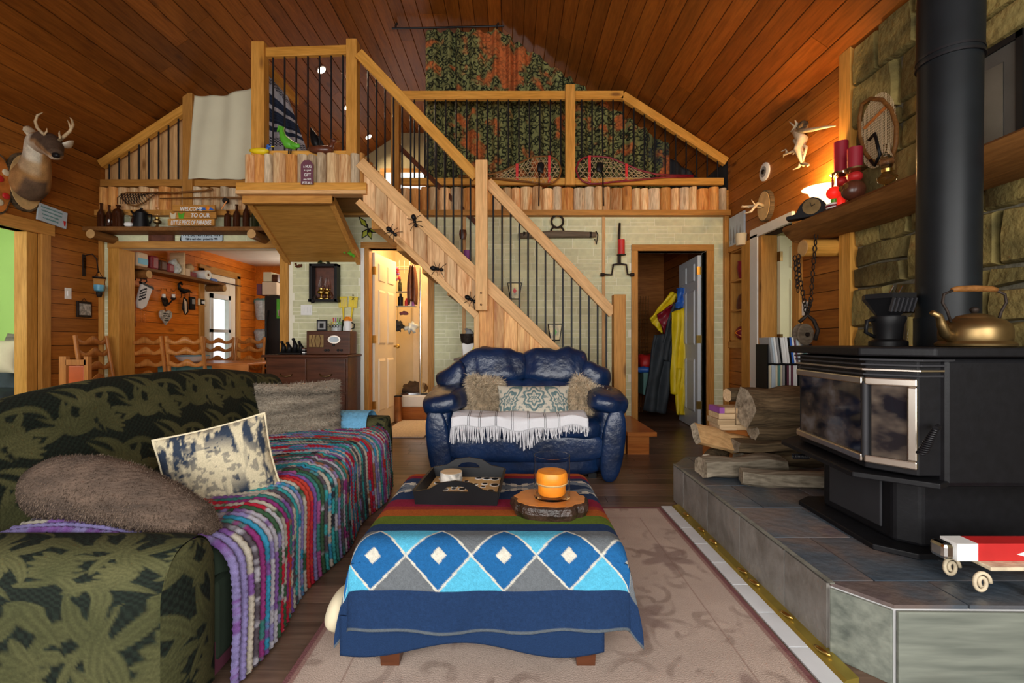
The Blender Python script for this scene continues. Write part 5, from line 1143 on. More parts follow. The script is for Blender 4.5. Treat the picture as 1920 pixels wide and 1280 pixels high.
bxo('back_plate', 'iron', XL, XL+.012, c.y-.05, c.y-.02, c.z-.02, c.z+.21, t); MB().tube([(XL+.01, c.y-.035, c.z+.2), (XL+.08, c.y-.02, c.z+.22), (XL+.11, c.y+.0, c.z+.17), (XL+.12, c.y+.01, c.z+.02)], .006, 8).build('bracket', 'iron', t, smooth=1)
bxo('amber_tile', 'amber_glass', XL+.013, XL+.02, c.y-.045, c.y-.022, c.z+.06, c.z+.17, t); lx = (XL+.12, c.y+.02, c.z-.19)
MB().lathe([(.015, -.02), (.03, 0), (.045, .02), (.052, .06), (.048, .12), (.056, .16)], lx, 18).build('jar', 'glass', t, smooth=40); MB().lathe([(.02, .012), (.038, .024), (.043, .06), (.041, .085), (0, .086)], lx, 16).build('blue_fill', 'skyblue', t, smooth=40); MB().lathe([(.058, .158), (.058, .168), (.05, .168), (.05, .158)], lx, 18).build('rim', 'iron', t, smooth=40); MB().lathe([(0, -.05), (.02, -.045), (.026, -.02), (.03, .005), (.02, .01)], lx, 14).build('base_cup', 'iron', t, smooth=1)
for s in (-1, 1): MB().tube([(XL+.12, c.y+.01, c.z+.05), (XL+.12, c.y+.02+s*.05, c.z-.03)], .003, 5).build('wire', 'iron', t)
c = lw(127, 550, .0)
def switch(px, py, wall='L', w_=.07, h=.115, label='', n=1, d=None):
    if wall == 'L':
        c = lw(px, py, 0); t = thing('light_switch', label, 'switch', c-Vector((0, 0, h/2))); bxo('plate', 'white', XL, XL+.007, c.y-w_/2, c.y+w_/2, c.z-h/2, c.z+h/2, t, bevel=.002)
        for i in range(n): bxo('toggle', 'white', XL+.007, XL+.014, c.y-.012+(i-(n-1)/2)*.04, c.y+.012+(i-(n-1)/2)*.04, c.z-.025, c.z+.025, t)
    elif wall == 'R':
        d = XR*F_/(px-960); c = Vector((XR, d, Z_(py, d))); t = thing('light_switch', label, 'switch', c-Vector((0, 0, h/2))); bxo('plate', 'white', XR-.007, XR, c.y-w_/2, c.y+w_/2, c.z-h/2, c.z+h/2, t, bevel=.002); bxo('toggle', 'white', XR-.014, XR-.007, c.y-.012, c.y+.012, c.z-.025, c.z+.025, t)
    else:
        c = P(px, py, YF-.004); t = thing('light_switch', label, 'switch', c-Vector((0, 0, h/2))); bxo('plate', 'white', c.x-w_/2, c.x+w_/2, YF-.012, YF-.004, c.z-h/2, c.z+h/2, t, bevel=.002)
        for i in range(n): bxo('toggle', 'white', c.x-.014+(i-(n-1)/2)*.036, c.x+.014+(i-(n-1)/2)*.036, YF-.018, YF-.012, c.z-.03, c.z+.03, t)
switch(127, 550, label='white light switch beside the left doorway casing')
c = lw(156, 580, .0); t = thing('small_picture', 'small square engraved picture hanging below the blue lantern', 'picture', c-Vector((0, 0, .09))); bxo('frame', 'iron', XL, XL+.02, c.y-.085, c.y+.085, c.z-.085, c.z+.085, t, bevel=.005); bxo('plate', 'granite', XL+.02, XL+.024, c.y-.065, c.y+.065, c.z-.06, c.z+.06, t); MB().tube([(XL+.01, c.y-.03, c.z+.085), (XL+.01, c.y, c.z+.12), (XL+.01, c.y+.03, c.z+.085)], .003, 5).build('hanger', 'iron', t)
# ------------------------------------------------------------ bottle shelf above the dining opening
SD = 5.06; SZ = Z_(428, SD)
sh = thing('bottle_shelf', 'rough live edge plank shelf on log brackets above the dining opening', 'shelf', (-3.5, 5.1, 2.1))
bxo('plank', 'mantel', XL+.005, -2.55, 4.97, 5.185, SZ-.045, SZ, sh, bevel=.006)
for x in (-4.40, -2.72):
    MB().tube([(x, 4.90, SZ-.095), (x, 5.19, SZ-.095)], .048, 16).build('log_bracket', 'mantel', sh, smooth=50); MB().tube([(x, 4.897, SZ-.095), (x, 4.90, SZ-.095)], .046, 16).build('log_end', 'logend', sh)
BOT = [(.8, 0), (1, .02), (1, .55), (.85, .64), (.38, .76), (.34, .95), (.42, .955), (.42, 1.0), (0, 1.0)]
JUG = [(.85, 0), (1, .02), (1, .62), (.8, .78), (.3, .86), (.28, .94), (.38, .95), (.38, 1), (0, 1)]
def bottle(px, h, r, mat, label, d=SD, z=None, pr=BOT, grp='bottles on the plank shelf'):
    x = X_(px, d); z = SZ if z is None else z
    t = thing('glass_bottle', label, 'bottle', (x, d, z), 0, grp); MB().lathe([(a*r, b*h) for a, b in pr[:-2]]+[(0, pr[-2][1]*h*.999)], (x, d, z), 16).build('body', mat, t, smooth=50); MB().lathe([(r*.45, h*.955), (r*.45, h), (0, h)], (x, d, z), 12).build('lip', mat, t, smooth=40); return t
for q in ((190, .27, .036, 'bottle_brown', 'tall brown bottle at the left end of the plank shelf'), (205, .25, .030, 'bottle_brown', 'slim brown bottle second from the left on the plank shelf'), (222, .25, .055, 'bottle_brown', 'fat brown jug bottle on the plank shelf', SD, None, JUG), (427, .19, .036, 'bottle_brown', 'short amber bottle right of the welcome sign', SD, None, JUG), (444, .255, .036, 'bottle_brown', 'dark red brown bottle second right of the welcome sign'), (462, .28, .036, 'bottle_brown', 'tallest brown bottle third right of the welcome sign'), (479, .265, .038, 'bottle_green', 'blackish green bottle beside the tallest brown bottle'), (493, .18, .030, 'glass', 'small clear bottle at the right end of the plank shelf'), (238, .18, .040, 'glass', 'clear glass jar bottle left of the black coffee pot', 5.1, None, JUG), (249, .17, .022, 'bottle_brown', 'small dark bottle right behind the coffee pot', 5.13)): bottle(*q)
x, z = X_(240, 4.99), SZ; MB().sup((x, 5.0, z+.028), (.045, .03, .028), 1, .8, None, 14, 8).build('white_figurine', 'white', label='small white and black ornament in front of the clear jar', cat='ornament', smooth=1)
x = X_(265, SD); t = thing('coffee_pot', 'black enamel coffee pot with lid and spout on the plank shelf', 'coffee pot', (x, SD, SZ))
MB().lathe([(.075, 0), (.078, .01), (.055, .16), (.058, .165)], (x, SD, SZ), 20).build('body', 'black', t, smooth=40); ld = MB().lathe([(.06, .163), (.045, .185), (.012, .205), (.015, .22), (0, .225)], (x, SD, SZ), 18).build('lid', 'black', t, smooth=40); MB().tube([(x-.06, SD, SZ+.12), (x-.085, SD, SZ+.16), (x-.11, SD, SZ+.19)], [.018, .013, .010], 8).build('spout', 'black', t, smooth=1); MB().tube([(x+.058, SD, SZ+.15), (x+.11, SD, SZ+.145), (x+.11, SD, SZ+.09), (x+.09, SD, SZ+.05)], .008, 8).build('handle', 'black', t, smooth=1)
def oil_lamp(x, y, z, s, label, body='oldbrass', lit=False):
    t = thing('oil_lamp', label, 'oil lamp', (x, y, z)); L = lambda p: [(a*s, b*s) for a, b in p]
    MB().lathe(L([(.05, 0), (.05, .01), (.018, .03), (.015, .06), (.05, .08), (.055, .105), (.03, .125), (.022, .14)]), (x, y, z), 18).build('font', body, t, smooth=40); MB().lathe(L([(.028, .135), (.03, .155), (.02, .16)]), (x, y, z), 16).build('burner', 'brass', t, smooth=40); MB().lathe(L([(.022, .155), (.04, .19), (.036, .22), (.019, .27), (.019, .31)]), (x, y, z), 18).build('chimney', 'glass', t, smooth=50); MB().tube([(x+.03*s, y, z+.146*s), (x+.05*s, y, z+.146*s)], .003, 6).build('wick_knob', 'brass', t); return t
oil_lamp(X_(295, SD), SD, SZ, .74, 'small brass oil lamp beside the coffee pot on the plank shelf')
t = thing('welcome_sign', 'carved wooden welcome sign with painted sunset on the plank shelf', 'sign', (X_(363, 5.0), 5.0, SZ))
wood('signwood', (.40, .17, .03), (.62, .30, .07), 'X', .5, .05, .5)
for i, (a, b) in enumerate(((326, 405), (320, 407), (317, 404))): board('plank', 'signwood', a, b, 385+i*13, 397+i*13.5, 5.02, .022, None, None, t, bevel=.003)
text('WELCOME', .058, P(358, 392, 4.995), FRONT, 'white', t, sx=.85, shear=.15, bold=.015); text('TO OUR', .062, P(375, 404, 4.995), FRONT, 'white', t, sx=.85, shear=.15, bold=.015); text('LITTLE PIECE OF PARADISE', .062, P(358, 417.5, 4.995), FRONT, 'white', t, sx=.58, shear=.15, bold=.015)
MB().prism([P(370, 394, 4.997), P(402, 394, 4.997), P(396, 389, 4.997), P(378, 389, 4.997)], (0, -.003, 0)).build('painted_hills', 'blue', t); MB().sup(P(389, 390, 4.994), (.022, .003, .022), 1, 1, None, 14, 6).build('painted_sun', 'orange', t)
for px, mt in ((325, 'cream_cloth'), (340, 'green')): MB().prism([P(px-4, 410, 4.996), P(px+4, 410, 4.996), P(px+6, 398, 4.996), P(px, 402, 4.996), P(px-6, 398, 4.996)], (0, -.004, 0)).build('painted_chair', mt, t)
t = thing('wifi_sign', 'white tin sign with black lettering under the plank shelf', 'sign', P(378, 455, 5.19)); a = .012
MB().prism([P(x, y, 5.192) for x, y in ((340, 440), (338, 450), (341, 454), (416, 454), (419, 450), (419, 436), (338, 436))], (0, -.006, 0)).build('edge', 'black', t); MB().prism([P(x, y, 5.186) for x, y in ((340, 450), (342, 452.6), (415, 452.6), (417.4, 450), (417.4, 436), (340, 436))], (0, -.002, 0)).build('face', 'paleblue', t)
text('WE DO NOT HAVE WIFI', .044, P(379, 440.5, 5.183), FRONT, 'black', t, sx=.8, bold=.02); text("Talk to each other... pretend it's 1995", .034, P(378, 448, 5.183), FRONT, 'black', t, sx=.68, bold=.015)
for px in (344, 412): text('v', .04, P(px, 440.5, 5.183), FRONT, 'black', t, 'symbol')
t = thing('brown_sign', 'small dark brown carved sign under the left part of the shelf', 'sign', P(304, 456, 5.19)); board('plaque', 'walnut', 280, 328, 437, 455, 5.194, .015, None, None, t); text('HOME', .05, P(304, 446, 5.178), FRONT, 'mantel', t) if False else None
board('groove', 'ceramic', 284, 324, 441, 451, 5.18, .002, None, None, t)
# landing net, walking rods on the logs
t = thing('landing_net', 'old wooden landing net with dark mesh hanging on the logs', 'net', P(300, 390, 5.07)); fr = [P(x, y, 5.07) for x, y in ((296, 360), (270, 361), (240, 361), (227, 364), (228, 372), (240, 383), (255, 386), (270, 380), (285, 368), (296, 360))]
MB().tube(fr, .008, 8).build('hoop', 'mantel', t, smooth=1); MB().tube([P(290, 362, 5.07), P(330, 361, 5.07), P(385, 357, 5.06), P(398, 354, 5.06)], [.011, .010, .009, .011], 10).build('handle', 'mantel', t, smooth=1)
rr = random.Random(4); m_ = MB()
for i in range(12):
    for j in (0, 1):
        x = 229+i*5.2; a = P(x, 363, 5.065); b = P(x+(9 if j else -9), 363+(19 if x < 262 else 19-(x-262)*.75), 5.06); m_.tube([a, a.lerp(b, .5)+Vector((0, -.03, 0)), b], .0035, 4, False)
m_.build('mesh', 'iron', t, kind='stuff')
t = thing('fishing_rod', 'thin wooden fishing rod with reel lying along the logs', 'fishing rod', P(380, 375, 5.05)); MB().tube([P(300, 372, 5.06), P(400, 370, 5.05), P(470, 371, 5.05)], [.005, .008, .013], 8).build('rod', 'mantel', t, smooth=1); MB().lathe([(.03, 0), (.03, .03)], P(425, 377, 5.05), 16, ROT(90)).build('reel', 'iron', t, smooth=40); MB().tube([P(425, 377, 5.02), P(418, 388, 5.02), P(415, 392, 5.02)], .006, 6).build('crank', 'orange', t)
# white sheet over the loft rail
def shf(a, b):
    x = 366+110*a-10*b*(1-a)-3*b; y0 = 180-16*max(0, a-.55)/.45; y = y0+(336-y0)*b
    p = P(x, y, 5.10); p.y += .012*sin(a*16+b*1.5)+.01*sin(a*7-b*3)-.01; return p
t = MB().grid(shf, 50, 40).build('white_sheet', 'sheet', label='off white cotton sheet draped over the loft rail above the shelf', cat='sheet', smooth=1, solid=.006)
# striped blanket hanging in the loft behind the landing rails
nu, nv = 60, 160; U, V = np.meshgrid(np.linspace(0, 1, nu), np.linspace(0, 1, nv)); px = 503+U*75*(.45+.55*V); py = 118+58*U+(V)*(165-50*U); d = 4.95
X = (px-960)*d/F_; Z = CH-(py-640)*d/F_; Yv = d+.02*np.sin(U*14); s = V; C = np.ones((nv, nu, 3))*np.array((.42, .42, .46))
zz = (np.abs(((U*9+np.floor(s*60)*.5) % 1)-.5) < .25)
for a, b in ((.12, .22), (.83, .93)): k = ((s > a) & (s < b) & zz)[..., None]; C = np.where(k, np.array((.015, .015, .025)), C)
for a, b in ((.33, .45), (.50, .66), (.70, .76)): k = ((s > a) & (s < b))[..., None]; C = np.where(k, np.array((.02, .03, .06))*(.6+1.2*(np.sin(s*420) > .3))[..., None], C)
C = C*(.8+.3*(np.sin(s*500) > 0))[..., None]; vcol('serape', .95, .3, 300); npgrid(np.stack([X, Yv, Z], -1), C).build('striped_blanket', 'serape', label='grey and navy striped woven blanket hanging behind the landing bars', cat='blanket', smooth=1, solid=.006)
# decoys on the landing ledge
LZ = 2.80
def duck(px, d, z, L, body, head, bill, label, face=1, neck=.5, tall=1, name='duck_decoy'):
    x = X_(px, d); t = thing(name, label, 'decoy', (x, d, z)); f = face
    cs = [Vector((x-f*L*.5, d, z+L*.20)), Vector((x-f*L*.36, d, z+L*.17)), Vector((x-f*L*.1, d, z+L*.15)), Vector((x+f*L*.18, d, z+L*.15)), Vector((x+f*L*.34, d, z+L*.18))]
    MB().tube(cs, [(.004, .01), (L*.12, L*.10), (L*.18, L*.15), (L*.17, L*.15), (L*.06, L*.06)], 14).build('body', body, t, smooth=1)
    hx, hz = x+f*L*.36, z+L*(.26+neck); MB().tube([Vector((x+f*L*.22, d, z+L*.2)), Vector((x+f*L*.30, d, z+L*(.2+neck*.5))), Vector((hx-f*L*.02, d, hz))], [L*.10, L*.065, L*.07], 12).build('neck', head, t, smooth=1)
    MB().sup((hx, d, hz), (L*.11, L*.08, L*.085), 1, 1, None, 14, 10).build('head', head, t, smooth=1); MB().sup((hx+f*L*.15, d, hz-L*.02), (L*.10, L*.04, L*.022), .8, .8, None, 10, 6).build('bill', bill, t, smooth=1); MB().sup((hx+f*L*.05, d-L*.07, hz+L*.02), (.006, .005, .006), 1, 1, None, 8, 6).build('eye', 'black', t); return t
duck(489, 4.345, 2.748, .21, 'yellow', 'blue', 'yellow', 'yellow bodied duck with blue head at the left of the landing ledge', 1, .12)
t = thing('green_bird', 'tall glossy green bird figure standing on the landing ledge', 'figurine', P(545, 290, 4.36)); s0 = [P(x, y, 4.345) for x, y in ((562, 271), (553, 274), (541, 270), (531, 258), (528, 246), (529, 240), (524, 238), (520, 247))]
MB().tube(s0, [.008, .032, .048, .034, .022, .022, .016, .006], 14).build('body', 'green', t, smooth=1)
for q in (542, 546): MB().tube([P(q, 277, 4.345), P(q-1, 290, 4.35)], .006, 6).build('leg', 'black', t)
MB().sup(P(553, 272, 4.31), (.05, .012, .022), 1, 1, ROT(0, 15), 12, 6).build('wing', 'green', t, smooth=1)
duck(605, 4.345, 2.748, .28, 'ceramic', 'ceramic', 'mantel', 'reddish brown carved duck decoy beside the right landing post', 1, .20)
t = thing('black_jug', 'black openwork ornament behind the brown duck on the landing', 'ornament', P(595, 275, 4.55)); MB().tube([P(x, y, 4.55) for x, y in ((583, 240), (587, 252), (592, 266), (597, 280))], [.008, .03, .045, .03], 10).build('body', 'black', t, smooth=1)
for i in range(4): MB().tube([P(585+i*5, 250+i*7, 4.53), P(600+i*3, 258+i*6, 4.53), P(603+i*2, 268+i*4, 4.53)], .007, 6).build('curl', 'black', t, smooth=1)
# hug sign
t = thing('hug_sign', 'plum tag shaped sign about hugs leaning on the landing logs', 'sign', P(577, 347, 4.27)); MB().prism([P(x, y, 4.275) for x, y in ((565, 346), (588, 346), (588, 309), (582, 301), (571, 301), (565, 309))], (0, -.012, 0)).build('board', 'plum', t)
for s, sz, y in (('a HUG', .036, 312), ('is a good', .024, 319), ('GIFT', .042, 328), ('one SIZE,', .026, 336), ('FITS ALL', .034, 343)): text(s, sz, P(576.5, y, 4.261), FRONT, 'white', t, sx=.72, bold=.01)
# ------------------------------------------------------------ dining room
def dwall(px, py, off=0): return lw(px, py, off)
ds = thing('dining_shelf', 'long plank shelf on log brackets on the orange dining wall', 'shelf', (XL+.1, 6.3, 1.8)); DZ = 1.90
bxo('plank', 'mantel', XL, XL+.22, 5.45, 7.12, DZ-.035, DZ, ds, bevel=.004)
for y in (5.56, 7.02): MB().tube([(XL, y, DZ-.085), (XL+.26, y, DZ-.085)], .05, 14).build('log_bracket', 'mantel', ds, smooth=50); MB().tube([(XL+.26, y, DZ-.085), (XL+.263, y, DZ-.085)], .047, 14).build('log_end', 'logend', ds)
def dbox(name, mat, y, w_, h, label, cat, x=XL+.12, dd=.14, z=DZ, **k): return bxo(name, mat, x-dd/2, x+dd/2, y-w_/2, y+w_/2, z, z+h, label=label, cat=cat, **k)
t = thing('pasta_pack', 'blue and gold food packet at the near end of the dining shelf', 'packet', (XL+.12, 5.55, DZ)); bxo('packet', 'cardboard', XL+.03, XL+.2, 5.47, 5.63, DZ, DZ+.17, t, bevel=.02); bxo('label_band', 'skyblue', XL+.195, XL+.204, 5.48, 5.62, DZ+.03, DZ+.10, t)
for i, (y, mt, h) in enumerate(((5.76, 'darkred', .17), (5.9, 'walnut', .14), (6.03, 'darkred', .12))): dbox('food_packet', mt, y, .12, h, ('dark red packet second on the dining shelf', 'dark brown packet between the red packets on the dining shelf', 'small red packet beside the grey bundle on the dining shelf')[i], 'packet', bevel=.025)
MB().sup((XL+.13, 6.13, DZ+.09), (.08, .05, .09), .8, .8, ROT(0, 0, 20), 18, 12, wr(5, .03, 20)).build('grey_bundle', 'clearplastic', label='crumpled grey plastic bundle on the dining shelf', cat='bag', smooth=1)
dbox('cutting_board', 'lumber', 6.23, .03, .30, 'pale rounded cutting board standing on the dining shelf', 'cutting board', dd=.2, bevel=.012); dbox('cork_block', 'cardboard', 6.33, .09, .10, 'small tan box right of the cutting board', 'box')
dbox('red_tin', 'darkred', 6.45, .12, .07, 'low red tin on the dining shelf', 'tin', bevel=.01); MB().sup((XL+.12, 6.46, DZ+.13), (.06, .06, .06), 1, 1, None, 14, 8, wr(3, .02, 30)).build('straw_ball', 'wick', label='tan straw ball resting on the red tin', cat='ornament', smooth=1)
t = thing('paper_towel', 'roll of white paper towel lying on the dining shelf', 'paper roll', (XL+.13, 6.68, DZ)); MB().tube([(XL+.05, 6.68, DZ+.065), (XL+.25, 6.66, DZ+.065)], .065, 20).build('roll', 'white', t, smooth=50); MB().tube([(XL+.25, 6.66, DZ+.065), (XL+.254, 6.66, DZ+.065)], .02, 12).build('core', 'mantel', t)
t = thing('tape_dispenser', 'dark blue packing tape dispenser at the far end of the dining shelf', 'tape dispenser', (XL+.13, 6.92, DZ)); MB().tube([(XL+.1, 6.86, DZ+.045), (XL+.15, 6.86, DZ+.045)], .045, 16).build('tape', 'teal', t, smooth=50); bxo('grip', 'blue', XL+.1, XL+.16, 6.86, 7.02, DZ+.0, DZ+.05, t, bevel=.01)
# things hanging on the dining wall
t = thing('hook_rail', 'row of black iron hooks under the dining shelf', 'hook rail', dwall(255, 525)); a, b = dwall(240, 514), dwall(272, 514); bxo('bar', 'iron', XL, XL+.015, a.y, b.y, a.z-.03, a.z, t)
for i in range(3): c = a.lerp(b, (i+.5)/3); MB().tube([(XL+.015, c.y, a.z-.015), (XL+.05, c.y, a.z-.02), (XL+.055, c.y, a.z-.06), (XL+.03, c.y, a.z-.075)], .006, 6).build('hook', 'iron', t, smooth=1)
t = thing('grill_tools', 'long steel grill tongs hanging from the iron hooks', 'tongs', dwall(247, 620))
for s in (-1, 1): a, b = dwall(247+s*3, 527, .05), dwall(247+s*5, 612, .05); MB().tube([a, a.lerp(b, .4), b], [.006, .010, .013], 8).build('arm', 'steel' if s > 0 else 'mantel', t, smooth=1)
t = thing('oven_mitt', 'white oven mitt with black printed words hanging from the hooks', 'oven mitt', dwall(268, 582)); pts = [dwall(x, y, .06) for x, y in ((262, 530), (283, 541), (276, 560), (271, 574), (263, 580), (255, 577), (253, 565), (257, 548))]
MB().prism(pts, (.03, 0, 0)).build('mitt', 'white_cloth', t, bevel=.012); MB().prism([dwall(x, y, .059) for x, y in ((261, 528), (284, 539), (283, 543), (261, 532))], (.034, 0, 0)).build('cuff', 'black', t)
for i in range(4): script(dwall(269.5-i*.8, 543+i*5.5, .093), ROT(22) @ LWALL, .12, .03, 'black', t, i+7)
t = thing('glass_tubes', 'pair of clear glass tubes hanging under the oven mitt', 'glassware', dwall(270, 606))
for x in (266, 272): MB().tube([dwall(x, 574, .04), dwall(x, 604, .04)], .010, 8).build('tube', 'glass', t, smooth=1)
t = thing('wall_sconce', 'dark iron double candle sconce with clear glass cups', 'sconce', dwall(312, 580)); c = dwall(312, 566, .0); MB().tube([dwall(303, 558, .06), dwall(307, 570, .05), dwall(315, 572, .05), dwall(325, 560, .08)], .009, 8).build('arm', 'iron', t, smooth=1); MB().sup(dwall(310, 566, .02), (.02, .05, .06), 1, 1, None, 12, 8).build('back_plate', 'iron', t, smooth=1)
for x in (307, 325): q = dwall(x, 560, .09); MB().lathe([(.012, -.02), (.032, 0), (.03, .015)], q, 14).build('cup', 'iron', t, smooth=1); MB().lathe([(.025, .012), (.032, .05), (.03, .13)], q, 14).build('glass', 'glass', t, smooth=1); MB().lathe([(.018, .012), (.018, .06), (0, .06)], q, 12).build('candle', 'white', t)
t = thing('heart_plaque', 'grey heart shaped plaque with handwriting on the dining wall', 'plaque', dwall(309, 607)); c = dwall(309, 593, .03); hp = []
for i in range(30): a = 2*pi*i/30; hp.append(Vector((XL+.03, c.y+.0068*16*sin(a)**3, c.z+.0068*(13*cos(a)-5*cos(2*a)-2*cos(3*a)-cos(4*a)))))
MB().prism(hp, (.02, 0, 0)).build('heart', 'granite', t, bevel=.006); MB().tube([c+Vector((.0, -.02, .07)), c+Vector((0, 0, .14)), c+Vector((0, .02, .07))], .003, 5).build('chain', 'iron', t)
for i in range(4): script(c+Vector((.024, 0, .035-i*.03)), LWALL, (.11, .13, .05, .08)[i], .018, 'black', t, i+15)
t = thing('duck_hook', 'black cast iron duck key hook on the dining wall', 'hook', dwall(346, 560)); ps = [dwall(x, y, .03) for x, y in ((360, 548), (352, 545), (344, 546), (337, 541), (335, 533), (339, 530), (342, 534))]; MB().tube(ps, [.006, .025, .035, .022, .015, .020, .008], 10).build('duck', 'black', t, smooth=1)
for x in (340, 347, 355): MB().tube([dwall(x, 548, .03), dwall(x, 556, .05), dwall(x-1, 558, .03)], .005, 6).build('peg', 'black', t)
t = thing('pot_holder', 'dark folded oven glove hanging below the duck hook', 'oven glove', dwall(345, 592)); MB().prism([dwall(x, y, .05) for x, y in ((343, 556), (349, 562), (351, 585), (346, 591), (340, 578))], (.025, 0, 0)).build('glove', 'black', t, bevel=.01); MB().prism([dwall(x, y, .076) for x, y in ((345, 560), (349, 566), (350, 584), (347, 588))], (.006, 0, 0)).build('patch', 'cardboard', t)
t = thing('wall_phone', 'black cordless phone handset hanging on the dining wall', 'phone', dwall(357, 582)); a, b = dwall(353, 556, 0), dwall(362, 581, 0); bxo('handset', 'black', XL, XL+.04, a.y, b.y, b.z, a.z, t, bevel=.01); bxo('screen', 'grey', XL+.04, XL+.043, a.y+.02, b.y-.02, a.z-.10, a.z-.03, t)
a, b = dwall(370, 559, 0), dwall(384, 574, 0); t = thing('thermostat', 'round cornered cream thermostat left of the dining room door', 'thermostat', (XL, (a.y+b.y)/2, b.z)); bxo('case', 'cream_cloth', XL, XL+.03, a.y, b.y, b.z, a.z, t, bevel=.012); bxo('dial', 'white', XL+.03, XL+.036, a.y+.05, b.y-.05, b.z+.03, a.z-.03, t)
switch(376, 594, label='white double switch below the cream thermostat', n=2, w_=.09)
for i, (py0, py1) in enumerate(((560, 600), (618, 653))):
    q0 = dwall(480, py0, .0); q1 = dwall(480, py1, 0); t = thing('bag_holder', ('upper', 'lower')[i]+' clear plastic pouch stuffed with bags hanging on the dining wall', 'pouch', q1); c = Vector((XL+.1, q0.y, (q0.z+q1.z)/2)); h = (q0.z-q1.z)/2
    MB().lathe([(.07, -h), (.09, -h*.8), (.11, h*.3), (.12, h*.8), (.11, h*.8)], c, 14).build('pouch', 'clearplastic', t, smooth=50); MB().sup(c+Vector((0, 0, h*.75)), (.1, .1, .06), .8, .8, None, 14, 8, wr(4, .04, 20)).build('contents', 'teal' if i == 0 else 'grey', t, smooth=1); MB().tube([c+Vector((-.05, 0, h*.8)), c+Vector((-.08, 0, h*1.5)), c+Vector((-.05, .05, h*.8))], .004, 5).build('strap', 'lumber', t)
# fridge and boxes
fx0, fx1, fy = -3.80, -3.0, 7.2; t = thing('fridge', 'tall black refrigerator in the corner of the dining room', 'refrigerator', (-3.4, 7.5, 0)); bxo('body', 'fridge', fx0, fx1, fy+.05, 7.9, 0, 1.72, t, bevel=.01); bxo('door', 'fridge', fx0, fx1, fy, fy+.045, .62, 1.72, t, bevel=.015); bxo('door', 'fridge', fx0, fx1, fy, fy+.045, .03, .6, t, bevel=.015); MB().tube([(fx0+.06, fy-.01, .75), (fx0+.06, fy-.05, .85), (fx0+.06, fy-.055, 1.3), (fx0+.06, fy-.01, 1.5)], .014, 8).build('handle', 'black', t, smooth=1)
t = thing('bottle_opener', 'green wall mount bottle opener card with steel cup on the fridge', 'opener', P(527, 597, fy)); board('card', 'green', 519, 534, 560, 597, fy-.002, .008, None, None, t, bevel=.002); MB().lathe([(.04, 0), (.048, .10)], P(527, 593, fy-.04), 16).build('cup', 'steel', t, smooth=40); MB().lathe([(.02, 0), (.02, .012)], P(527, 568, fy-.01), 12, ROT(90)).build('opener', 'black', t)
for a, b, y0, y1, mt, lab in ((510, 536, 533, 556, 'cardboard', 'large cream carton on the refrigerator'), (512, 527, 515, 532, 'cream_cloth', 'small pale box stacked on the cream carton'), (500, 509, 536, 556, 'plum', 'dark bag left of the cream carton on the refrigerator'), (528, 538, 519, 532, 'walnut', 'dark small box beside the pale box above the refrigerator')): board('carton', mt, a, b, y0, y1, 7.5, .3, lab, 'box', bevel=.006)
# table with drop leaf and teal base
tb = thing('dining_table', 'drop leaf dining table with orange wood top and teal painted base', 'table', (-3.8, 6.1, 0)); bxo('top', 'tablewood', -4.42, -3.2, 5.68, 6.6, .725, .755, tb, bevel=.006); bxo('leaf', 'tablewood', -3.62, -3.18, 5.655, 5.675, .50, .745, tb, bevel=.004); bxo('apron', 'teal', -4.34, -3.64, 5.75, 6.5, .58, .724, tb)
for x in (-4.3, -3.68):
    for y in (5.8, 6.45): bxo('leg', 'teal', x-.035, x+.035, y-.035, y+.035, 0, .58, tb)
for i in range(3): bxo('drawer', 'teal', -4.32+i*.23, -4.11+i*.23, 5.735, 5.75, .60, .70, tb, bevel=.004)
c = Vector((-4.05, 5.95, .756)); t = thing('serving_bowl', 'wide white and blue enamel bowl on the dining table', 'bowl', c); MB().lathe([(.08, 0), (.15, .03), (.19, .085), (.18, .085), (.14, .035), (0, .012)], c, 24).build('bowl', 'white', t, smooth=40); MB().lathe([(.186, .078), (.192, .085), (.188, .09), (.18, .085)], c, 24).build('rim', 'skyblue', t, smooth=40)
MB().sup((-3.72, 5.70, .59), (.09, .05, .04), 1, 1, None, 12, 8).build('fruit_bag', 'red', label='red and yellow fruit net hanging at the table base', cat='fruit bag', smooth=1) if False else None
# ladder back chairs
def ladder_chair(label, loc, rz):
    t = thing('ladder_back_chair', label, 'chair', loc, rz, 'ladder back dining chairs'); w_, sd, sh_, h = .42, .40, .45, 1.08
    for s in (-1, 1):
        MB().tube([(s*w_/2, .02, 0), (s*w_/2, 0, sh_), (s*(w_/2-.005), .05, .8), (s*(w_/2-.01), .09, h)], .019, 8).build('back_post', 'chairwood', t, local=True, smooth=50); MB().tube([(s*w_/2, -sd, 0), (s*w_/2, -sd, sh_)], .019, 8).build('leg', 'chairwood', t, local=True, smooth=50)
        for z in (.18, .3): MB().tube([(s*w_/2, 0, z), (s*w_/2, -sd, z)], .010, 6).build('stretcher', 'chairwood', t, local=True)
    for z in (.62, .75, .89, 1.01):
        def f(a, b, z=z): x = -w_/2+w_*a; up = .028+.018*cos((a-.5)*4*pi)*1+.012*sin(a*pi); return Vector((x, .012+.09*max(0, (z-.45)/.63)+.02*sin(a*pi)*-1+.0, z-(.018-.008*cos((a-.5)*4*pi))+(up+.02)*b))
        MB().grid(f, 17, 3).build('slat', 'chairwood', t, local=True, smooth=1, solid=.014)
    MB().sup((0, -sd/2, sh_), (w_/2+.015, sd/2+.02, .03), .5, .3, None, 24, 8).build('seat', 'orange_leather', t, local=True, smooth=1)
    for z in (.2, .32): MB().tube([(-w_/2, -sd, z), (w_/2, -sd, z)], .010, 6).build('stretcher', 'chairwood', t, local=True)
ladder_chair('ladder back chair standing turned beside the brick strip left of the opening', (-4.26, 4.86, 0), 95)
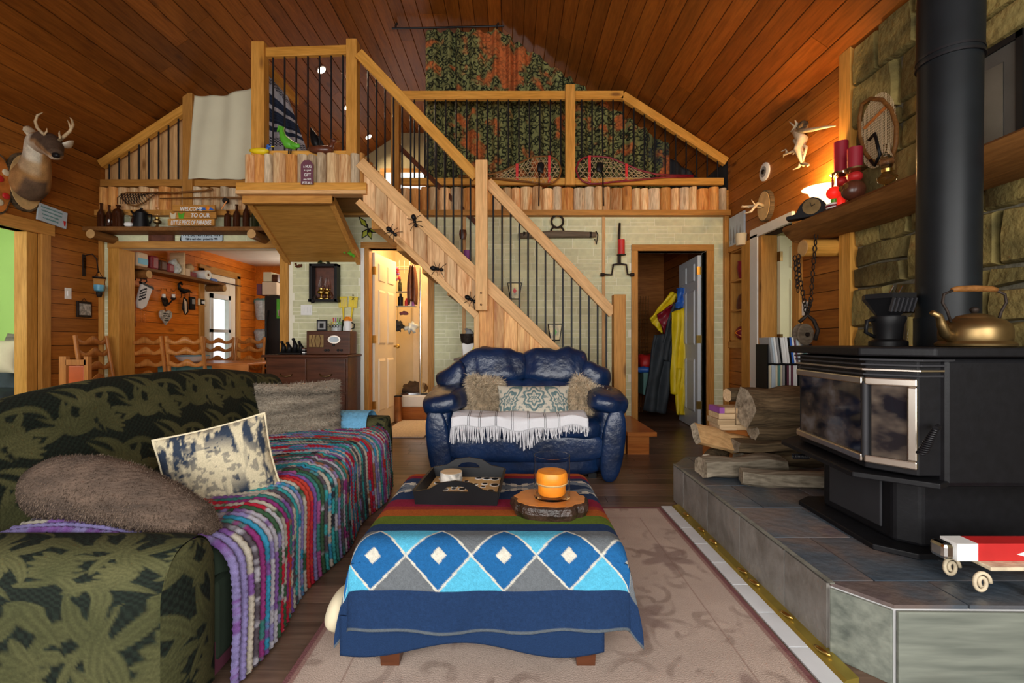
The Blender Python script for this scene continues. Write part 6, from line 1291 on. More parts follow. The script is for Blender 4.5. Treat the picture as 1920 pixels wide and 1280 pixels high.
ladder_chair('ladder back chair nearest the log door post with its back to the camera', (-4.22, 5.46, 0), 180)
ladder_chair('ladder back chair in front of the white bowl with its back to the camera', (-3.74, 5.44, 0), 180)
ladder_chair('ladder back chair behind the table in front of the glazed door', (-4.32, 6.85, 0), 4)
ladder_chair('ladder back chair behind the right end of the table', (-3.86, 6.85, 0), 0)
t = thing('upholstered_chair', 'wooden chair with orange leather panel beside the left doorway', 'chair', (-4.33, 4.45, 0))
for a, b in ((118, 131), (164, 172)): board('post', 'chairwood', a, b, 668, 855, 4.5, .04, None, None, t)
board('panel', 'orange_leather', 133, 163, 685, 722, 4.49, .03, None, None, t, bevel=.01); board('rail', 'chairwood', 128, 166, 674, 684, 4.49, .03, None, None, t); bxo('seat', 'orange_leather', -4.31, -4.04, 4.12, 4.47, .42, .47, t, bevel=.015)
for x in (-4.29, -4.07): bxo('leg', 'chairwood', x-.02, x+.02, 4.14, 4.18, 0, .42, t)
# couch with cushions in the green side room
t = thing('side_room_couch', 'dark couch heaped with cushions in the green side room', 'couch', (-5.5, 4.7, 0)); MB().sup((-5.5, 4.65, .28), (.75, .36, .28), .4, .4, None, 30, 14).build('seat', 'jacket', t, smooth=1); MB().sup((-5.5, 4.9, .55), (.75, .15, .32), .5, .4, None, 30, 14).build('back', 'jacket', t, smooth=1)
for i, (px, py, mt, lab) in enumerate(((6, 668, 'cream_cloth', 'cream and orange cushion on the side room couch'), (32, 655, 'grey_fur', 'grey patterned cushion on the side room couch'), (52, 662, 'plum', 'dark speckled cushion against the side room door post'))):
    mb = cushion(.28, .34, .13); q = P(px, py, 4.62+.09*i); mb.v = [q+ROT(-15, 0, 10-i*9) @ v for v in mb.v]; mb.build('couch_cushion', mt, label=lab, cat='cushion', smooth=1)
# ------------------------------------------------------------ chest, radio and things around them
ch = thing('wooden_chest', 'dark walnut sideboard with two doors under the shadow box', 'sideboard', (-2.08, 4.95, 0))
bxo('body', 'walnut', -2.50, -1.67, 4.77, 5.17, .06, .86, ch, bevel=.004); bxo('top', 'walnut', -2.53, -1.655, 4.73, 5.18, .86, .885, ch, bevel=.006)
for x0, x1 in ((-2.48, -2.09), (-2.08, -1.69)):
    d = bxo('door', 'walnut', x0, x1, 4.752, 4.77, .50, .845, ch, bevel=.005); bxo('lower_door', 'walnut', x0, x1, 4.752, 4.77, .10, .485, ch, bevel=.005)
    xm = (x0+x1)/2; MB().tube([(xm-.06, 4.75, .69), (xm-.05, 4.735, .675), (xm, 4.73, .665), (xm+.05, 4.735, .675), (xm+.06, 4.75, .69)], .006, 6).build('handle', 'oldbrass', d, smooth=1)
for x in (-2.47, -1.70):
    for y in (4.80, 5.14): bxo('foot', 'walnut', x-.03, x+.03, y-.03, y+.03, 0, .06, ch)
ra_ = thing('vintage_radio', 'vintage wooden table radio with round dial on the sideboard', 'radio', (-1.88, 4.95, .886)); bxo('case', 'walnut', -2.13, -1.68, 4.86, 5.08, .886, 1.13, ra_, bevel=.008); bxo('grille', 'oldbrass', -2.10, -1.95, 4.852, 4.86, .96, 1.09, ra_, bevel=.003)
for i in range(3): MB().tube([(-2.06+i*.035, 4.85, .965), (-2.075+i*.05-.015*(i == 1), 4.85, 1.03), (-2.06+i*.035, 4.85, 1.085)], .004, 5).build('grille_bar', 'walnut', ra_)
MB().prism([Vector((-1.84+.065*cos(2*pi*i/20), 4.86, 1.04+.042*sin(2*pi*i/20))) for i in range(20)], (0, -.008, 0)).build('dial', 'steel', ra_); MB().prism([Vector((-1.84+.05*cos(2*pi*i/20), 4.851, 1.04+.030*sin(2*pi*i/20))) for i in range(20)], (0, -.003, 0)).build('dial_face', 'paleblue', ra_)
for x, z in ((-1.93, .93), (-1.90, .93), (-1.80, .93), (-1.765, .93), (-1.845, .985)): MB().lathe([(.013, 0), (.012, .014), (0, .015)], (x, 4.86, z), 12, ROT(90)).build('knob', 'black', ra_, smooth=40)
RZ = 1.131
t = thing('photo_frame', 'small dark picture frame with a lantern photo on the radio', 'picture frame', (-1.99, 4.9, RZ)); bxo('frame', 'black', -2.045, -1.935, 4.91, 4.925, RZ, RZ+.115, t, bevel=.002); bxo('mat_board', 'grey', -2.03, -1.95, 4.907, 4.91, RZ+.015, RZ+.10, t); bxo('print', 'black', -2.01, -1.97, 4.904, 4.907, RZ+.03, RZ+.08, t)
t = thing('sunglasses_cup', 'round caddy of sunglasses and small tools on the radio', 'cup', (-1.85, 4.95, RZ)); MB().lathe([(.05, 0), (.055, .09), (.05, .09), (.046, .006), (0, .006)], (-1.85, 4.95, RZ), 16).build('cup', 'clearplastic', t, smooth=40)
for i, mt in enumerate(('black', 'yellow', 'black', 'green')):
    for s in (-1, 1): c = Vector((-1.895+.03*i, 4.885, RZ+.03+.03*(i % 2)+.02)); MB().tube([c+Vector((s*.016+.013*cos(a*pi/5), 0, .013*sin(a*pi/5))) for a in range(10)], .003, 5, closed=True).build('lens_rim', mt, t)
for i, mt in enumerate(('red', 'purple', 'green', 'black')): MB().tube([(-1.87+.015*i, 4.95, RZ+.02), (-1.885+.024*i, 4.95, RZ+.14)], .006, 6).build('pen', mt, t)
t = thing('white_mug', 'white travel mug with orange lid at the right end of the radio', 'mug', (-1.73, 4.95, RZ)); MB().lathe([(.04, 0), (.045, .10), (.04, .105), (0, .105)], (-1.73, 4.95, RZ), 18).build('body', 'white', t, smooth=40); MB().lathe([(.043, .105), (.043, .12), (.025, .15), (0, .15)], (-1.73, 4.95, RZ), 18).build('lid', 'orange', t, smooth=40); MB().tube([(-1.69, 4.94, RZ+.09), (-1.655, 4.93, RZ+.07), (-1.66, 4.93, RZ+.03), (-1.695, 4.94, RZ+.02)], .006, 6).build('handle', 'black', t, smooth=1)
MB().lathe([(.028, 0), (.03, .06), (.02, .10), (.012, .12), (0, .121)], (-1.80, 5.02, RZ), 14).build('spray_can', 'bottle_green', label='dark green bottle standing behind the sunglasses caddy', cat='bottle', smooth=40)
for i, (px, ang, lab) in enumerate(((643, -2, 'plain yellow fly swatter hanging left beside the shadow box'), (662, 6, 'yellow fly swatter with black print hanging at the door casing'))):
    c = P(px, 566, 5.17); t = thing('fly_swatter', lab, 'fly swatter', c-Vector((0, 0, .25))); R = ROT(0, ang); MB().box(c, (.095, .004, .12), R).build('paddle', 'yellow', t, bevel=.0015); MB().tube([c+R @ Vector((0, 0, -.06)), c+R @ Vector((0, 0, -.26))], [.010, .006], 6).build('handle', 'yellow', t)
    for k in range(5): MB().box(c+R @ Vector((-.036+.018*k, -.003, -.005)), (.004, .002, .09), R).build('slot', 'cream_cloth' if i == 0 else 'gold', t)
text('X', .04, P(662, 560, 5.164), FRONT, 'black', t, 'symbol', bold=.02); text('&', .03, P(662, 553, 5.164), FRONT, 'black', t, 'symbol')
sb = thing('shadow_box', 'black deep picture frame holding brass oil lamps on the brick wall', 'picture frame', P(608, 567, 5.15)); x0, x1, z0, z1 = X_(582, 5.12), X_(634, 5.12), Z_(566, 5.12), Z_(495, 5.12)
for a in ((x0, x0+.03, z0, z1), (x1-.03, x1, z0, z1), (x0, x1, z1-.03, z1), (x0-.01, x1+.01, z0, z0+.03)): bxo('frame_bar', 'black', a[0], a[1], 5.08, 5.192, a[2], a[3], sb, bevel=.003)
bxo('picture', 'ceramic', x0+.03, x1-.03, 5.185, 5.19, z0+.03, z1-.03, sb)
oil_lamp(X_(602, 5.1), 5.11, z0+.03, .78, 'brass oil lamp at the left inside the shadow box', 'brass'); oil_lamp(X_(613, 5.14), 5.15, z0+.03, .74, 'brass oil lamp at the right inside the shadow box', 'brass')
for i, (px, lab) in enumerate(((585, 'little black bear ornament on the left corner of the shadow box'), (592, 'small dark ornament beside the bear in the shadow box'), (622, 'tiny reddish ornament at the right inside the shadow box'))): MB().sup(P(px, 557-(i == 0)*-4, 5.09), (.02, .015, .045-.008*i), 1, 1, None, 10, 8, wr(i, .02, 40)).build('ornament', ('black', 'iron', 'ceramic')[i], label=lab, cat='ornament', smooth=1)
switch(575, 581, 'F', .125, .115, 'white triple rocker switch left of the shadow box', 3)
t = thing('bear_figurine', 'black bear family figurine on the left of the sideboard', 'figurine', (-2.32, 4.92, .886)); bxo('base', 'black', -2.43, -2.19, 4.86, 4.98, .886, .905, t, bevel=.006)
for x, h in ((-2.40, .10), (-2.34, .09), (-2.28, .13), (-2.22, .10)): MB().tube([(x, 4.92, .90), (x+.01, 4.92, .90+h*.6), (x, 4.91, .90+h)], [.03, .026, .014], 10).build('bear', 'black', t, smooth=1); MB().sup((x-.002, 4.90, .90+h+.012), (.017, .02, .016), 1, 1, None, 10, 6).build('bear_head', 'black', t, smooth=1)
for i in range(5): bxo('coaster', ('darkgrey', 'white', 'black', 'grey', 'ceramic')[i], -2.165, -2.135-.0*i, 4.84, 4.96, .886+i*.014, .898+i*.014, label='%s coaster in the small stack beside the radio' % ('lowest dark grey', 'white second', 'black middle', 'grey fourth', 'brown topmost')[i], cat='coaster', group='coasters beside the radio')
# leaves and the green hanging butterfly under the landing
def leaf(a, b, w_, mat, parent, name='leaf'):
    a, b = Vector(a), Vector(b); d = b-a; n = d.cross(Vector((0, 1, 0))).normalized()*w_; m = a+d*.45
    return MB().add([a, m+n, b, m-n, m+Vector((0, -.012, 0))], [(0, 4, 1), (1, 4, 2), (2, 4, 3), (3, 4, 0)]).build(name, mat, parent, solid=.002)
t = thing('metal_butterfly', 'black metal butterfly with yellow and green wings under the stairs', 'wall ornament', P(688, 450, 4.62))
for a, b, w_ in (((690, 428), (672, 405), .03), ((690, 428), (678, 448), .035), ((690, 428), (697, 450), .03), ((690, 428), (712, 436), .026)): lf = leaf(P(*a, 4.62), P(*b, 4.62), w_, 'black', t, 'wing'); leaf(P(*a, 4.61).lerp(P(*b, 4.61), .15), P(*a, 4.61).lerp(P(*b, 4.61), .85), w_*.62, plain('olive', (.22, .24, .02), .4) if 'olive' not in M_ else 'olive', t, 'wing_enamel')
MB().tube([P(688, 420, 4.605), P(692, 436, 4.605)], .008, 6).build('body', 'black', t)
for q, (px, py, mt, lab) in enumerate(((560, 497, 'ceramic', 'sprig of dark red artificial leaves at the left bracket foot'), (607, 491, 'bottle_green', 'sprig of dark green artificial leaves above the shadow box'), (655, 475, 'green', 'sprig of bright green artificial leaves on the bracket right side'))):
    t = thing('leaf_sprig', lab, 'leaves', P(px, py+6, 5.18)); rr = random.Random(q)
    for i in range(7): a = P(px+rr.uniform(-9, 9), py+rr.uniform(-3, 3), 5.185 if q < 2 else 5.02); b = a+Vector((rr.uniform(-.07, .07), rr.uniform(-.03, .01), rr.uniform(-.05, .03))); leaf(a, b, .016, mt, t)
# ------------------------------------------------------------ bathroom
light('bath_lamp', 'POINT', (-1.05, 6.0, 2.25), 26, (1, .70, .36), .12)
sw_r = thing('shower_stall', 'corner shower with white tray, chrome post and glass on a wooden step', 'shower', (-1.1, 6.4, 0)); bxo('step', 'tablewood', -1.44, -.60, 6.15, 6.95, 0, .16, sw_r); bxo('tray', 'white', -1.46, -.58, 6.13, 6.97, .16, .32, sw_r, bevel=.02)
MB().tube([(-1.20, 6.16, .32), (-1.20, 6.16, 2.05)], .022, 10).build('post', 'chrome', sw_r, smooth=50); bxo('pane', 'glass', -1.18, -.60, 6.155, 6.161, .33, 2.0, sw_r); bxo('pane', 'glass', -1.205, -1.2, 6.18, 6.9, .33, 2.0, sw_r); bxo('sill', 'chrome', -1.46, -.58, 6.14, 6.17, .32, .345, sw_r); bxo('back_panel', 'door_paint', -1.46, -.58, 6.95, 6.97, .32, 2.1, sw_r)
MB().sup(P(775, 727, 6.5), (.17, .10, .09), 1, .8, None, 18, 10, wr(3, .04, 20)).build('shower_puff', 'brown_fur', label='furry grey brown bath mat roll seen through the shower glass', cat='mat', smooth=1)
t = thing('shower_caddy', 'cream hook rack with bottle shelves hanging in the bathroom', 'rack', P(765, 580, 6.1)); 
for y in (500, 505): MB().tube([P(742, y, 6.1), P(780, y, 6.1)], .008, 6).build('rail', 'bone', t)
for px in (748, 758, 768, 776): MB().tube([P(px, 488, 6.1), P(px, 512, 6.1)], .006, 6).build('peg', 'bone', t)
for y in (548, 575): bxo('shelf', 'grey', X_(741, 6.1), X_(780, 6.1), 6.05, 6.15, Z_(y, 6.1), Z_(y, 6.1)+.01, t)
for i, (px, y, h, r, mt, lab) in enumerate(((750, 548, .16, .026, 'bottle_green', 'tall green shampoo bottle on the upper bath shelf'), (751, 575, .16, .034, 'black', 'black bottle on the lower bath shelf'), (762, 575, .10, .022, 'red', 'small red bottle on the lower bath shelf'), (769, 575, .09, .02, 'white', 'small white bottle on the lower bath shelf'), (775, 575, .08, .02, 'purple', 'short purple bottle on the lower bath shelf'))): x = X_(px, 6.1); MB().lathe([(r, 0), (r, h*.7), (r*.5, h*.8), (r*.5, h), (0, h)], (x, 6.1, Z_(y, 6.1)+.011), 12).build('bath_bottle', mt, label=lab, cat='bottle', smooth=40, group='bottles in the bathroom')
MB().grid(lambda a, b: P(773+(a-.5)*(8+26*b*(1.3-b)), 497+68*b+(6 if abs(a-.5) > .3 else 0)*b, 6.02)+Vector((0, .03*sin(a*14), 0)), 16, 14).build('brown_towel', 'ceramic', label='brown hand towel hanging on the bathroom rack', cat='towel', smooth=1, solid=.01)
t = thing('red_garland', 'bunch of pink red beads hanging on the bathroom rack', 'garland', P(745, 526, 6.05)); rr = random.Random(3)
for i in range(9): MB().sup(P(745+rr.uniform(-5, 5), 503+i*2.6, 6.05), (.022, .02, .022), 1, 1, None, 8, 6).build('bead', 'red' if i % 2 else 'purple', t, smooth=1)
for px, py, mt, lab in ((746, 611, 'darkgrey', 'dark bath puff hanging from a cord'), (771, 613, 'paleblue', 'pale blue bath puff hanging from a cord')): t = thing('bath_puff', lab, 'bath puff', P(px, py+10, 6.05)); MB().sup(P(px, py, 6.05), (.06, .05, .06), 1, 1, None, 18, 12, wr(px, .05, 40)).build('puff', mt, t, smooth=1); MB().tube([P(px, py-8, 6.05), P(px, py-36, 6.05)], .003, 4).build('cord', 'black', t)
MB().sup(P(757, 587, 6.08), (.07, .02, .02), .8, .8, None, 14, 8, wr(2, .02, 40)).build('scrubber', 'plum', label='dark plum scrubber below the bath shelf', cat='scrubber', smooth=1)
t = thing('waste_bin', 'brown metal waste bin by the bathroom door', 'waste bin', (X_(746, 5.95), 5.95, 0)); MB().lathe([(.05, 0), (.052, .32), (.055, .325), (.048, .325), (.046, .01), (0, .01)], (X_(746, 5.95), 5.95, .0), 20).build('bin', 'copper', t, smooth=40); MB().lathe([(.056, .322), (.056, .335), (.05, .335)], (X_(746, 5.95), 5.95, .0), 20).build('rim', 'black', t, smooth=40)
bxo('bath_mat', 'rug_small', -1.42, -.93, 4.95, 6.0, .001, .015, label='pale speckled mat on the floor at the bathroom door', cat='mat', bevel=.004)
# shelf with basket under the stairs
t = thing('wicker_basket', 'dark round basket with blue bits on a small shelf under the stairs', 'basket', P(880, 645, 4.7)); MB().lathe([(.05, 0), (.075, .06), (.085, .13), (.07, .13), (.04, .01)], P(878, 650, 4.7), 16).build('basket', 'iron', t, smooth=40); MB().sup(P(880, 624, 4.7), (.06, .05, .04), 1, 1, None, 12, 8, wr(3, .04, 30)).build('contents', 'felt', t, smooth=1)
sf_ = bxo('under_stair_shelf', 'walnut', X_(855, 4.75), X_(891, 4.75), 4.55, 5.19, Z_(671, 4.7)-.02, Z_(671, 4.7), label='small dark shelf board under the stairs behind the loveseat', cat='shelf'); t = thing('snack_bag', 'yellow and white bag standing under the stairs', 'bag', P(876, 670, 4.68)); MB().prism([P(x, y, 4.7) for x, y in ((868, 671), (889, 671), (891, 642), (866, 642))], (0, -.06, 0), .1).build('bag', 'white', t, bevel=.01); MB().prism([P(x, y, 4.638) for x, y in ((877, 668), (888, 668), (889, 648))], (0, -.003, 0)).build('print', 'yellow', t)
# ------------------------------------------------------------ closet with coats
def coat(name, mat, poly, d, label, amp=.03, seed=0):
    (x0, y0), (x1, y1), (x2, y2), (x3, y3) = poly    # top-left, top-right, bottom-right, bottom-left in the picture
    def f(a, b): xa, xb = x0+(x3-x0)*b, x1+(x2-x1)*b; ya, yb = y0+(y3-y0)*b, y1+(y2-y1)*b; p = P(xa+(xb-xa)*a, ya+(yb-ya)*a, d); p.y += amp*sin(a*11+seed+b*2)+.02*sin(b*9+a*5+seed); return p
    return MB().grid(f, 22, 26).build(name, mat, label=label, cat='coat', smooth=1, solid=.03, group='coats hanging in the closet')
coat('rain_coat', 'yellow', ((1262, 585), (1288, 575), (1288, 742), (1258, 738)), 5.85, 'long yellow raincoat hanging beside the closet door leaf', .02, 1); coat('rain_trousers', 'yellow', ((1268, 690), (1287, 690), (1285, 778), (1268, 776)), 5.83, 'yellow rain trousers hanging below the long raincoat', .015, 2)
coat('yellow_jacket', 'yellow', ((1258, 548), (1272, 552), (1240, 625), (1217, 598)), 6.05, 'yellow jacket slung at an angle at the back of the closet', .02, 3); coat('red_jacket', 'darkred', ((1262, 568), (1278, 575), (1252, 640), (1232, 590)), 5.98, 'red jacket hanging between the yellow coats', .02, 4); M_['darkred'].node_tree
coat('grey_jacket', 'jacket', ((1262, 570), (1284, 560), (1262, 680), (1236, 672)), 5.93, 'dark grey jacket hanging under the blue sleeve', .03, 5); coat('dark_trousers', 'jacket', ((1228, 628), (1262, 625), (1248, 775), (1208, 770)), 5.96, 'dark green grey overalls hanging low in the closet', .03, 6); coat('blue_scarf', 'blue', ((1272, 540), (1284, 540), (1282, 575), (1268, 578)), 5.88, 'bright blue patterned scarf at the top of the coats', .015, 7)
for i in range(4): c = Vector((2.36, 5.75+i*.16, 1.80)); t = thing('coat_hook', '%s wooden coat hook on the closet wall' % ('nearest', 'second', 'third', 'farthest')[i], 'hook', c-Vector((0, 0, .08)), 0, 'closet coat hooks'); bxo('plate', 'walnut', 2.345, 2.358, c.y-.035, c.y+.035, c.z-.09, c.z+.09, t); MB().tube([(2.345, c.y, c.z), (2.30, c.y, c.z-.02), (2.29, c.y, c.z+.03)], .007, 6).build('hook', 'iron', t)
board('storage_bin', 'teal', 1193, 1222, 695, 735, 6.4, .35, 'green storage bin on the closet floor', 'bin', bevel=.01); MB().sup(P(1211, 676, 6.25), (.12, .12, .10), .7, .7, None, 16, 10, wr(1, .03, 12)).build('red_bag', 'red', label='red bag lying on the green storage bin', cat='bag', smooth=1); MB().sup(P(1210, 692, 6.15), (.14, .08, .04), .8, .8, None, 16, 8, wr(6, .03, 30)).build('blue_bag', 'blue', label='blue patterned bag squeezed under the red bag', cat='bag', smooth=1)
t = thing('lattice_panel', 'tall woven lattice panel leaning in the closet', 'panel', P(1204, 665, 6.8))
for i in range(5): MB().tube([Vector((X_(1194+i*5, 6.8), 6.8, 0)), P(1196+i*5, 555, 6.85)], .006, 5).build('cane', 'mantel', t)
for i in range(14): MB().tube([P(1193, 658-i*7.5, 6.79), P(1216, 658-i*7.5, 6.79)], .004, 4).build('weave', 'mantel', t)
# ------------------------------------------------------------ far wall things
t = thing('wooden_yoke', 'weathered wooden singletree with iron ring hanging on the brick wall', 'yoke', P(1045, 450, YF-.06)); YD = YF-.07
MB().tube([P(972, 442, YD), P(985, 441, YD), P(1045, 439, YD), P(1105, 440, YD), P(1118, 440, YD)], [.026, .033, .040, .032, .026], 14).build('bar', 'yoke', t, smooth=1)
MB().tube([P(1045+11*cos(a*pi/9), 415+11.5*sin(a*pi/9), YD) for a in range(18)], .012, 8, closed=True).build('ring', 'iron', t, smooth=1)
for s in (-1, 1): MB().tube([P(1045+s*6, 424, YD), P(1045+s*11, 430, YD), P(1045+s*13, 437, YD)], .011, 8).build('strap', 'iron', t, smooth=1); MB().tube([P(1045+s*64, 440, YD), P(1045+s*60, 440, YD)], .034, 12).build('band', 'iron', t)
MB().tube([P(1117, 433, YD), P(1121, 440, YD), P(1118, 458, YD), P(1115, 448, YD)], .007, 6).build('hook', 'iron', t, smooth=1); MB().tube([P(1045, 395, YD+.05), P(1045, 404, YD)], .004, 5).build('hanger', 'red', t)
t = thing('brace_sconce', 'old hand drill brace holding a red and white candle on the brick wall', 'candle holder', P(1157, 518, YF-.08)); BD = YF-.06
MB().tube([P(1162, 418, BD), P(1161, 440, BD), P(1160, 478, BD)], [.012, .016, .012], 8).build('shaft', 'iron', t, smooth=1); MB().tube([P(1128, 514, BD), P(1147, 515, BD), P(1150, 496, BD), P(1162, 494, BD), P(1174, 496, BD), P(1177, 514, BD), P(1189, 515, BD)], .011, 8).build('crank', 'iron', t, smooth=1)
for px in (1129, 1185): MB().tube([P(px-3, 515, BD), P(px+4, 515, BD)], .019, 10).build('grip', 'iron', t, smooth=40)
MB().tube([P(1161, 494, BD), P(1161, 478, BD)], .02, 8).build('chuck', 'iron', t); q = P(1165, 477, BD-.06); MB().lathe([(.05, -.006), (.05, 0)], q, 16).build('plate', 'iron', t); MB().lathe([(.037, 0), (.037, .16), (.01, .155), (0, .155)], q, 18).build('candle', 'red', t, smooth=40); MB().lathe([(.0375, .03), (.0375, .12)], q, 18).build('pale_band', 'white_cloth', t, smooth=40) if False else None
# snowshoes on the loft ledge
def snowshoe(label, px_toe, px_tail, face, frame_mat, bar_mat, cy=318, w_=.16, d=5.115, tilt=14):
    L = abs(X_(px_tail, d)-X_(px_toe, d)); xt = X_(px_toe, d); zc = Z_(346, d)+w_; t = thing('snowshoe', label, 'snowshoe', (xt+face*L/2, d, zc-w_), 0, 'snowshoes on the loft ledge')
    prof = [(0, 0), (.02, .55), (.06, .85), (.12, 1), (.2, 1), (.3, .88), (.42, .62), (.55, .34), (.68, .14), (.8, .07), (1, .05)]
    up = [Vector((xt+face*L*a, d+.03*b*tilt/14, zc+(-.42*w_ if a > .3 else 0)*min(1, (a-.3)/.3 if a > .3 else 0)+w_*b)) for a, b in prof]; dn = [Vector((xt+face*L*a, d-.03*b, zc+(-.42*w_ if a > .3 else 0)*min(1, (a-.3)/.3 if a > .3 else 0)-w_*b)) for a, b in prof]
    MB().tube(list(reversed(up))+dn[1:], .010, 8).build('frame', frame_mat, t, smooth=1)
    at = lambda a, s: up[0].lerp(up[0], 0) if False else Vector([np.interp(a, [q[0] for q in prof], [(p)[k] for p in (up if s else dn)]) for k in range(3)])
    for a in (.115, .43): MB().tube([at(a, 1), at(a, 0)], (.012, .006), 8).build('crossbar', bar_mat, t) if False else MB().box((at(a, 1)+at(a, 0))/2, (.028, .012, (at(a, 1)-at(a, 0)).length*.98), None).build('crossbar', bar_mat, t)
    lc = MB()
    for k in range(1, 15):
        a = .015+.6*k/15
        for sh in (-.07, .07): lc.tube([at(max(.01, min(.66, a+sh)), 1), at(max(.01, min(.66, a-sh)), 0)], .0022, 4, False)
    for k in range(1, 5): lc.tube([at(.03+.6*j/9, 1).lerp(at(.03+.6*j/9, 0), k/5) for j in range(10)], .002, 4, False)
    lc.build('lacing', 'wick', t, kind='stuff'); c = (at(.2, 1)+at(.2, 0))/2
    MB().sup(c+Vector((face*.0, -.02, .02)), (.035, .012, .06), .7, .7, None, 12, 8, wr(4, .02, 30)).build('binding', 'black', t, smooth=1); MB().tube([c+Vector((face*.02, -.03, -.03)), c+Vector((face*.02, -.09, -.12)), c+Vector((face*.025, -.10, -.42))], .007, 6).build('strap', 'black', t, smooth=1)
snowshoe('pale framed snowshoe with its tail pointing left on the loft ledge', 1052, 860, -1, 'mantel', 'red'); snowshoe('red framed snowshoe with its tail pointing right on the loft ledge', 1080, 1300, 1, 'darkred', 'red')
plain('darkred2', (.34, .012, .03), .5)
# metal ants, stained glass lanterns on the stairs
for i, (px, py, a, lab) in enumerate(((738, 437, 40, 'black metal ant nearest the landing on the stair side'), (779, 418, 75, 'black metal ant near the top edge of the stair side'), (823, 505, 10, 'dark spidery metal ant in the middle of the stair side'), (886, 563, 30, 'black metal ant beside the middle stair post'))):
    c = P(px, py, DS-.03); t = thing('metal_ant', lab, 'wall ornament', c, 0, 'metal ants on the staircase'); R = ROT(0, a)
    for q, r in ((-.05, .022), (-.01, .014), (.025, .016)): MB().sup(c+R @ Vector((q, -.02, 0)), (r*1.3, r, r), 1, 1, R, 12, 8).build('segment', 'black', t, smooth=1)
    for s in (-1, 1):
        for q in (-.03, 0, .03): MB().tube([c+R @ Vector((q*.4, -.02, 0)), c+R @ Vector((q*1.3, -.035, s*.035)), c+R @ Vector((q*1.9, -.005, s*.062))], .0028, 5).build('leg', 'black', t)
for px, py, d, lab in ((965, 572, 4.75, 'upper small stained glass lantern standing on a stair tread'), (1040, 645, 4.75, 'lower small stained glass lantern standing on a stair tread')):
    k = min(range(1, 12), key=lambda k: abs(rise*k-Z_(py, d))); c = Vector((X_(px, d), d, rise*k)); t = thing('stained_glass_lantern', lab, 'lantern', c); pr = [(-.045, 0), (.045, 0), (.07, .16), (-.07, .16)]; MB().prism([c+Vector((a, -.05, b)) for a, b in pr], (0, .1, 0)).build('glass_body', 'amber_glass' if False else plain('stained', (.45, .33, .08), .3, var=.6, sc=18) if 'stained' not in M_ else 'stained', t)
    for a, b in zip(pr, pr[1:]+pr[:1]): MB().tube([c+Vector((a[0], -.052, a[1])), c+Vector((b[0], -.052, b[1]))], .005, 5).build('lead_edge', 'black', t)
    MB().prism([c+Vector((a, -.052, b)) for a, b in ((-.02, .08), (0, .05), (.02, .08), (0, .11))], (0, -.003, 0)).build('diamond', 'red' if py < 600 else 'green', t)
for px, py, d, mt, lab in ((868, 458, 4.8, 'ceramic', 'small brown pot on an upper stair tread'), (876, 465, 4.8, 'purple', 'small pink purple cup on an upper stair tread')):
    k = min(range(1, 12), key=lambda k: abs(rise*k-Z_(py+9, d))); MB().lathe([(.03, 0), (.04, .05), (.035, .09), (.03, .09), (0, .08)], (X_(px, d), d, rise*k), 14).build('small_pot', mt, label=lab, cat='pot', smooth=40)
# loft background: bed with red cover and dark window of the tent
t = thing('loft_bed', 'low bed with red cover under the loft window', 'bed', (-1.6, 7.6, 2.48)); bxo('mattress', 'white_cloth', -2.2, -1.0, 7.0, 8.3, 2.48, 2.95, t, bevel=.04); MB().sup((-1.45, 7.8, 3.0), (.42, .4, .14), .6, .5, None, 20, 10).build('cover', 'red', t, smooth=1)
MB().tube([(-2.28, 6.9, 2.48), (-2.28, 6.9, 3.0), (-2.30, 6.9, 3.3)], [.14, .12, .02], 12).build('hanging_coat', 'black', label='dark cloak shape standing in the loft behind the stair top', cat='coat', smooth=1)
# ------------------------------------------------------------ right wall
def rw(px, py, off=.0): d = (XR-off)*F_/(px-960); return Vector((XR-off, d, Z_(py, d)))
RWALL = ROT(90, 0, -90)
c = rw(1435, 322); t = thing('wall_dial', 'small round white dial with dark centre high on the right wall', 'dial', c); MB().lathe([(.085, 0), (.085, .012), (.07, .018), (0, .018)], c, 24, ROT(0, -90)).build('rim', 'white', t, smooth=40); MB().lathe([(.05, .018), (.05, .02), (0, .02)], c, 20, ROT(0, -90)).build('ring', 'grey', t); MB().lathe([(.022, .02), (.02, .03), (0, .03)], c, 14, ROT(0, -90)).build('hub', 'black', t)
c = rw(1440, 386); t = thing('antler_plaque', 'round bark edged plaque with small antlers on the right wall', 'plaque', c-Vector((0, 0, .15))); pl = [Vector((XR-.001, c.y+.115*cos(2*pi*i/24), c.z+.145*sin(2*pi*i/24))) for i in range(24)]; MB().prism(pl, (-.04, 0, 0)).build('bark', 'bark', t, smooth=30); MB().prism([Vector((XR-.041, c.y+(p.y-c.y)*.9, c.z+(p.z-c.z)*.92)) for p in pl], (-.005, 0, 0)).build('face', 'slice', t, smooth=30)
for s in (-1, 1): an = MB().tube([c+Vector((-.04, 0, 0)), c+Vector((-.12, s*.04, .01)), c+Vector((-.19, s*.06, -.03+.04*s)), c+Vector((-.24, s*.03, -.04+.04*s))], [.018, .014, .010, .003], 8).build('antler', 'bone', t, smooth=1); MB().tube([c+Vector((-.15, s*.05, 0)), c+Vector((-.2, s*.09, .03))], [.008, .002], 6).build('tine', 'bone', an)
c = rw(1480, 300); t = thing('driftwood', 'pale twisted driftwood root hanging on the right wall', 'driftwood', rw(1500, 320)); 
